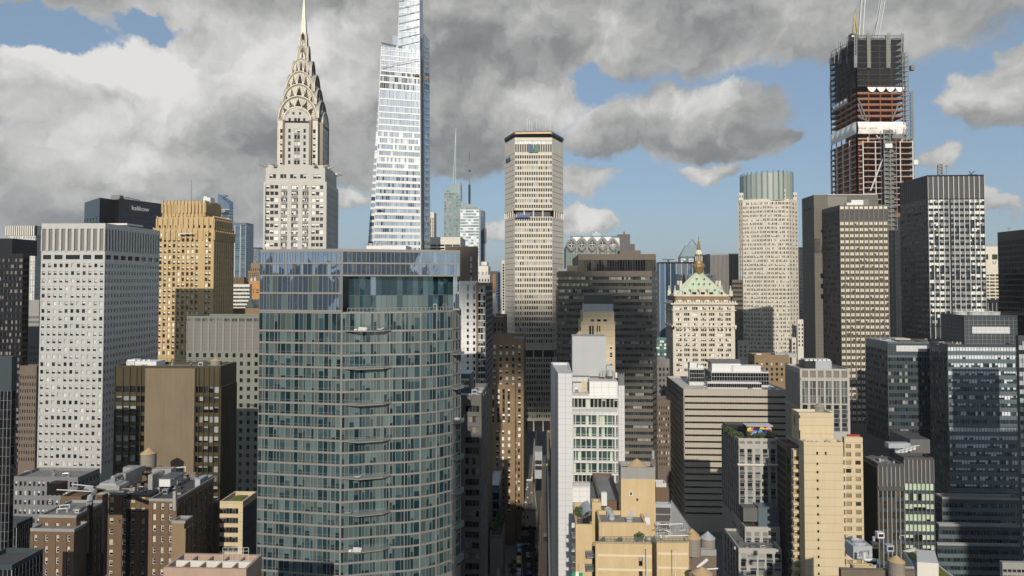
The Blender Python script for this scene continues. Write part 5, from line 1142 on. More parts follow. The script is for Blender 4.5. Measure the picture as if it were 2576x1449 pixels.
pt = rect(1556, 1562, 1648, 1182, YE+13, 9); B('', '', pt, 1182, YE+13, 'yellow_brick', {}, root=r, wname='tower', par=0, roof='roof_dark', ztop=Z(1186, YE+13)); mb = MB(); mb.ring('concrete', inset(pt, -.03), .35, Z(1204, YE+13), Z(1175, YE+13)); mb.build('tower_parapet', r)
mb = MB()
for y in (1394, 1429.5): pb(mb, 'yellow_band', 1504, 1640, y, y+5, YE-.06, .1); pb(mb, 'yellow_band', 1655, 1730, y-4, y+1, YE+1.94, .1)
for x in (1518, 1600, 1585): pb(mb, 'yellow_band', x, x+.8, 1326, 1372, YE+6.95, .1)
pb(mb, 'yellow_band', 1607, 1607.8, 1206, 1310, YE+12.95, .1); mb.split('brick_band', r)
part(r, 'roof_door', 'hvac_grey', (1583, 1594, 1284, 1307, YE+12.9, .2, 'hvac_grey'), (1600, 1612, 1283, 1308, YE+12.9, .2, 'mural_white'))
for x, y in ((1587, 1242), (1603, 1257)): part(r, 'air_vent', 'frame_white', (x-4, x+5, y-5, y+5, YE+12.85, .2), (x-2, x+3, y-3, y+3, YE+12.8, .1, 'dark_metal'))
part(r, 'roof_pergola', 'rail_dark', *[(1535+i*7, 1537+i*7, 1262, 1278, YE+22, .15) for i in range(5)])
B('', '', rect(1490, 1507, 1562, 1262, YE+22, 6), 1262, YE+22, 'red_brick', {}, root=r, wname='rear_parapet', par=.3, z0=Z(1320, YE+7)-2)
water_tank('big wooden tank with a conical tan roof inside the yellow brick tower top', 1602, 1153, 1171, 1186, 25, YE+17.5)
part(r, 'chimney', 'brown_brick', (1637, 1650, 1156, 1180, YE+22, 2)); mb = MB(); c = at(1643, 1157, YE+23); mb.cyl('zinc_duct', c, .35, 2.2, 10); solo(mb, 'flue', 'bright metal flue on the chimney beside the big round tank', 'flue', c)
zr = Z(1320, YE+7)
for i, (x, y, s_) in enumerate(((1530, 1286, 1.5), (1534, 1298, 1.3), (1539, 1307, 1.2), (1583, 1311, 1.3))):
    mb = MB(); a = at(x, y, YE+9.5+i*.0); a = at(x, y, YE+15-i*1.9 if i < 3 else YE+9); a.z = zr-.35; mb.cyl('hvac_grey', a, .75*s_/1.4, .8, 12); mb.lathe('zinc_duct', a+Vector((0, 0, .8)), [(.75*s_/1.4, 0), (.85*s_/1.4, .25), (.4, .55), (.02, .6)], 12); solo(mb, 'roof_fan', 'round metal fan on the grey roof of the yellow building', 'roof fan', a, 'fans on the yellow building roof')
mb = MB(); a = at(1622, 1316, YE+8); a.z = zr-.35; mb.obx('hvac_white', a, (1.1, 0, 0), (0, .8, 0), (0, 0, 1.5)); mb.tube('zinc_duct', a+Vector((.5, .4, 1.5)), a+Vector((.5, .4, 2.3)), .1); solo(mb, 'roof_unit', 'white upright unit on the edge of the yellow building penthouse roof', 'cooling unit', a)
mb = MB(); a = at(1541, 1290, YE+20); a.z = zr-.35; mb.obx('hvac_white', at(1513, 1296, YE+20).xy.to_3d()+Vector((0, 0, zr-.35)), (1.3, 0, 0), (0, 1, 0), (0, 0, 3)); solo(mb, 'roof_unit', 'white cabinet standing at the left back of the yellow building roof', 'cooling unit', at(1513, 1296, YE+20))
# left roof garden: glazed lean-to and shrubs
zl = Z(1326, YE+10)
mb = MB(); g0 = at(1466, 1320, YE+12); n_ = 8
for i in range(n_):
    a0, a1 = pi/2*i/n_, pi/2*(i+1)/n_; q = lambda t, y: Vector((g0.x+2.0-2.0*cos(t), y, zl+.9+1.9*sin(t)))
    mb.q('hvac_grey', q(a0, g0.y), q(a0, g0.y+7), q(a1, g0.y+7), q(a1, g0.y)); mb.tube('rail_dark', q(a0, g0.y), q(a1, g0.y), .05)
for i in range(4): mb.tube('rail_dark', (g0.x+i*.65, g0.y, zl-.2), (g0.x+i*.65, g0.y, zl+.9+1.9*sin(min(1, i*.33)*pi/2)), .05)
mb.q('glass_dark', (g0.x, g0.y+.05, zl-.3), (g0.x+2, g0.y+.05, zl-.3), (g0.x+2, g0.y+.05, zl+2), (g0.x, g0.y+.05, zl+1)); mb.build('conservatory', r)
mb = MB(); a, b_ = at(1450, 1326, YE+10.4), at(1489, 1326, YE+10.4)
for h_ in (.6, 1.1): mb.tube('rail_dark', Vector((a.x, a.y, zl+h_)), Vector((b_.x, b_.y, zl+h_)), .04)
mb.build('roof_railing', r); mb = MB(); a2, b2 = at(1507, 1372, YE+.6), at(1730, 1368, YE+.6)
zf = Z(1373, YE)
mb.obx('clear_rail', (a2.x, a2.y, zf+.4), (b2.x-a2.x, 0, 0), (0, .04, 0), (0, 0, 1.2)); mb.tube('rail_dark', (a2.x, a2.y, zf+1.6), (b2.x, a2.y, zf+1.6), .035)
for i in range(24): x = a2.x+(b2.x-a2.x)*i/23; mb.tube('rail_dark', (x, a2.y, zf+.3), (x, a2.y, zf+1.6), .03)
mb.build('roof_railing', r)
for y in (1351, 1380, 1413, 1441):
    mb = MB(); a = at(1440, y+3, YE+11.5); mb.obx('concrete', a, (1.9, 0, 0), (0, 3, 0), (0, 0, .2)); 
    for i in range(9): mb.tube('rail_dark', a+Vector((i*.22, 0, .2)), a+Vector((i*.22, 0, 1.1)), .03)
    mb.tube('rail_dark', a+Vector((0, 0, 1.1)), a+Vector((1.9, 0, 1.1)), .04); mb.q('fabric_white', a+Vector((.1, 3.0, 1.2)), a+Vector((1.8, 3.0, 1.2)), a+Vector((1.8, 2.6, 2.4)), a+Vector((.1, 2.6, 2.4))); mb.build('balcony', r)
for y in (1392, 1426):
    mb = MB(); a = at(1476, y+12, YE+6); mb.obx('concrete', a, (1.8, 0, 0), (0, 3.5, 0), (0, 0, .2))
    for i in range(9): mb.tube('rail_dark', a+Vector((i*.22, 0, .2)), a+Vector((i*.22, 0, 1.1)), .03)
    mb.tube('rail_dark', a+Vector((0, 0, 1.1)), a+Vector((1.8, 0, 1.1)), .04); mb.build('balcony', r)
def leaves(mb, c, rx, ry, rz, n, s, mats=('leaf', 'leaf_dark', 'leaf_bright'), rg_=RN):
    for _ in range(n):
        while True:
            v = Vector((rg_.uniform(-1, 1), rg_.uniform(-1, 1), rg_.uniform(-1, 1)))
            if .15 < v.length < 1: break
        q = Vector(c)+Vector((v.x*rx, v.y*ry, v.z*rz)); a = Vector((rg_.gauss(0, 1), rg_.gauss(0, 1), rg_.gauss(0, 1))).normalized(); b_ = a.orthogonal().normalized(); k = s*rg_.uniform(.6, 1.3)
        mb.q(rg_.choice(mats), q-a*k, q-b_*k*.6, q+a*k, q+b_*k*.6)
def shrub(label, x, y, Y, w, h, n=160, group='shrubs on rooftops', s=.22, zz_=None, mats=('leaf', 'leaf_dark', 'leaf_bright')):
    c = at(x, y, Y)
    if zz_ is not None: c.z = zz_
    t = thing('shrub', label, 'shrub', c, group); mb = MB(); leaves(mb, c+Vector((0, 0, h*.55)), w/2, w/2, h/2, n, s, mats); mb.build('foliage', t)
    mb = MB()
    for i in range(3): mb.tube('bark', c, c+Vector((RN.uniform(-.3, .3)*w, RN.uniform(-.3, .3)*w, h*.6)), .05, 4, .02)
    mb.obx('tan_brick', c-Vector((w*.3, w*.3, .1)), (w*.6, 0, 0), (0, w*.6, 0), (0, 0, .35)); mb.build('stem', t)
shrub('bushy green shrub on the roof garden left of the glazed lean-to', 1456, 1300, YE+16, 2.4, 2.4, 260, zz_=zl)
shrub('small bright shrub on the front deck rail of the yellow building', 1611, 1368, YE+2.5, 1.6, 1.9, 150, zz_=zf); shrub('low plants along the front rail of the yellow building', 1560, 1370, YE+2, 1.1, .9, 60, zz_=zf); shrub('small dry plant at the left end of the front rail', 1518, 1370, YE+2, 1.0, .9, 50, zz_=zf)
rd = MB(); zd = Z(1366, YE+3)
for i in range(26):
    x = RN.uniform(1655, 1726); a = at(x, 1358, YE+5+RN.random()*8); a.z = zd-.4; h_ = RN.uniform(.5, 2.2); rd.tube(RN.choice(['mast_grey', 'zinc_duct', 'red_brick', 'zinc_duct']), a, a+Vector((0, 0, h_)), .07)
    if i % 2: rd.tube(RN.choice(['zinc_duct', 'mast_grey', 'hvac_white']), a+Vector((0, 0, h_*.8)), a+Vector((RN.uniform(-2, 2), RN.uniform(-1, 2), h_*.7)), .08)
solo(rd, 'pipework', 'tangle of pipes on the right roof of the yellow building', 'pipes', at(1690, 1360, YE+6))
for i, (x, y, Y, s_) in enumerate(((1655, 1330, YE+12, .8), (1632, 1356, YE+4, .65), (1662, 1362, YE+5, .6))):
    mb = MB(); a = at(x, y, Y); a.z = zd-.4; mb.cyl('zinc_duct', a, s_*.7, s_*.9, 10); mb.lathe('zinc_duct', a+Vector((0, 0, s_*.9)), [(s_*.8, 0), (s_, .3), (s_*.5, .8), (.02, .9)], 10); solo(mb, 'roof_vent', 'round shiny vent on the right roof deck of the yellow building', 'roof vent', a, 'vents on the yellow building deck')
mb = MB(); mb.tube('steel_white', at(1659, 1320, YE+10), at(1718, 1318, YE+10), .14); mb.tube('steel_white', at(1672, 1349, YE+5), at(1732, 1347, YE+5), .14); solo(mb, 'pipe_rail', 'two long white horizontal pipes over the yellow building deck', 'pipes', at(1659, 1320, YE+10))
for x in (1627, 1699):
    mb = MB(); a = at(x, 1449, YE-2); mb.tube('steel_white', Vector((a.x, a.y, a.z-6)), at(x, 1383, YE-2), .09, 6); mb.lathe('crane_yellow', at(x, 1382, YE-2), [(.01, -.15), (.17, 0), (.01, .17)], 6); solo(mb, 'flagpole', 'bare pale flagpole before the yellow building, '+('left' if x < 1650 else 'right')+' of two', 'flagpole', a, 'bare flagpoles before the yellow building')
mb = MB(); a = at(1467, 1455, YE-6); mb.tube('steel_white', Vector((a.x, a.y, a.z-6)), at(1467, 1418, YE-6), .05, 6); mb.lathe('crane_yellow', at(1467, 1417, YE-6), [(.01, -.15), (.15, 0), (.01, .15)], 6); t = solo(mb, 'flagpole', 'flagpole with a gold ball above the green and white flag', 'flagpole', a)
mb = MB()
for i, (x0, x1, c_) in enumerate(((1438, 1448, 'flag_green'), (1448, 1456, 'fabric_white'), (1456, 1467, 'flag_green'))): mb.obx(c_, at(x0, 1453, YE-6), at(x1, 1453, YE-6)-at(x0, 1453, YE-6), (0, .05, .0), at(x0, 1438+(i != 1)*3, YE-6)-at(x0, 1453, YE-6))
solo(mb, 'flag', 'green and white striped flag at the bottom edge', 'flag', at(1438, 1453, YE-6))
B('sloped_roof_building', 'grey sloping metal roofed building with a dark louvred end beside the yellow tower', rect(1645, 1648, 1688, 1272, 166, 16), 1272, 166, 'hvac_grey', {0: [Zn(1276, 18.5, 3, 1, wf=.93, hf=.92, mix='d', g='louvre_dark')]}, 1340, roof='roof_grey', par=.4)
mb = MB(); a, b_ = at(1688, 1258, 172), at(1734, 1330, 160); mb.prism('zinc_panel', [at(1688, 1330, 166).xy, at(1732, 1330, 162).xy, at(1738, 1330, 172).xy, at(1690, 1330, 172).xy], 60, [Z(1258, 166), Z(1326, 162), Z(1328, 172), Z(1258, 172)]); solo(mb, 'sloped_wall', 'grey metal wall with a raking top beside the yellow tower', 'wall', at(1688, 1330, 166))
B('brick_building', 'small dark brick block rising right of the yellow tower', rect(1645, 1650, 1676, 1222, 235, 14), 1222, 235, 'red_brick', {}, roof='roof_grey', cap='roof_pale')
# ---- brown flat roof with three tanks
p = rect(1728, 1731, 1802, 1392, 158, 14); r, z = B('low_building', 'brown flat roofed building carrying round tanks beside the yellow building', p, 1392, 158, 'brown_brick', {}, roof='tan_brick', cap='concrete')
water_tank('front wooden tank with tan conical roof beside the yellow building', 1744, 1337, 1352, 1395, 18, 157.5, group='tanks beside the yellow building'); water_tank('rear wooden tank with tan conical roof, mostly behind the front one', 1741, 1329, 1345, 1384, 17, 166, group='tanks beside the yellow building')
water_tank('grey metal roofed tank right of the two tan roofed ones', 1781, 1336, 1353, 1390, 17, 162, cone='zinc_duct', group='tanks beside the yellow building')
water_tank('tan conical tank roof cut by the bottom edge', 1766, 1425, 1441, 1475, 24, 131, group='tanks beside the yellow building')
mb = MB(); mb.tube('steel_white', at(1754, 1428, 140), at(1780, 1407, 140), .32, 8); mb.tube('steel_white', at(1762, 1433, 141), at(1806, 1430, 141), .14, 6); solo(mb, 'flue', 'thick white slanting flue above the tan tank roof at the bottom', 'flue', at(1754, 1428, 140))
# ================================================================ green roofed stone tower
YH = 520
p = rect(1676, 1693, 1848, 764, YH)
X7 = []
for c in (238, 305, 375, 447, 517, 588, 655):
    f_ = (c-190)/(712-190); X7.append((f_-.043, f_+.043))
HZ = lambda y0, m, **k: Zn(y0, 12.55, m, xs=X7, hf=.56, mix='dddbh', w='blind_bright', sub=3, mw=.35, mm='limestone', rec=.6, pr=.3, **k)
HS = lambda y0, m: Zn(y0, 12.55, m, 5, wf=.42, hf=.52, mix='ddb', rec=.6, pr=.2)
r, z = B('stone_tower', 'cream stone tower with a green copper pyramid roof and gilded lantern', p, 764, YH, 'limestone', {0: [HZ(772, 1), HZ(787, 2), HZ(813, 1), HZ(826, 0)], 3: [HS(772, 3), HS(813, 1), HS(826, 0)]}, 945, par=1.6)
def grow(p, l, rr, f, b_): return inset(p, [-f, -rr, -b_, -l])
mb = MB()
for y0, y1, g_ in ((762, 766, 1.9), (779, 781.5, .9), (818, 823, 1.2)):
    q = inset(p, -g_); mb.prism('limestone', q, Z(y1, YH), Z(y0, YH))
for y, n_ in ((760, 22), (824, 15)):
    for a, b_ in ((p[0], p[1]), (p[3], p[0])):
        for i in range(n_+1):
            c = Vector(a).lerp(Vector(b_), i/n_); mb.obx('limestone', (c.x-.5, c.y-1.9, Z(y, YH)-1), (1, 0, 0), (0, 1.4, 0), (0, 0, 2.2))
mb.build('cornice', r)
pu = shrink(p, 2, 2.5, 2, 2); B('', '', pu, 744, YH, 'tan_brick', {0: [Zn(754, 9, 1, 6, wf=.45, hf=.62, mix='b', w='blind_bright', sub=2, mw=.5, mm='limestone')]}, 800, root=r, z0=z-.3, par=1, wname='attic', cap='limestone')
pr_ = inset(pu, 1.2); ce = sum((Vector(v) for v in pr_), Vector((0, 0)))/4; zr0 = Z(744, YH)-.3; zr1 = Z(687, YH+16)
tp = [ce+(Vector(v)-ce)*.13 for v in pr_]; mb = MB(); mb.prism('copper_green', pr_, zr0, zr1, tops=tp)
for (a, b_, c, d) in ((pr_[0], pr_[1], tp[0], tp[1]), (pr_[3], pr_[0], tp[3], tp[0]), (pr_[1], pr_[2], tp[1], tp[2])):
    for i in range(17):
        t = i/16; A_, B_ = V3(Vector(a).lerp(Vector(b_), t), zr0), V3(Vector(c).lerp(Vector(d), t), zr1); mb.tube('copper_pale', A_+Vector((0, -.15, .1)), B_+Vector((0, -.15, .1)), .17, 4)
mb.build('roof', r)
mb = MB(); mw_ = MB()
def onroof(u_, v_):
    A_, B_ = V3(Vector(pr_[0]).lerp(Vector(pr_[1]), u_), zr0), V3(Vector(tp[0]).lerp(Vector(tp[1]), u_), zr1); return A_.lerp(B_, v_)
for v_, us in ((.26, (.2, .4, .62, .82)), (.52, (.22, .42, .6, .8)), (.74, (.3, .7))):
    for u_ in us: c = onroof(u_, v_); mb.lathe('copper_pale', c-Vector((0, .2, .9)), [(1.0, 0), (1.3, .9), (1.0, 1.8), (.02, 2.2)], 8); mw_.obx('glass_dark', c+Vector((-.55, -1.6, -.5)), (1.1, 0, 0), (0, .2, 0), (0, 0, 1.1))
mb.build('roof_lucarne', r); mw_.split('roof_lucarne_glass', r)
mb = MB(); dg = MB()
for u_, w_ in ((.16, .9), (.34, 1.6), (.5, 1.6), (.66, 1.6), (.86, .9)):
    c = onroof(u_, .0); mb.obx('limestone', c+Vector((-w_-.7, -1, 0)), (2*w_+1.4, 0, 0), (0, 3, 0), (0, 0, 4.2)); dg.obx('glass_dark', c+Vector((-w_, -1.1, .8)), (2*w_, 0, 0), (0, .2, 0), (0, 0, 2.4))
    if w_ > 1: mb.prism('limestone', [(c.x-w_-1, c.y-1.2), (c.x+w_+1, c.y-1.2), (c.x+w_+1, c.y+2), (c.x-w_-1, c.y+2)], c.z+4.2, c.z+5.8, tops=[(c.x-.3, c.y-1.2), (c.x+.3, c.y-1.2), (c.x+.3, c.y+2), (c.x-.3, c.y+2)])
mb.build('dormer', r); dg.split('dormer_window', r)
mb = MB()
for c in pu: mb.obx('limestone', (c[0]-1.3, c[1]-1.3, zr0), (2.6, 0, 0), (0, 2.6, 0), (0, 0, 4)); mb.cyl('copper_green', (c[0], c[1], zr0+4), 1.0, 3.2, 8, .3); mb.cyl('limestone', (c[0], c[1], zr0+7), .7, 1.4, 6, .1)
for k in (.3, .7): c = Vector(pr_[0]).lerp(Vector(pr_[3]), k); mb.obx('limestone', (c.x+4, c.y, zr0+3), (2, 0, 0), (0, 2, 0), (0, 0, 9)); c = Vector(pr_[1]).lerp(Vector(pr_[2]), k); mb.obx('limestone', (c.x-6, c.y, zr0+3), (2, 0, 0), (0, 2, 0), (0, 0, 9))
mb.build('corner_turret', r)
zz = lambda y: Z(y, YH+16)
mb = MB(); L0 = (ce.x, ce.y, 0)
mb.lathe('bronze_gold', L0, [(2.6, zz(690)), (3.2, zz(684)), (4.4, zz(675)), (5.0, zz(672)), (5.0, zz(666)), (3.6, zz(664)), (3.4, zz(658)), (3.0, zz(656))], 12)
for i in range(8):
    a = i*pi/4; mb.tube('limestone', (ce.x+2.5*cos(a), ce.y+2.5*sin(a), zz(657)), (ce.x+2.5*cos(a), ce.y+2.5*sin(a), zz(642)), .42, 6)
mb.cyl('bronze_gold', (ce.x, ce.y, zz(657)), 1.6, zz(642)-zz(657), 10); mb.lathe('bronze_gold', L0, [(3.3, zz(643)), (3.3, zz(640.5)), (2.9, zz(640))], 12)
mb.lathe('copper_pale', L0, [(3.0, zz(640)), (2.8, zz(635)), (2.1, zz(631)), (1.3, zz(629))], 12)
mb.lathe('bronze_gold', L0, [(1.5, zz(629)), (1.7, zz(624)), (1.2, zz(622)), (1.3, zz(616)), (.7, zz(614)), (.8, zz(609)), (.3, zz(606)), (.22, zz(600)), (.5, zz(599)), (.1, zz(596)), (.06, zz(591))], 8); mb.build('lantern', r)
# ---- far buildings around it
r, z = B('office_tower', 'navy glass tower with thin white vertical stripes behind the stone tower', rect(1651, 1659, 1770, 660, 640), 660, 640, 'black_panel', {0: [Zn(663, 300, 1, 8, wf=.93, hf=1, mix='d', g='glass_blue', pm='mullion_pale', pr=.4)], 3: [Zn(663, 300, 1, 3, wf=.9, hf=1, mix='d', g='glass_blue', pm='mullion_pale')]}, 880, par=.4)
part(r, 'window_washing_arm', 'rail_dark', (1667, 1697, 652, 654, 645, 2), (1680, 1684, 654, 661, 645, 2))
p = rect(1706, 1712, 1772, 650, 1000); r, z = B('office_tower', 'far glass tower with a cut pyramid top and a tripod mast', p, 645, 1000, 'blue_panel', {0: [Zn(650, 6, 0, 9, wf=.85, hf=.8, mix='db', g='glass_far', w='blind_silver')]}, 700, par=0)
mb = MB(); t_ = inset(p, [6, 6, 6, 9]); mb.prism('glass_far', p, z, Z(617, 1000), tops=t_); c = sum((Vector(v) for v in t_), Vector((0, 0)))/4
for a in t_: mb.tube('mullion_grey', V3(Vector(a).lerp(c, .35), Z(617, 1000)), V3(c, Z(602, 1000)), .5)
mb.build('crown', r)
B('office_tower', 'grey ribbed stone office tower behind the stone tower on its right', rect(1745, 1786, 1858, 639, 700), 639, 700, 'concrete', {0: [Zn(642, 200, 1, 22, wf=.55, hf=1, mix='d', g='louvre_dark', pr=.4)], 3: [Zn(642, 200, 1, 12, wf=.5, hf=1, g='louvre_dark')]}, 740, par=.4)
B('office_building', 'dark glazed stepped block between the stone tower and the navy tower', rect(1700, 1708, 1800, 690, 590), 690, 590, 'blue_panel', {0: [Zn(693, 8, 0, 14, wf=.9, hf=.8, g='glass_grey')]}, 760, par=.4)
B('office_building', 'dark ribbon-window block squeezed left of the chamfered tower', rect(1838, 1842, 1870, 706, 660), 706, 660, 'brown_granite', {0: [Zn(711, 11, 0, 1, wf=1, hf=.45, g='glass_black')]}, 920)
B('office_building', 'small teal glass block low between the brown tower and the stone tower', rect(1640, 1643, 1676, 853, 470), 853, 470, 'glass_teal', {0: [Zn(856, 8, 0, 6, wf=.9, hf=.7, g='glass_teal', mix='dddb', w='blind_bright')]}, 905, roof='roof_pale')
B('office_building', 'pale low block at the foot of the stone tower, left', rect(1640, 1646, 1684, 906, 455), 906, 455, 'roof_grey', {0: [Zn(925, 14, 0, 4, wf=.5, hf=.5)]}, 1010, roof='roof_grey')
B('apartment_building', 'dark brick block in the narrow gap right of the brown ribbon tower', rect(1640, 1650, 1690, 1010, 420), 1010, 420, 'brown_brick', {0: [Zn(1022, 14, 0, 7, wf=.4, hf=.5, mix='ddb')]}, 1180)
# ---- chamfered tower with a glass drum
YK = 650
f = [P2(1857, YK+14, 500), P2(1868, YK+8, 500), P2(1927, YK, 500), P2(1984, YK+1, 500), P2(2006, YK+12, 500)]
p = f+[f[4]+Vector((2, 30)), f[0]+Vector((14, 34))]
kz = lambda n: [Zn(508, 10.4, 0, n, wf=.72, hf=.56, mix='ddddbh', w='blind_white', g='glass_grey', sub=2, mw=.4, mm='limestone', rec=.4, sm='precast', so=-.2, pr=.25)]
r, z = B('chamfered_tower', 'pale chamfered stone tower topped by a fluted green glass drum', p, 501, YK, 'limestone', {0: kz(2), 1: kz(7), 2: kz(6), 3: kz(3)}, 905, par=.4)
mb = MB(); c = Vector((K(1930, 500)*(YK+22), YK+24)); rr = 62/F*(YK+22); n_ = 30
mb.cyl('drum_green', (c.x, c.y, z-1), rr, Z(440, YK+20)-z, n_)
for i in range(n_): a = i*2*pi/n_; mb.tube('glass_far', (c.x+rr*cos(a), c.y+rr*sin(a), z), (c.x+rr*cos(a), c.y+rr*sin(a), Z(437, YK+20)), .75, 5)
mb.build('glass_drum', r)
for x0, x1, y0 in ((1858, 1870, 482), (1936, 1976, 477), (1993, 2005, 481)):
    B('', '', rect(x0, x0+.5, x1, y0, YK+(1 if x0 > 1900 and x0 < 1990 else 13), 12), y0, YK+2, 'limestone', {0: [Zn(y0+6, 9, 2, max(2, int((x1-x0)/6)), wf=.5, hf=.6, g='glass_grey')]}, 520, root=r, z0=z-.3, wname='upper_wing', par=.3)
B('', '', rect(1855, 1858, 1880, 858, YK-4, 20), 858, YK-4, 'limestone', {0: [Zn(870, 10.4, 0, 2, wf=.5, hf=.6, g='glass_grey')]}, 905, root=r, wname='lower_wing', par=.3); B('', '', rect(1990, 1992, 2013, 850, YK-6, 20), 850, YK-6, 'limestone', {0: [Zn(862, 10.4, 0, 2, wf=.5, hf=.6, g='glass_grey')]}, 905, root=r, wname='lower_wing', par=.3)
B('office_tower', 'far blue glass slab in the gap between the chamfered tower and the concrete slab', rect(2000, 2003, 2022, 624, 750), 624, 750, 'blue_panel', {0: [Zn(628, 8, 0, 3, wf=.8, hf=.6, g='glass_blue')]}, 880)
B('office_building', 'sunlit cream wall low in the gap right of the chamfered tower', rect(2004, 2006, 2022, 806, 640), 806, 640, 'white_concrete', {0: [Zn(815, 10, 0, 2, wf=.4, hf=.6)]}, 880)
B('apartment_building', 'old tan stone building with a cornice below the chamfered tower', rect(1882, 1898, 1985, 897, 450), 897, 450, 'tan_brick', {0: [Zn(912, 13, 0, 7, wf=.42, hf=.5, mix='ddb', rec=.5)], 3: [Zn(912, 13, 0, 3, wf=.4, hf=.5)]}, 975, roof='roof_dark', par=1.2)
item('roof_plant', 'dark rooftop machinery on the old tan building', 'cooling unit', 'hvac_grey', (1950, 2005, 889, 899, 455, 6), (1903, 1916, 890, 900, 452, 4, 'hvac_white'))
# ---- band-window slab
p = rect(1677, 1719.5, 1977, 981, 380)
r, z = B('office_slab', 'wide pale office slab with thin black ribbon windows and stepped glass penthouses', p, 981, 380, 'band_panel', {0: [Zn(995, 16.05, 0, 1, wf=.995, hf=.30, mix='d', g='glass_black', w='blind_dim', sub=44, mw=.07, mm='mullion_thin', rec=.5)], 3: [Zn(995, 16.05, 0, 1, wf=.995, hf=.36, mix='ddb', g='glass_dark', w='blind_dim', sub=18, rec=.5)]}, 1308, roof='roof_pale', rec=.5, par=.5)
mbp = dict(wf=.94, hf=.94, mix='d', g='glass_black', pm='mullion_pale', sm='mullion_pale', rec=.1, pr=.03)
for x0, xl, x1, y0, y1, Y, nc in ((1780, 1776, 1916, 963, 981, 388, 26), (1790, 1772, 1934, 936, 963, 394, 22), (1734, 1731, 1771, 928, 966, 400, 8)):
    nr = max(2, int((y1-y0)/8)); B('', '', rect(xl, x0, x1, y0, Y, 12), y0, Y, 'mullion_pale', {0: [Zn(y0+1, (y1-y0+4)/nr, nr, nc, **mbp)], 3: [Zn(y0+1, (y1-y0+4)/nr, nr, 4, **mbp)]}, 985, root=r, z0=z-.4, wname='glass_penthouse', par=.3, roof='roof_pale')
part(r, 'penthouse', 'hvac_white', (1791, 1864, 915, 938, 400, 10), (1843, 1914, 920, 938, 397.5, 6), (1735, 1753, 912, 930, 404, 5), (1755, 1770, 919, 930, 403, 4)); mb = MB()
mb.prism('louvre_grey', [at(1791, 915, 401).xy, at(1863, 915, 401).xy, at(1860, 906, 412).xy, at(1775, 906, 412).xy], Z(915, 401)+.1, [Z(914, 401), Z(914, 401), Z(903, 412), Z(903, 412)]); mb.build('skylight', r)
# ---- pier building
p = rect(1975, 2012, 2137, 930, 330); XB = [(.045+i*.158, .045+i*.158+.115) for i in range(6)]
r, z = B('office_building', 'pale stone pier office building with tall dark window bays', p, 930, 330, 'grey_pier', {0: [Zn(931, 19, 1, xs=XB, hf=.98, mix='d', g='louvre_grey', sub=2, rec=.5), Zn(958, 19, 3, xs=XB, hf=.95, mix='d', g='glass_grey', sub=2, mm='mullion_pale', mw=.15, rec=.5), Zn(1018, 21.8, 0, xs=XB, hf=.55, mix='d', sub=1, sm='slate_panel', so=-.3, fr=(.15, 'mullion_pale', None), rec=.5)], 3: [Zn(940, 90, 3, 9, wf=.6, hf=.95, mix='d', g='louvre_dark')]}, 1095, rec=.5, par=.5)
mb = MB(); pb(mb, 'hvac_grey', 2052, 2092, 908, 928, 336, 8); pb(mb, 'dark_metal', 2024, 2052, 909, 926, 338, 8)
for i in range(6): pb(mb, 'hvac_white', 2026+i*11, 2034+i*11, 904, 908, 337, 6)
solo(mb, 'cooling_tower', 'grey and white cooling plant on the pale pier building roof', 'cooling unit', at(2024, 928, 336))
# ---- concrete slab and checkered tower
p = rect(2017, 2047, 2209, 492, 447); r, z = B('concrete_slab_tower', 'plain grey brown concrete slab tower behind the checkered tower', p, 492, 447, 'slab_concrete', {3: [Zn(520, 12, 1, xs=[(.28, .36), (.48, .56), (.66, .74)], hf=.5)], 0: [Zn(578, 60, 1, xs=[(.10, .14)], hf=.12), Zn(600, 52, 1, xs=[(.09, .15)], hf=.3), Zn(688, 26, 3, xs=[(.09, .16)], hf=.45)]}, 900, par=.4)
part(r, 'roof_slab', 'white_concrete', (2082, 2205, 489, 492, 449, 10)); part(r, 'lighter_wall', 'louvre_grey', (2082, 2130, 494, 520, 446.5, .4))
p = rect(2068, 2112, 2234, 522, 420)
YC2 = [(.012+i*.0995, .012+i*.0995+.072) for i in range(10)]
r, z = B('checkered_tower', 'brown office tower with a checker of bright square panels', p, 517, 420, 'brown_grey', {0: [Zn(518, 8, 1, 10, wf=.72, hf=.98, mix='d', g='stone_checker', rec=.3), Zn(528, 29, 1, 10, wf=.78, hf=.98, mix='d', g='louvre_dark', rec=.3), Zn(558, 15.3, 0, xs=YC2, hf=.54, mix='bbbbbbbbh', w='stone_checker', g='glass_grey', sub=2, mw=.25, mm='brown_grey', sm='bronze_metal', rec=.3, pr=.15)],
   3: [Zn(528, 29, 1, 10, wf=.7, hf=.98, g='louvre_dark'), Zn(558, 15.3, 0, 12, wf=.7, hf=.5, mix='bbd', w='blind_dim', g='glass_dark', pm='brown_granite', sm='brown_granite')]}, 1080, rec=.3, par=.3)
part(r, 'penthouse', 'hvac_white', (2142, 2172, 503, 518, 432, 6), (2130, 2143, 510, 518, 430, 4), (2172, 2186, 501, 518, 434, 6, 'louvre_grey'))
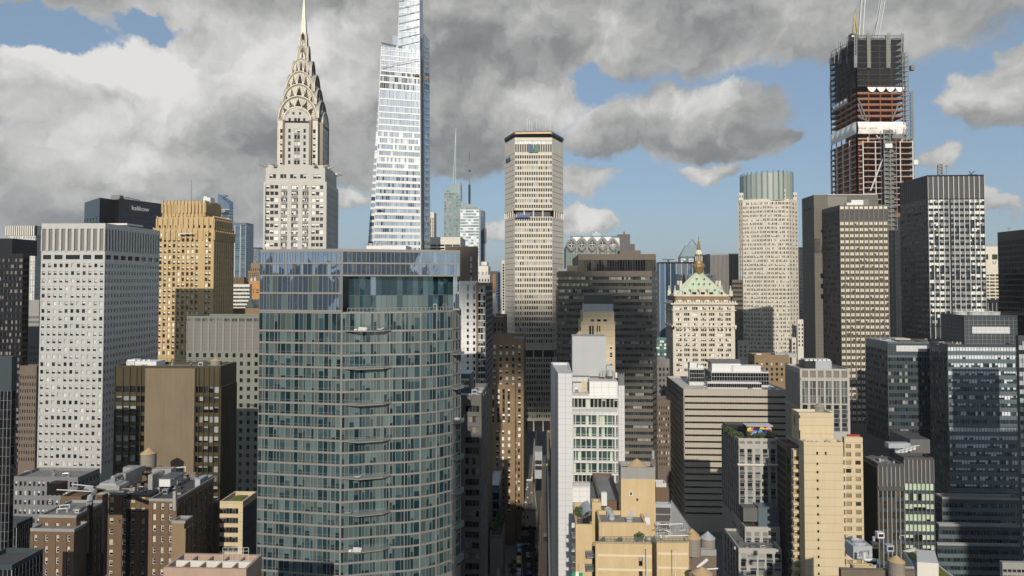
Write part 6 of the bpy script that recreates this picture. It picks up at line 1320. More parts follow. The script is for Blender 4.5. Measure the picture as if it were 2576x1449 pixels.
# ---- skyscraper under construction
YP = 570
def pd(x, y, Y): return P2(x, Y, y)
fl0, fr0 = pd(2155, 215, YP), pd(2272, 215, YP); bl0 = pd(2090, 215, YP+52)
core = [fl0, fr0, fr0+bl0-fl0, bl0]
r = thing('tower_under_construction', 'rust steel skyscraper under construction with black netting on top', 'building', ((fl0.x+fr0.x)/2, YP+25, 0)); VB[r.name] = 600
low = [pd(2155, 400, YP-.2), pd(2298, 400, YP-.2), pd(2298, 400, YP-.2)+(bl0-fl0), bl0-(fr0-fl0)*.02]
low2 = [pd(2171, 400, YP-9), pd(2296, 400, YP-9), pd(2296, 400, YP), pd(2171, 400, YP)]
mb = MB(); mb.prism('rust', inset(core, 9), Z(345, YP), Z(230, YP)); mb.prism('rust', inset(low, 2.2), Z(545, YP), Z(346, YP)); mb.prism('dark_metal', inset(low, 2.4), 0, Z(545, YP)); mb.build('core', r)  # below the rust part, the core's shade is put into a dark metal colour
nfl = 0
for y in list(range(0, 12)):
    pass
def floor(y, q, th=.9, mt='rust', e_=None):
    mb = MB(); z_ = Z(y, YP); mb.prism(mt, q, z_-th, z_); 
    mb.ring(e_ or 'mast_grey', inset(q, -.05), .2, z_-.25, z_+.05); mb.build('floor_slab', r)
ys = [232+i*14.4 for i in range(5)]; 
for y in [100+i*14.4 for i in range(9)]: floor(y, core, .8, 'dark_metal')
for y in ys: floor(y, core, 1.7)
for y in [348+i*14.2 for i in range(13)]: floor(y, low, 1.1, 'rust', 'frame_white')
for y in [362+i*14.2 for i in range(12)]: floor(y, low2, .8, 'rust', 'frame_white')
mb = MB()
def col(a, b_, n_, y0, y1, mt, rr):
    for i in range(n_+1):
        c = Vector(a).lerp(Vector(b_), i/n_); mb.tube(mt, V3(c, Z(y0, YP)), V3(c, Z(y1, YP)), rr)
for a, b_, n_ in ((core[0], core[1], 4), (core[3], core[0], 5)): col(a, b_, n_, 720, 40 if False else 110, 'rust', .5)
for a, b_, n_ in ((low[0], low[1], 5), (low[3], low[0], 4)): col(a, b_, n_, 720, 345, 'frame_white', .6)
col(low2[0], low2[1], 4, 720, 360, 'frame_white', .5); mb.split('column', r)
mb = MB()
for x0, y0, x1, y1 in ((2160, 212, 2142, 0), (2190, 480, 2240, 350), (2160, 295, 2185, 305), (2205, 340, 2215, 360), (2160, 250, 2180, 300), (2262, 258, 2245, 300), (2172, 300, 2158, 262)):
    if y1: mb.tube('steel_white' if y0 > 310 else 'mast_grey', at(x0, y0, YP-9.5 if y0 > 340 else YP-.6), at(x1, y1, YP-9.5 if y0 > 340 else YP-.6), .6)
mb.split('diagonal_brace', r)
mb = MB()
for (a, b_, yt0, n_, of) in ((core[0], core[1], 97, 22, .9), (core[3], core[0], 97, 26, .9)):
    d = (Vector(b_)-Vector(a)); nn = Vector((d.y, -d.x)).normalized()
    for i in range(n_):
        for k in range(8):
            t0, t1 = i/n_, (i+1)/n_; za, zb = Z(216-(k)*14.9, YP), Z(216-(k+1)*14.9, YP)
            w0, w1 = [of+.5*sin(t*37+k) for t in (t0, t1)]; mb.q('net', V3(Vector(a).lerp(Vector(b_), t0)+nn*w0, za), V3(Vector(a).lerp(Vector(b_), t1)+nn*w1, za), V3(Vector(a).lerp(Vector(b_), t1)+nn*w1, zb), V3(Vector(a).lerp(Vector(b_), t0)+nn*w0, zb))
mb.build('safety_net', r)
mb = MB()
d = core[0]-core[3]; nn = Vector((d.y, -d.x)).normalized()
for i in range(24):
    t0, t1 = i/24, (i+1)/24; zb, zt_ = Z(246-t0*3, YP), Z(214, YP); w0, w1 = [1.0+.5*sin(t*40) for t in (t0, t1)]
    mb.q('net', V3(core[3].lerp(core[0], t0*.8)+nn*w0, zb-(6 if i < 8 else 0)), V3(core[3].lerp(core[0], t1*.8)+nn*w1, zb-(6 if i < 8 else 0)), V3(core[3].lerp(core[0], t1*.8)+nn*w1, zt_), V3(core[3].lerp(core[0], t0*.8)+nn*w0, zt_))
mb.build('safety_net', r)
for x0, x1, y0, y1, Y in ((2182, 2191, 88, 171, YP-2), (2230, 2240, 88, 171, YP-2), (2149, 2156, 140, 170, YP-1), (2132, 2139, 104, 175, YP+16), (2116, 2121, 126, 205, YP+30)):
    mb = MB(); pb(mb, 'mesh_panel', x0, x1, y0, y1, Y, 1.2)
    for i in range(12): pb(mb, 'mast_grey', x0-.4, x1+.4, y0+(y1-y0)*i/12, y0+(y1-y0)*i/12+.6, Y-.1, .1)
    mb.build('climbing_screen', r)
mb = MB()
for (x, Y, y0) in ((2150, YP-1, 82), (2183, YP-1, 82), (2234, YP-1, 82), (2268, YP-1, 83), (2131, YP+16, 92), (2110, YP+30, 106), (2099, YP+38, 115), (2091, YP+48, 128), (2116, YP+28, 105)):
    mb.tube('mast_grey', at(x, 160, Y), at(x, y0, Y), .5); mb.tube('mast_grey', at(x+5, 160, Y), at(x+5, y0+1, Y), .4)
    for k in range(8): mb.tube('mast_grey', at(x, y0+3+k*8, Y), at(x+5, y0+3+k*8, Y), .22)
for k in range(4): mb.tube('rail_dark', at(2150, 89+k*4, YP-1), at(2272, 89+k*4, YP-1), .22); mb.tube('rail_dark', at(2092, 130+k*9, YP+47), at(2150, 98+k*9, YP-1), .25)
mb.build('scaffolding', r)
mb = MB()
def drape(a, b_, y0, y1, n_, of, sc=0, mt='tarp'):
    d = Vector(b_)-Vector(a); nn = Vector((d.y, -d.x)).normalized(); m_ = 6
    for i in range(n_):
        for k in range(m_):
            q = []
            for ii, kk_ in ((i, k), (i+1, k), (i+1, k+1), (i, k+1)):
                t, v_ = ii/n_, kk_/m_; bul = of+1.6*sin(pi*v_)*abs(sin(t*sc*pi)) if sc else of+1.2*sin(pi*v_)+.35*sin(t*43)+.3*sin(t*17+v_*6); q.append(V3(Vector(a).lerp(Vector(b_), t)+nn*bul, Z(y1+(y0-y1)*v_, YP)))
            mb.q(mt, *q)
drape(core[0]+Vector((0, 0)), core[1]+Vector((1.5, 0)), 307, 337, 24, .8); drape(core[3], core[0], 305, 336, 24, .8, 5); mb.build('tarpaulin', r)
mb = MB()
for i in range(4):
    x0 = 2182+i*23.3; a, b_ = at(x0, 219, YP-1), at(x0+22.5, 219, YP-1); n_ = 8
    for k in range(n_):
        t0, t1 = k/n_, (k+1)/n_; h0, h1 = [.8+3.6*(1-(2*t-1)**2) for t in (t0, t1)]; mb.q('tarp', a.lerp(b_, t0)-Vector((0, .3, h0)), a.lerp(b_, t1)-Vector((0, .3, h1)), a.lerp(b_, t1), a.lerp(b_, t0))
drape(core[3].lerp(core[0], .1), core[3].lerp(core[0], .7), 231, 246, 18, .6, 4); mb.build('tarpaulin', r)
for s_, x in (('PATH & SAFE', 2170), ('PATH & SAFE', 2198)): text(s_, 'tarpaulin_print', r, 'red_paint', at(x, 322, YP-2.6), 1.1, 0, 1)
def hoist(x0, x1, y0, y1, Y, dep, lab, n_):
    mb = MB(); a, b_ = at(x0, y1, Y), at(x1, y1, Y); z0_, z1_ = Z(y1, Y), Z(y0, Y)
    for p_ in (a, b_, a+Vector((0, dep, 0)), b_+Vector((0, dep, 0)), a.lerp(b_, .5)): mb.tube('mast_grey', (p_.x, p_.y, z0_), (p_.x, p_.y, z1_), .28)
    for i in range(n_):
        zz_ = z0_+(z1_-z0_)*i/n_; z2 = z0_+(z1_-z0_)*(i+1)/n_; mb.obx('mast_grey', (a.x, a.y, zz_), (b_.x-a.x, 0, 0), (0, dep, 0), (0, 0, .35)); mb.tube('mast_grey', (a.x, a.y, zz_), (a.lerp(b_, .5).x, a.y, z2), .15); mb.tube('mast_grey', (b_.x, a.y, zz_), (a.lerp(b_, .5).x, a.y, z2), .15)
    mb.obx('mesh_panel', (a.x+.8, a.y+dep*.5, z0_), (b_.x-a.x-1.6, 0, 0), (0, .3, 0), (0, 0, z1_-z0_)); mb.build('hoist_tower', r, label=lab)
hoist(2232, 2262, 325, 860, YP-14, 5, 'grey scaffold hoist tower rising in front of the steel frame', 46); hoist(2275, 2290, 130, 450, YP-2, 5, 'slim hoist tower on the right edge of the frame', 26); hoist(2296, 2301, 228, 450, YP-2, 2, None, 20)
part(r, 'hoist_cab', 'hvac_white', (2227, 2245, 361, 372, YP-16, 3), (2299, 2310, 402, 414, YP-3, 3), (2292, 2301, 164, 176, YP-2, 3, 'mesh_panel'), (2245, 2272, 340, 348, YP-15, 3, 'mesh_panel'))
def crane(label, xm, ym, yb, xt, yt, xa, ya, Y):
    t = thing('tower_crane', label, 'crane', at(xm, yb, Y), 'luffing tower cranes'); w_ = 1.7; mb = MB(); a, b_ = at(xm, yb, Y), at(xm, ym, Y)
    for dx, dy in ((-w_, -w_), (w_, -w_), (w_, w_), (-w_, w_)): mb.tube('steel_white', a+Vector((dx, dy, 0)), b_+Vector((dx, dy, 0)), .3)
    n_ = int((b_-a).length/3.2)+1
    for i in range(n_):
        p0, p1 = a.lerp(b_, i/n_), a.lerp(b_, (i+1)/n_)
        for yy in (-w_, w_): mb.tube('steel_white', p0+Vector((-w_, yy, 0)), p1+Vector((w_, yy, 0)), .18); mb.tube('steel_white', p0+Vector((w_, yy, 0)), p1+Vector((-w_, yy, 0)), .18)
    mb.build('mast', t)
    mb = MB(); c = b_; mb.obx('dark_metal', c+Vector((-6.5, -1.6, -.2)), (8.5, 0, 0), (0, 3.2, 0), (0, 0, 1.6)); mb.build('slewing_deck', t)
    mb = MB(); mb.obx('car_black', c+Vector((-7.2, -2.2, 1.5)), (4.6, 0, 0), (0, 4.4, 0), (0, 0, 7.5)); mb.obx('sign_white', c+Vector((-6.4, -2.3, 6)), (2.4, 0, 0), (0, .1, 0), (0, 0, 1.4)); mb.obx('red_paint', c+Vector((-6, -2.3, 2.2)), (2.8, 0, 0), (0, .1, 0), (0, 0, 1.2)); mb.build('counterweight', t)
    mb = MB(); mb.obx('hvac_white', c+Vector((2.2, -1.8, 1.2)), (2.2, 0, 0), (0, 2.2, 0), (0, 0, 2.6)); mb.build('cab', t)
    mb = MB(); ap = at(xa, ya, Y)
    for dx in (-4.5, 1.2):
        for dy in (-1.2, 1.2): mb.tube('crane_yellow', c+Vector((dx, dy, 1.4)), ap, .38)
    for k in (.3, .6): mb.tube('crane_yellow', c.lerp(ap, k)+Vector((-3*(1-k), 0, 1)), c.lerp(ap, k)+Vector((.8, 0, 1)), .22)
    mb.build('a_frame', t)
    mb = MB(); tip = at(xt, yt, Y); ft = c+Vector((1.5, 0, 1.6)); ax = (tip-ft).normalized(); s1_ = Vector((0, 1, 0)); s2_ = ax.cross(s1_); n_ = 26
    cs = lambda k, i: ft.lerp(tip, i/n_)+(s1_*(k[0])+s2_*k[1])*1.6*min(1, .25+i/4)
    ks = ((-1, -1), (1, -1), (1, 1), (-1, 1))
    for i in range(n_):
        for a_, k in enumerate(ks): mb.tube('steel_white', cs(k, i), cs(k, i+1), .36); mb.tube('steel_white', cs(k, i), cs(ks[(a_+1) % 4], i+1), .2)
    mb.build('jib', t); mb = MB(); mb.tube('mast_grey', ap, ft.lerp(tip, .8), .12); mb.tube('mast_grey', ap+Vector((0, .8, 0)), ft.lerp(tip, .8), .12); mb.tube('mast_grey', tip, tip-Vector((0, 0, 30)), .06); mb.build('pendant_line', t)
crane('luffing crane standing higher at left on the unfinished tower', 2158, 112, 190, 2172, -40, 2148, 34, YP+12)
crane('luffing crane leaning right, half sunk in the unfinished tower', 2190, 150, 200, 2222, -8, 2189, 106, YP+20)
# ---- dark striped tower right of it
p = rect(2263, 2333, 2475, 442, 455); MXQ = ['bdbdd', 'bbdh', 'hbd', 'dbhh', 'bh']
QX = [(i/11+.006, i/11+.085) for i in range(11)]
qf = [Zn(444, 57, 1, xs=QX, hf=.98, mix='d', g='louvre_dark', pm='mullion_pale', pr=.5, rec=.3), Zn(502, 14.45, 22, xs=QX, hf=.58, mix=['bbhb', 'bbbb', 'bhbb', 'bbbt', 'bhbd', 'hbdb', 'bbhb', 'dbhb'], w='blind_grey', wx='blind_bright', g='glass_navy', sub=2, mw=.12, mm='mullion_thin', pm='mullion_pale', sm='black_panel', pr=.5, rec=.3, coh=.8, cm=['W']*6+['.', '.', 'X']+['.']*7+['W']*6), Zn(822, 30, 0, xs=QX, hf=.9, mix='d', g='glass_dark', pm='mullion_pale', sm='black_panel', pr=.5)]
r, z = B('striped_tower', 'dark glass office tower with white vertical stripes and bright blinds', p, 442, 455, 'black_panel', {0: qf, 3: [Zn(444, 57, 1, 14, wf=.86, hf=.98, mix='d', g='louvre_dark', pm='mullion_thin', rec=.3), Zn(502, 14.45, 0, 14, wf=.95, hf=.5, mix='bbbd', w='blind_dim', g='glass_black', sub=2, pm='mullion_thin', sm='black_panel', rec=.3, coh=.6)]}, 850, rec=.3, par=.4)
mb = MB()
for x in (2359, 2370): mb.tube('red_brick', at(x, 442, 462), at(x, 414, 462), .3)
for k in range(4): mb.tube('red_brick', at(2359, 441-k*7, 462), at(2370, 435-k*7, 462), .2); mb.tube('red_brick', at(2359, 435-k*7, 462), at(2370, 435-k*7, 462), .2)
mb.tube('mast_grey', at(2381, 442, 462), at(2381, 414, 462), .25); mb.tube('mast_grey', at(2376, 418, 462), at(2386, 418, 462), .25); solo(mb, 'antenna', 'red lattice antenna on the striped tower roof', 'antenna', at(2359, 442, 462))
mb = MB(); mb.tube('rail_dark', at(2440, 440, 462), at(2452, 430, 462), .3); mb.tube('rail_dark', at(2444, 440, 462), at(2438, 431, 462), .3); mb.tube('rail_dark', at(2436, 440, 462), at(2458, 440, 462), .4); solo(mb, 'window_washing_rig', 'small dark davit rig on the right of the striped tower roof', 'davit', at(2440, 442, 462))
r, z = B('office_building', 'beige office building with letters on its side in the gap at far right', rect(2440, 2444, 2560, 622, 600), 622, 600, 'limestone', {0: [Zn(640, 26, 1, 5, wf=.6, hf=.5, g='glass_brown'), Zn(690, 8.5, 0, 8, wf=.86, hf=.6, mix='dhd', g='glass_brown', w='blind_tan')]}, 790, par=.6)
text('UB', 'sign_letters', r, 'dark_metal', at(2505, 661, 599), 4.2, 0, 1.1)
B('office_building', 'low black gridded block in the gap at far right', rect(2440, 2444, 2570, 757, 520), 757, 520, 'black_panel', {0: [Zn(762, 15, 0, 12, wf=.8, hf=.85, g='glass_black', pm='mullion_grey')]}, 800)
r, z = B('office_tower', 'plain black glass tower at the right edge', rect(2509, 2598, 2720, 577, 300), 577, 300, 'black_panel', {3: [Zn(600, 15, 0, 22, wf=.85, hf=.7, mix='d', g='glass_black', sm='black_panel', rec=.2)], 0: [Zn(600, 15, 0, 22, wf=.85, hf=.7, g='glass_black')]}, 860, par=.4, roof='roof_dark')
mb = MB(); a = at(2538, 593, 345); mb.tube('mast_grey', a, at(2538, 572, 345), .15); mb.tube('mast_grey', at(2531, 575, 345), at(2546, 573, 345), .15); solo(mb, 'antenna', 'thin antenna on the black tower at the right edge', 'antenna', a)
# ---- dark glass blocks lower right
def cw(n, y0, dy, hf=.5, mix='ddddb', w='blind_grey', g='glass_navy', sm='slate_panel', pm='mullion_thin', **k): return Zn(y0, dy, 0, n, wf=.93, hf=hf, mix=mix, g=g, w=w, sm=sm, pm=pm, pr=.12, rec=.15, coh=.82, **k)
p = rect(2178, 2233, 2338, 862, 330)
r, z = B('office_building', 'dark blue glass block with a louvre panel near its roof, lower right', p, 862, 330, 'blue_panel', {0: [Zn(864, 6, 5, 15, wf=.93, hf=.93, mix='d', g='slate_panel', pm='mullion_thin', rec=.15), cw(15, 899, 17.9)], 3: [cw(14, 880, 17.9, w='blind_dim')]}, 1120, rec=.15, par=.5, roof='roof_pale')
part(r, 'louvre_panel', 'grey_panel', (2255, 2332, 869, 884, 329.6, .3)); part(r, 'penthouse', 'red_brick', (2262, 2300, 857, 864, 340, 8), (2305, 2336, 855, 863, 342, 7)); part(r, 'skylight', 'roof_pale', (2252, 2292, 852, 857, 346, 8)); part(r, 'lower_roof', 'dark_concrete', (2290, 2340, 1105, 1140, 300, 18), top='roof_dark')
rw = [['bbbb'], ['bbhb'], ['hhhd', 'b'], ['dddd']]
p = rect(2338, 2384, 2561, 869, 305)
cz = lambda n, y0: cw(n, y0, 20.05, .48, ['bbbb', 'bhbb', 'bbhd', 'hdhb', 'dhbb', 'hdhd', 'ddhb', 'ddhd', 'ddb', 'ddd'], 'blind_silver', sm='blue_panel')
r, z = B('office_complex', 'large dark glass office complex stepping down at the lower right', p, 869, 305, 'slate_panel', {0: [cz(24, 873)], 3: [cw(10, 884, 20.05, .5, 'ddbb', 'blind_dim')]}, 1255, rec=.15, par=.5, roof='roof_grey')
p3 = rect(2366, 2426, 2560, 795, 312); B('', '', p3, 795, 312, 'slate_panel', {0: [Zn(797, 9.6, 7, 12, wf=.92, hf=.92, mix='d', g='slate_panel', pm='mullion_grey', sm='mullion_grey', rec=.15)], 3: [Zn(797, 9.6, 7, 9, wf=.92, hf=.92, mix='d', g='slate_panel', pm='mullion_thin', sm='mullion_thin', rec=.15)]}, 880, root=r, z0=z-.3, wname='upper_block', par=.4, roof='roof_pale')
part(r, 'louvre_panel', 'grey_panel', (2446, 2541, 822, 839, 311.6, .3))
for y, Y, xl, xc in ((1253, 298, 2352, 2370), (1321, 291, 2354, 2362), (1369, 286, 2354, 2358)):
    B('', '', rect(xl, xc, 2568, y, Y, 30), y, Y, 'slate_panel', {0: [cw(26, y+13, 20, .5, 'dddddd', sm='blue_panel')], 3: [cw(5, y+13, 20, .5, 'ddd')]}, 1449, root=r, wname='podium_wall', par=.5, cap='concrete', roof='roof_grey')
for i, x in enumerate((2415, 2450, 2473, 2500, 2527)):
    mb = MB(); a = at(x, 795, 325); a.z = Z(795, 312)-.3; mb.cyl('hvac_grey', a, 3.0, 1.6, 16); mb.lathe('hvac_white', a+Vector((0, 0, 1.6)), [(3.1, 0), (3.3, .2), (2.7, .3), (2.6, .1)], 16); solo(mb, 'roof_fan', 'large round fan cowl on top of the dark glass complex', 'roof fan', a, 'fan cowls on the dark glass complex')
B('office_building', 'grey louvred block at the right edge beside the dark glass complex', rect(2555, 2562, 2700, 850, 262), 850, 262, 'slate_panel', {0: [cw(16, 858, 22, .5, 'dddb', w='blind_grey', sm='hvac_grey')]}, 1449, roof='roof_pale')
B('low_building', 'small grey flat roof in the bottom right corner', rect(2515, 2522, 2640, 1425, 150, 14), 1425, 150, 'concrete', {0: [Zn(1432, 15, 0, 10, wf=.8, hf=.5)]}, 1449, roof='roof_grey')
# ---- office building with roof garden and mural
p = rect(1815, 1858, 1958, 1107, 270); V5 = [(.02+i*.196, .02+i*.196+.13) for i in range(5)]
vz = lambda y0, dy, m, xs, **k: Zn(y0, dy, m, xs=xs, hf=.72, mix='ddbb', w='blind_grey', fr=(.12, 'mullion_pale', 'op'), rec=.4, sm='slate_panel', so=-.25, **k)
sd3 = lambda y0, n=9: [Zn(y0, 20, 0, n, wf=.7, hf=.7, mix='dddb', w='blind_dim', pm='grey_pier', sm='slate_panel', rec=.3)]
r, z = B('office_building', 'grey pier office building with a planted roof and colourful mural box', p, 1107, 270, 'grey_pier', {0: [Zn(1109, 12, 1, xs=V5, hf=.6, mix='d', g='louvre_grey'), vz(1129, 19.5, 2, V5), vz(1173, 20.1, 0, V5)], 3: sd3(1112)}, 1330, rec=.4, par=.7, roof='roof_dark')
part(r, 'ledge', 'white_concrete', (1856, 1958, 1167, 1171, 269, 1))
B('', '', rect(1842, 1874, 1962, 1328, 262, 10), 1328, 262, 'grey_pier', {0: [vz(1338, 21, 0, [(.03+i*.24, .18+i*.24) for i in range(4)])], 3: sd3(1334, 5)}, 1449, root=r, wname='podium_wall', par=.5, roof='roof_dark'); B('', '', rect(1822, 1858, 1966, 1382, 254, 14), 1382, 254, 'grey_pier', {0: [vz(1392, 21, 0, [(.05, .18)]+[(.27+i*.19, .42+i*.19) for i in range(4)])], 3: sd3(1388, 5)}, 1449, root=r, wname='podium_wall', par=.5, roof='roof_grey')
part(r, 'penthouse', 'dark_concrete', (1870, 1906, 1278, 1312, 262.5, 5), (1908, 1960, 1276, 1330, 263, 6, 'blue_panel')); zv = Z(1107, 270)
c = at(1879, 1101, 276); mb = MB(); w_ = 10.4; mb.obx('mural_black', (c.x, c.y, zv-.4), (w_, -.3, 0), (.2, 5, 0), (0, 0, 4.6)); mb.obx('roof_pale', (c.x-.2, c.y-.2, zv+4.2), (w_+.4, -.3, 0), (.2, 5.4, 0), (0, 0, .3)); bx = mb.build('roof_bulkhead', r)
mb = MB(); rg2 = random.Random(4); cols_ = ['mural_blue', 'mural_yellow', 'mural_pink', 'mural_red', 'mural_white', 'mural_blue', 'mural_yellow', 'mural_black']
for i in range(34):
    x, zz_ = rg2.uniform(.6, w_-.6), rg2.uniform(.5, 3.6); s_ = rg2.uniform(.4, 1.2); k = rg2.randint(3, 6); o_ = -.03-.004*i; pts = []
    for j in range(k): a = 2*pi*j/k+rg2.uniform(-.4, .4); pts.append((c.x+min(w_-.05, max(.05, x+s_*cos(a)*1.2)), c.y+o_-.3*x/w_, zv+min(4.1, max(.05, zz_+s_*sin(a)*.9))))
    mb.q(cols_[i % 8], *pts)
mb.build('mural', bx)
mb = MB()
for i in range(5): pb(mb, 'rail_dark', 1828+i*12, 1829+i*12, 1078-i*.5, 1090-i*.5, 288, .2)
pb(mb, 'dark_metal', 1826, 1884, 1068, 1076, 288, 5); mb.build('pergola', r)
for i, (x, Y) in enumerate(((1826, 288), (1834, 283), (1842, 279), (1852, 275), (1862, 273), (1884, 273.5), (1900, 273), (1916, 273.5), (1934, 273), (1948, 273))):
    shrub(('leafy green shrub along the left roof edge beside the pergola', 'leafy green shrub along the front roof edge below the mural')[i > 4], x, 1104, Y, 2.6, 2.0+(i % 3)*.5, 110, 'shrubs around the mural roof garden', .3, zv)
# ---- dark red glass building
p = rect(1955, 1979, 2012, 1126, 258, 20); r, z = B('apartment_building', 'dark reddish glass building with a red roof terrace left of the beige tower', p, 1126, 258, 'brown_granite', {0: [Zn(1134, 19, 0, 4, wf=.8, hf=.75, mix='ddb', g='glass_brown', w='blind_tan')], 3: [Zn(1134, 19, 0, 8, wf=.9, hf=.8, mix='dd', g='glass_black')]}, 1449, roof='roof_red')
# ---- beige apartment tower
YW = 230
p = rect(2010, 2022, 2121, 1116, YW, 16); Wd = lambda xs, y0, dy=20.8, m=0, fr=(.1, 'rail_dark', None), **k: Zn(y0, dy, m, xs=xs, hf=.5, fr=fr, g='glass_brown', w='blind_tan', rec=.3, **k)
r, z = B('apartment_tower', 'beige brick apartment tower with a single column of small windows', p, 1116, YW, 'pale_brick', {0: [Zn(1136, 27, 1, xs=[(.315, .365), (.53, .58)], hf=.28, g='glass_dark', rec=.3, fr=(.06, 'rail_dark', None)), Zn(1163, 20.85, 0, xs=[(.315, .365)], hf=.32, g='glass_dark', rec=.3, fr=(.06, 'rail_dark', None))]}, 1449, rec=.3, par=.6, roof='roof_grey')
B('', '', rect(2119, 2124, 2170, 1104, YW+5, 14), 1104, YW+5, 'pale_brick', {0: [Wd([(.06, .36), (.58, .88)], 1117, 20.4, mix='bbbdb')]}, 1449, root=r, wname='right_wing', par=.5)
B('', '', rect(1991, 2010, 2096, 1041, YW+6, 13), 1041, YW+6, 'pale_brick', {3: [Zn(1052, 30, 1, xs=[(.3, .5)], hf=.8)]}, 1449, root=r, wname='penthouse', par=.4, z0=z-1, roof='roof_pale')
B('', '', rect(1990, 1996, 2014, 1135, YW+7, 12), 1135, YW+7, 'pale_brick', {0: [Wd([(.1, .75)], 1148, 20.8, mix='bdd', w_=0)]}, 1449, root=r, wname='left_wing', par=.4)
B('', '', rect(2010, 2014, 2026, 1128, YW+3, 12), 1128, YW+3, 'pale_brick', {0: [Wd([(.0, .6)], 1135, 20.8, mix='bdd')]}, 1449, root=r, wname='left_wing', par=.4)
mb = MB()
for i in range(16):
    y = 1160+i*20.8; pb(mb, 'pale_brick', 1996, 2014, y, y+7, YW+5.4, 2); pb(mb, 'yellow_band', 2117, 2127, y-10, y-3, YW+3.2, 2)
mb.build('balcony', r)
part(r, 'roof_door', 'dark_metal', (2069, 2076, 1100, 1116, YW+5.9, .2))
water_tank('weathered tank with a grey pointed top on the beige tower', 2060.5, 1012, 1024, 1042, 13, YW+13, cone='tank_wood')
part(r, 'corner_parapet', 'pale_brick', (2075, 2096, 1034, 1042, YW+15, 2))
mb = MB(); zw = Z(1116, YW)
for x, s_ in ((2024, .9), (2035, .6), (2044, .6), (2056, .6), (2080, .8), (2088, .6)): c = at(x, 1112, YW+2.5); c.z = zw-.35; mb.cyl('hvac_grey', c, s_*.6, s_, 10); mb.cyl('zinc_duct', c+Vector((0, 0, s_)), s_*.75, s_*.4, 10, .1)
solo(mb, 'roof_vent', 'row of small grey vents on the front roof edge of the beige tower', 'roof vents', at(2024, 1116, YW+2.5))
mb = MB()
for i in range(7): c = at(2132+i*4.5, 1102, YW+9); mb.obx(RN.choice(['mural_pink', 'fabric_white', 'red_paint']), (c.x, c.y, Z(1104, YW+5)-.3), (.5, 0, 0), (0, .5, 0), (0, 0, .9))
solo(mb, 'terrace_furniture', 'bright cushions and chairs on the right roof of the beige tower', 'outdoor furniture', at(2132, 1104, YW+9))
# ---- dark building with white mullions
p = rect(2173, 2208, 2273, 1171, 250); r, z = B('office_building', 'dark office building with white vertical mullions and mint blinds, lower right', p, 1171, 250, 'louvre_dark', {0: [Zn(1173, 49, 1, 6, wf=.9, hf=1, mix='d', g='louvre_dark', pm='mullion_pale', pr=.35), Zn(1234, 26, 0, 6, wf=.9, hf=.70, mix='ddddd', g='glass_brown', pm='mullion_pale', sm='slate_panel', pr=.35, fr=(.05, 'mullion_thin', 'h'))], 3: [Zn(1175, 300, 1, 15, wf=.75, hf=1, g='glass_black', pm='bronze_metal', pr=.3)]}, 1449, par=.7, roof='roof_grey')
B('', '', rect(2250, 2274, 2348, 1154, 260), 1154, 260, 'louvre_dark', {0: [Zn(1156, 57, 1, 7, wf=.9, hf=1, mix='d', g='louvre_dark', pm='mullion_pale', pr=.35), Zn(1216, 25.3, 0, 7, wf=.9, hf=.66, mix=['bbbb', 'bbdb', 'htth', 'tbbb', 'bbbb', 'tthd', 'hhtd', 'bthh'], g='glass_dark', w='blind_mint', pm='mullion_grey', sm='slate_panel', pr=.35, coh=.3)]}, 1449, root=r, wname='rear_wing', par=.5, roof='roof_dark')
mb = MB()
for i in range(5): c = at(2258+i*10, 1148-i, 268+i*2); c.z = Z(1154, 260)-.35; mb.cyl('hvac_white', c, .9, 1.3, 12); mb.tube('zinc_duct', c+Vector((0, 0, 1.3)), c+Vector((2.4, 0, 1.5)), .3, 6)
mb.obx('hvac_grey', (c.x-9, c.y+2, Z(1154, 260)-.4), (9, 0, 0), (0, 3, 0), (0, 0, 2)); solo(mb, 'cooling_tower', 'white and grey cooling units on the dark mullioned building roof', 'cooling unit', at(2258, 1150, 268))
# ---- bottom right rooftop
zb = 76
p = rect(2110, 2116, 2302, 1440, 140, 26); r, z = B('low_building', 'cluttered dark rooftop at the bottom right with pipes and a cooling tower', p, 1440, 140, 'brown_brick', {}, roof='roof_dark', par=.6)
mb = MB(); c = at(2147, 1408, 150); w_ = 47/F*150; hh = Z(1374, 150)-Z(1408, 150); mb.obx('hvac_grey', c, (w_, 0, 0), (0, w_*.9, 0), (0, 0, hh)); mb.obx('hvac_white', c+Vector((0, -.06, hh*.35)), (w_, 0, 0), (0, .05, 0), (0, 0, .1)); ct = thing('cooling_tower', 'grey box cooling tower with a round fan on top at the bottom right', 'cooling tower', (c.x, c.y, z-.4)); mb.build('casing', ct)
mb = MB(); cc = c+Vector((w_/2, w_*.45, hh)); mb.lathe('hvac_grey', cc, [(1.5, 0), (1.5, .55), (1.35, .55), (1.3, .2), (.02, .2)], 18); mb.build('fan_cowl', ct)
mb = MB()
for dx in (.1, w_-.3):
    for dy in (.1, w_*.9-.3): mb.obx('dark_metal', (c.x+dx, c.y+dy, z-.4), (.25, 0, 0), (0, .25, 0), (0, 0, c.z-z+.4))
mb.split('leg', ct)
mb = MB(); pa = [at(2174, 1389, 146), at(2174, 1408, 146), at(2203, 1409, 146)]
for a, b_ in zip(pa, pa[1:]): mb.tube('steel_white', a, b_, .33, 10)
for i in range(16):
    a = at(RN.uniform(2165, 2235), RN.uniform(1415, 1450), 142+RN.random()*4); mb.tube(RN.choice(['zinc_duct', 'steel_white', 'mast_grey', 'dark_metal']), a, a+Vector((RN.uniform(-2, 2), RN.uniform(-1, 2), RN.uniform(-.4, .6))), RN.uniform(.08, .2), 6); mb.tube('rail_dark', a, a-Vector((0, 0, 3)), .06)
solo(mb, 'pipework', 'white elbow pipes and tangled pipework beside the bottom right tank', 'pipes', pa[2])
water_tank('wooden tank with a tan conical roof in the bottom right corner', 2256, 1396, 1411, 1475, 18.5, 138)
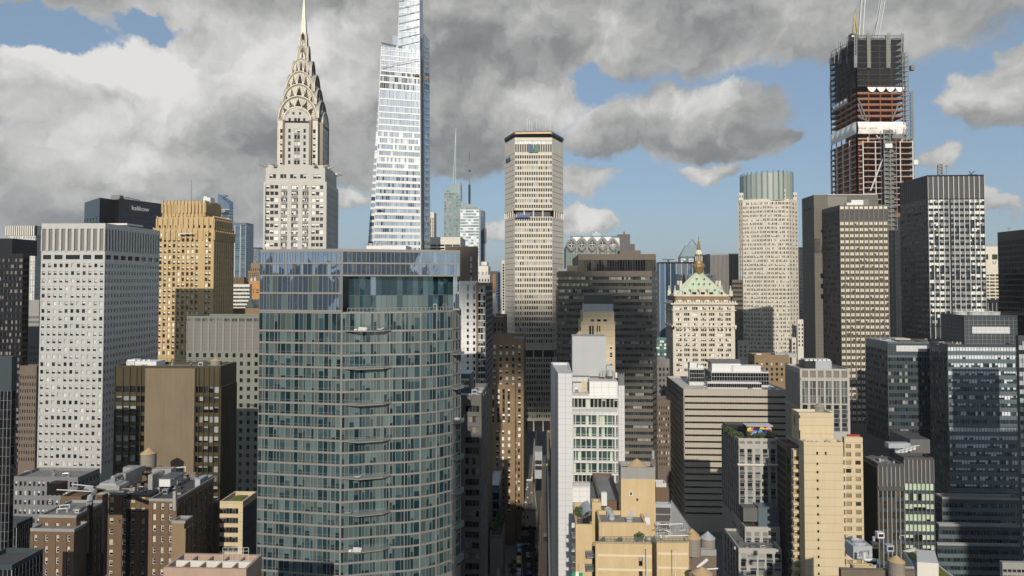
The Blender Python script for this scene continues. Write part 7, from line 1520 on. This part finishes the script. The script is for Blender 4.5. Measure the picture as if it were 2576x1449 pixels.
B('parapet_block', 'small yellow parapet wall below the grey cooling tower', rect(2138, 2147, 2200, 1428, 141, 3), 1428, 141, 'yellow_brick', {}, par=.3)
p = rect(2276, 2400, 2560, 1455, 120, 30); a, b_ = at(2302, 1384, 178), at(2395, 1449, 136)
zg = Z(1400, 172)
pg = [at(2300, 1449, 136).xy, b_.xy, a.xy, at(2272, 1385, 178).xy]
mb = MB(); zg = 74.0
q = lambda px, py: at(px, py, (zg-H)/(ray(px, py).z/ray(px, py).y)).xy
pg = [q(2335, 1500), q(2455, 1500), q(2304, 1384), q(2272, 1392)]
mb.prism('pale_brick', pg, 0, zg, 'roof_grey'); mb.ring('roof_pale', inset(pg, -.02), .4, zg-.3, zg+.7); r = thing('low_building', 'low building with a mossy green roof and a pale parapet at the bottom right', 'building', (pg[0].x, pg[0].y, 0)); mb.build('wall', r)
mb = MB(); 
for pp in ([(2278, 1394), (2296, 1390), (2322, 1409), (2310, 1417)], [(2360, 1432), (2378, 1440), (2400, 1475), (2372, 1475)]): mb.prism('moss', [q(*v) for v in (pp[0], pp[3], pp[2], pp[1])], zg+.02, zg+.22)
mb.split('green_roof', r)
mb = MB(); e0, e1 = Vector(pg[1]), Vector(pg[2])
for i in range(30): c = e0.lerp(e1, i/29); mb.tube('mast_grey', V3(c, zg+.6), V3(c, zg+1.7), .035)
for h_ in (1.2, 1.7): mb.tube('mast_grey', V3(e0, zg+h_), V3(e1, zg+h_), .03)
mb.build('roof_railing', r)
c = at(2306, 1440, 148); mb = MB(); mb.prism('white_concrete', [q(2308, 1462), q(2362, 1466), q(2352, 1432), q(2306, 1428)], zg, zg+4.2, 'roof_pale'); mb.build('penthouse', r)
# ================================================================ street canyon
YR = 374
p = [Vector((-2.5, YR)), Vector((14, YR)), Vector((14, YR+62)), Vector((-2.5, YR+62))]
r, z = B('station_building', 'low pale stone building across the end of the street with a dark canopy', p, 0, YR, 'limestone', {0: [Zn(1297, 12, 1, xs=[(.42, .46), (.54, .58), (.66, .70)], hf=.7), Zn(1322, 14, 1, xs=[(.12, .34), (.46, .78)], hf=.85, mix='d', sub=5)]}, 1345, ztop=12.5, roof='roof_grey', par=.6)
mb = MB()
for i in range(40): x, y = RN.uniform(-1, 12.5), RN.uniform(YR+4, YR+55); s_ = RN.uniform(.4, 1.4); mb.obx(RN.choice(['concrete', 'roof_dark', 'hvac_grey', 'rust', 'roof_pale']), (x, y, 12.1), (s_*1.4, 0, 0), (0, s_*1.5, 0), (0, 0, s_))
mb.build('roof_clutter', r); mb = MB(); mb.obx('dark_metal', (-2.6, YR-2.2, 4.2), (16, 0, 0), (0, 2.2, 0), (0, 0, .8)); mb.obx('crane_yellow', (4, YR-.4, 6.6), (5, 0, 0), (0, .3, 0), (0, 0, .7)); mb.obx('fabric_white', (7.2, YR-.9, 5.2), (2, 0, 0), (0, .3, 0), (0, 0, 1.6))
for i in range(8): mb.tube('dark_metal', (-2.2+i*2.1, YR-2.1, 0), (-2.2+i*2.1, YR-2.1, 4.2), .1)
mb.build('canopy', r)
for x in (-1.2, .9):
    mb = MB(); mb.tube('lamp_metal', (x, YR-.7, 5), (x, YR-.7, 8.3), .1); mb.lathe('lamp_metal', (x, YR-.7, 8.2), [(.05, 0), (.35, .2), (.3, .8), (.05, 1.1)], 8); mb.tube('lamp_metal', (x-.6, YR-.7, 7.6), (x+.6, YR-.7, 7.6), .07); solo(mb, 'lamp', 'black lantern on the canopy of the station building', 'lantern', (x, YR-.7, 5), 'lanterns on the station canopy')
T_ = dict(mix='ddhb', w='blind_bright', rec=.3)
r, z = B('stone_building', 'pale classical building with tall grey window bays right of the street', rect(1338.5, 1339, 1366, 1204, 390, 30), 1204, 390, 'limestone', {0: [Zn(1212, 10, 1, 4, wf=.6, hf=.9, mix='b', w='blind_grey'), Zn(1245, 16, 5, xs=[(.35, .8)], hf=.72, mix='d', sub=3, g='glass_grey'), Zn(1325, 16, 1, xs=[(.3, .8)], hf=.7)]}, 1345, roof='roof_pale', par=1); part(r, 'upper_storey', 'hvac_grey', (1345, 1364, 1136, 1204, 402, 14), (1346, 1363, 1158, 1168, 401.9, .2, 'dark_metal'), (1346, 1363, 1172, 1182, 401.9, .2, 'dark_metal'))
B('brick_building', 'slim red brick building with one column of windows right of the street', rect(1365, 1366, 1390, 1178, 338, 20), 1178, 338, 'red_brick', {0: [Zn(1191, 16.3, 0, xs=[(.40, .62)], hf=.55, mix='d')]}, 1260, par=.8, roof='roof_grey')
B('apartment_building', 'tan building with balconies below the slim red brick one', rect(1363, 1364, 1394, 1256, 318, 18), 1256, 318, 'yellow_brick', {0: [Zn(1264, 13, 1, xs=[(.3, .6)], hf=.9, mix='d'), Zn(1290, 24, 0, xs=[(.1, .8)], hf=.4, mix='d', sub=3)]}, 1330, roof='roof_grey')
B('apartment_building', 'yellow brick building with two columns of windows beside the white slab', rect(1359, 1360, 1402, 1326, 300, 14), 1326, 300, 'yellow_brick', {0: [Zn(1336, 21.2, 0, xs=[(.2, .43), (.66, .89)], hf=.58, mix='ddhq', w='blind_bright', fr=(.1, 'rail_dark', None), rec=.3)]}, 1449, roof='roof_grey', cap='concrete')
B('apartment_building', 'tall tan brick building squeezed against the left of the white slab', rect(1383, 1384, 1410, 1083, 346, 14), 1083, 346, 'tan_brick', {0: [Zn(1092, 16, 0, xs=[(.1, .35)], hf=.5, mix='dhb')]}, 1300, par=.8)
B('office_building', 'blue glazed low block on the left of the street below the brick tower', rect(1225, 1256, 1268, 1226, 330, 20), 1226, 330, 'blue_panel', {1: [Zn(1232, 20, 0, 8, wf=.9, hf=.8, g='glass_teal')], 0: [Zn(1240, 22, 0, 4, wf=.9, hf=.8, g='glass_black')]}, 1330, roof='roof_pale')
r, z = B('low_building', 'grey plastered low wall building at the bottom left of the street', rect(1232, 1264.5, 1270, 1352, 296, 30), 1352, 296, 'concrete', {}, roof='roof_dark', cap='tan_brick'); part(r, 'wall_sign', 'sign_white', (1251, 1256, 1430, 1449, 295.9, .1))
for i, (x, Y) in enumerate(((1243, 304), (1252, 308), (1259, 312))): shrub('green planting on the roof of the low grey building by the street', x, 1345, Y, 4.5, 4.5+i, 200, 'planting on the low grey roof', .4, z-.3)
def tree(x, y, h, w, n, lab, grp):
    t = thing('street_tree', lab, 'tree', (x, y, .14), grp); mb = MB(); mb.tube('bark', (x, y, .14), (x, y, h*.5), .16, 6, .1)
    for i in range(4): a = i*1.6; mb.tube('bark', (x, y, h*.4), (x+cos(a)*w*.3, y+sin(a)*w*.3, h*.7), .07, 4, .03)
    mb.build('trunk', t); mb = MB()
    for i in range(7): leaves(mb, (x+RN.uniform(-.35, .35)*w, y+RN.uniform(-.35, .35)*w, h*.68+RN.uniform(-.2, .25)*h), w*.24, w*.24, h*.14, n//7, .28, ('leaf', 'leaf_dark'))
    mb.build('crown', t)
for i in range(7): tree(10.6+RN.uniform(-.4, .4), 318+i*7.2, 7.2+RN.random()*1.6, 4.4, 420, 'green street tree in the row on the right side of the street', 'street trees right of the street')
for i in range(2): tree(.4, 318+i*8, 6.5, 4.4, 380, 'green street tree on the left pavement near the yellow bus', 'street trees left of the street')
def car(x, y, mt, lab, l=4.6, w=1.85, h=1.45, cat='car', name='parked_car', grp='vehicles in the street'):
    t = thing(name, lab, cat, (x, y, .004), grp); mb = MB(); hb = h*.58; pr = [(0, .35), (0, hb*.95), (l*.22, hb), (l*.34, h), (l*.78, h), (l*.93, hb), (l, hb*.9), (l, .35)]
    b = len(mb.v)
    for xx in (x-w/2, x+w/2): mb.v += [(xx, y+a, .004+z_) for a, z_ in pr]
    n_ = len(pr); mi = mb.mi(mt); mb.f.append(tuple(b+i for i in range(n_))); mb.m.append(mi); mb.f.append(tuple(b+n_+i for i in reversed(range(n_)))); mb.m.append(mi)
    for i in range(n_): mb.f.append((b+(i+1) % n_, b+i, b+n_+i, b+n_+(i+1) % n_)); mb.m.append(mi)
    mb.build('body', t); mb = MB()
    for xx in (x-w/2-.01, x+w/2+.01): mb.q('glass_black', (xx, y+l*.3, hb), (xx, y+l*.86, hb), (xx, y+l*.77, h-.08), (xx, y+l*.36, h-.08))
    mb.q('glass_black', (x-w*.42, y+l*.225, hb+.03), (x+w*.42, y+l*.225, hb+.03), (x+w*.42, y+l*.335, h-.02), (x-w*.42, y+l*.335, h-.02)); mb.build('window', t)
    for xx in (x-w/2-.02, x+w/2-.2):
        for yy in (y+l*.18, y+l*.8):
            mb = MB(); k = 10; pts = [(yy+.34*cos(2*pi*i/k), .34+.34*sin(2*pi*i/k)) for i in range(k)]
            b = len(mb.v); mb.v += [(xx, a, z_) for a, z_ in pts]+[(xx+.22, a, z_) for a, z_ in pts]; mi = mb.mi('rubber'); mb.f += [tuple(b+i for i in reversed(range(k))), tuple(b+k+i for i in range(k))]+[(b+i, b+(i+1) % k, b+k+(i+1) % k, b+k+i) for i in range(k)]; mb.m += [mi]*(k+2); mb.build('wheel', t)
    return t
def bus(x, y, lab, c1, c2, l=12, w=2.5, h=3.1):
    t = thing('bus', lab, 'bus', (x, y, .004), 'vehicles in the street'); mb = MB(); mb.obx(c1, (x-w/2, y, .35), (w, 0, 0), (0, l, 0), (0, 0, h-.35)); mb.obx(c2, (x-w*.35, y+l*.1, h), (w*.7, 0, 0), (0, l*.25, 0), (0, 0, .25)); mb.obx(c2, (x-w*.35, y+l*.6, h), (w*.7, 0, 0), (0, l*.25, 0), (0, 0, .25))
    for k in range(3): mb.obx('sign_white', (x-w*.3, y+l*(.4+k*.06), h+.01), (w*.6, 0, 0), (0, .2, 0), (0, 0, .02))
    mb.build('body', t); mb = MB()
    for xx in (x-w/2-.01, x+w/2+.01): mb.q('glass_black', (xx, y+.4, 1.4), (xx, y+l-.4, 1.4), (xx, y+l-.4, h-.5), (xx, y+.4, h-.5))
    mb.q('glass_black', (x-w*.45, y-.01, 1.3), (x+w*.45, y-.01, 1.3), (x+w*.45, y-.01, h-.5), (x-w*.45, y-.01, h-.5)); mb.build('window', t)
    for xx in (x-w/2-.02, x+w/2-.25):
        for yy in (y+l*.2, y+l*.75): mb = MB(); mb.tube('rubber', (xx, yy, .5), (xx+.27, yy, .5), .5, 10); mb.build('wheel', t)
bus(3.55, 343, 'blue city bus at the left kerb of the street', 'bus_blue', 'car_white', 13); bus(3.3, 330, 'white and yellow bus behind the blue bus', 'taxi_yellow', 'car_white', 9.5)
car(7.2, 358.2, 'car_black', 'black car turning at the crosswalk'); car(3.2, 322, 'car_white', 'white van parked at the left kerb behind the yellow bus', 5.6, 2.0, 2.2, 'van', 'parked_van'); car(8.3, 331, 'car_grey', 'grey car parked under the right hand street trees'); car(8.4, 323, 'bus_blue', 'blue car parked under the right hand street trees'); car(8.3, 344, 'car_white', 'white car parked under the right hand street trees')
for i in range(4): car(-14+i*8.5, 368.4+(i % 2)*2, ('car_grey', 'car_white', 'taxi_yellow', 'car_black')[i], ('grey', 'white', 'yellow', 'black')[i]+' car on the cross street before the station building')
mb = MB(); mb.obx('red_paint', (-1.5, 361, .15), (4.4, 0, 0), (0, 1.1, 0), (0, 0, .9)); mb.obx('crane_orange', (-1.5, 362.2, .15), (4.4, 0, 0), (0, .3, 0), (0, 0, 1.4)); solo(mb, 'barrier', 'red and orange construction barrier on the left street corner', 'barrier', (-1.5, 361, .14))
for i in range(5):
    t = thing('flag', ('striped red and white flag', 'green flag', 'white flag', 'green flag', 'red flag')[i]+' hanging over the right pavement, '+('farthest', 'second farthest', 'third', 'second nearest', 'nearest')[i]+' of the row', 'flag', (12.6, 346-i*5.5, 9), 'flags over the right pavement'); a = Vector((12.6, 346-i*5.5, 9)); mb = MB(); mb.tube('steel_white', a+Vector((1.2, 0, -.4)), a+Vector((-1, 0, 1.6)), .05); mb.build('pole', t); mb = MB()
    for k in range(6): mb.obx((('flag_red', 'fabric_white') if i == 0 else ('flag_green', 'fabric_white') if i in (1, 3) else ('fabric_white',)*2 if i == 2 else ('flag_red',)*2)[k % 2], a+Vector((-1+k*.3, .02, -.4-.1*k)), (.3, 0, 0), (0, .04, 0), (0, .1, 1.9)); 
    mb.build('cloth', t)
mb = MB(); c = Vector((12.4, 327, 3)); mb.prism('red_paint', [(c.x-2, c.y-1.5), (c.x+2, c.y-1.5), (c.x+2, c.y+1.5), (c.x-2, c.y+1.5)], 2.9, 4.2, tops=[(c.x-.4, c.y-.3), (c.x+.4, c.y-.3), (c.x+.4, c.y+.3), (c.x-.4, c.y+.3)]); mb.tube('lamp_metal', (c.x, c.y, .14), (c.x, c.y, 3.0), .06); solo(mb, 'parasol', 'red parasol on the right pavement under the flags', 'parasol', (12.4, 327, .14))
# ================================================================ roof workers
def person(label, base, shirt, face=0.0, lean=0.0, s=1.0):
    base = Vector(base); t = thing('person', label, 'person', base, 'roof workers in bright vests'); rz = Matrix.Rotation(face, 3, 'Z')
    J = {'pel': (0, 0, .95, .14), 'sp': (0, -lean*.4, 1.2, .15), 'ch': (0, -lean, 1.42, .16), 'nk': (0, -lean*1.2, 1.54, .06), 'hd': (0, -lean*1.3, 1.67, .10), 'ht': (0, -lean*1.3, 1.77, .075),
         'hl': (-.1, 0, .9, .1), 'kl': (-.12, -.06, .5, .065), 'al': (-.12, .02, .09, .045), 'tl': (-.13, -.13, .04, .035), 'hr': (.1, 0, .9, .1), 'kr': (.13, -.02, .5, .065), 'ar': (.14, .06, .09, .045), 'tr': (.15, -.09, .04, .035),
         'sl': (-.2, -lean, 1.42, .07), 'el': (-.27, -lean-.06, 1.14, .045), 'wl': (-.22, -lean-.28, 1.02, .033), 'fl': (-.2, -lean-.36, 1.0, .028), 'sr': (.2, -lean, 1.42, .07), 'er': (.28, -lean, 1.15, .045), 'wr': (.26, -lean-.2, .97, .033), 'fr': (.25, -lean-.28, .94, .028)}
    Ed = [('pel', 'sp'), ('sp', 'ch'), ('ch', 'nk'), ('nk', 'hd'), ('hd', 'ht'), ('pel', 'hl'), ('hl', 'kl'), ('kl', 'al'), ('al', 'tl'), ('pel', 'hr'), ('hr', 'kr'), ('kr', 'ar'), ('ar', 'tr'), ('ch', 'sl'), ('sl', 'el'), ('el', 'wl'), ('wl', 'fl'), ('ch', 'sr'), ('sr', 'er'), ('er', 'wr'), ('wr', 'fr')]
    ks = list(J); me = bpy.data.meshes.new('body'); me.from_pydata([rz@Vector(J[k][:3]) for k in ks], [(ks.index(a), ks.index(b_)) for a, b_ in Ed], []); o = bpy.data.objects.new('body', me); COL.objects.link(o)
    m_ = o.modifiers.new('skin', 'SKIN'); sv = me.skin_vertices[0].data
    for i, k in enumerate(ks): sv[i].radius = (J[k][3],)*2
    sv[0].use_root = True; sb = o.modifiers.new('sub', 'SUBSURF'); sb.levels = 1; sb.render_levels = 1
    dg = bpy.context.evaluated_depsgraph_get(); me2 = bpy.data.meshes.new_from_object(o.evaluated_get(dg)); bpy.data.objects.remove(o)
    me2.materials.clear()
    for n_ in ('trousers', shirt, 'skin'): me2.materials.append(MATS[n_])
    for f_ in me2.polygons: c = f_.center; f_.material_index = 0 if c.z < .93 else 2 if c.z > 1.5 or (c.z < 1.06 and c.z > .9 and (rz.inverted()@c).y < -lean-.2) else 1
    b_ = bpy.data.objects.new('body', me2); COL.objects.link(b_); b_.parent = t
    mb = MB(); hc = base+rz@Vector((0, -lean*1.3, 1.74)); mb.lathe('helmet_white', hc, [(.135, -.02), (.13, .05), (.09, .11), (.01, .13)], 10); mb.build('helmet', t)
z_ = Z(869, 305)-.4
c = at(2396, 868, 309); person('worker in an orange vest standing on the roof of the dark glass complex', (c.x, c.y, z_), 'hivis_orange', .3); c = at(2408, 868, 309); person('worker in a yellow vest standing on the roof of the dark glass complex', (c.x, c.y, z_), 'hivis_yellow', -.4, .1)
zq = Z(1178, 338)-.4; c = at(1375, 1174, 341); person('worker in a yellow vest on the slim red brick building roof', (c.x, c.y, zq), 'hivis_yellow', .2, .12); c = at(1381, 1174, 342); person('worker in an orange vest on the slim red brick building roof', (c.x, c.y, zq), 'hivis_orange', -.5)
mb = MB()
for x in (1367, 1374, 1381, 1388): mb.tube('mast_grey', at(x, 1180, 344), at(x, 1166, 344), .06)
for y in (1167, 1172): mb.tube('mast_grey', at(1366, y, 344), at(1389, y, 344), .06)
solo(mb, 'scaffold', 'small pipe scaffold on the slim red brick building roof', 'scaffold', at(1367, 1180, 344))
def roof_bits(label, group, x0, x1, y, Y0, Y1, z, n, sc=1.0):
    rg_ = random.Random(label)
    for i in range(n):
        Y = rg_.uniform(Y0, Y1); px = rg_.uniform(x0, x1); c = at(px, y, Y); c.z = z-.4; s_ = sc*rg_.uniform(.6, 1.3); k = rg_.randint(0, 3); mb = MB(); m_ = rg_.choice(['hvac_grey', 'zinc_duct', 'hvac_white', 'mast_grey', 'roof_dark', 'hvac_grey'])
        if k == 0: mb.obx(m_, c, (1.4*s_, 0, 0), (0, 1.1*s_, 0), (0, 0, 1.2*s_)); mb.obx('dark_metal', c+Vector((.2*s_, -.02, .3*s_)), (1*s_, 0, 0), (0, .02, 0), (0, 0, .6*s_))
        elif k == 1: mb.cyl(m_, c, .35*s_, 1.1*s_, 10); mb.cyl('zinc_duct', c+Vector((0, 0, 1.1*s_)), .5*s_, .3*s_, 10, .1)
        elif k == 2:
            mb.tube(m_, c, c+Vector((0, 0, 1.3*s_)), .14*s_, 6); mb.tube(m_, c+Vector((0, 0, 1.2*s_)), c+Vector((2.4*s_, .8*s_, 1.2*s_)), .14*s_, 6); mb.tube(m_, c+Vector((2.4*s_, .8*s_, 0)), c+Vector((2.4*s_, .8*s_, 1.3*s_)), .14*s_, 6)
        else: mb.obx('concrete', c, (1.8*s_, 0, 0), (0, 1.8*s_, 0), (0, 0, .5*s_)); mb.obx('glass_grey', c+Vector((.15*s_, .15*s_, .5*s_)), (1.5*s_, 0, 0), (0, 1.5*s_, 0), (0, 0, .12*s_))
        solo(mb, ('roof_unit', 'roof_vent', 'roof_pipe', 'roof_hatch')[k], label, ('cooling unit', 'roof vent', 'pipe', 'roof hatch')[k], c, group)
for a in (('small machine or vent on the right wing roof of the brick hotel', 'small units on the right hotel roof', 395, 450, 1240, 200, 232, Z(1258, 197), 14), ('small machine or vent on the left wing roof of the brick hotel', 'small units on the left hotel roof', 110, 190, 1290, 188, 200, Z(1299, 185), 7),
  ('small machine or vent on the middle roof of the brick hotel', 'small units on the middle hotel roof', 270, 370, 1235, 223, 229, Z(1243, 222), 9), ('small unit on the flat roof of the brown panelled office building', 'small units on the brown building roof', 300, 540, 920, 254, 268, Z(925, 250), 8),
  ('small unit on the pale roof of the dark grey concrete building', 'small units on the dark concrete roof', 1172, 1212, 990, 203, 218, Z(1002, 200), 5), ('small unit on the pale roof of the wide band windowed slab', 'small units on the band windowed slab roof', 1730, 1960, 975, 382, 387, Z(981, 380), 7),
  ('small unit on the front roof of the dark mullioned building', 'small units on the mullioned building roof', 2180, 2260, 1160, 253, 262, Z(1171, 250), 6), ('small unit on the roof of the dark blue glass block at right', 'small units on the blue glass block roof', 2200, 2330, 856, 333, 350, Z(862, 330), 7),
  ('small unit on the lower grey roof in front of the mural building', 'small units before the mural building', 1845, 1950, 1380, 255, 261, Z(1382, 254), 7), ('small unit on the cluttered bottom right roof', 'small units on the bottom right roof', 2130, 2290, 1430, 142, 160, Z(1440, 140), 12),
  ('small unit on the grey podium roof of the white steel tower', 'small units on the steel tower podium', 50, 180, 1200, 303, 318, Z(1206, 300), 6), ('small unit on the roof of the dark glass complex at right', 'small units on the dark complex roof', 2345, 2420, 866, 308, 316, Z(869, 305), 6),
  ('small unit on the lower dark roof between the band slab and the tanks', 'small units on low dark roofs', 1745, 1800, 1350, 175, 200, Z(1345, 185), 0)): roof_bits(*a)
flush_windows()
# ================================================================ haze over the city
mb = MB(); mb.obx('haze', (-4100, -1600, -1), (8200, 0, 0), (0, 7700, 0), (0, 0, 462)); o = mb.build('haze'); o['kind'] = 'stuff'
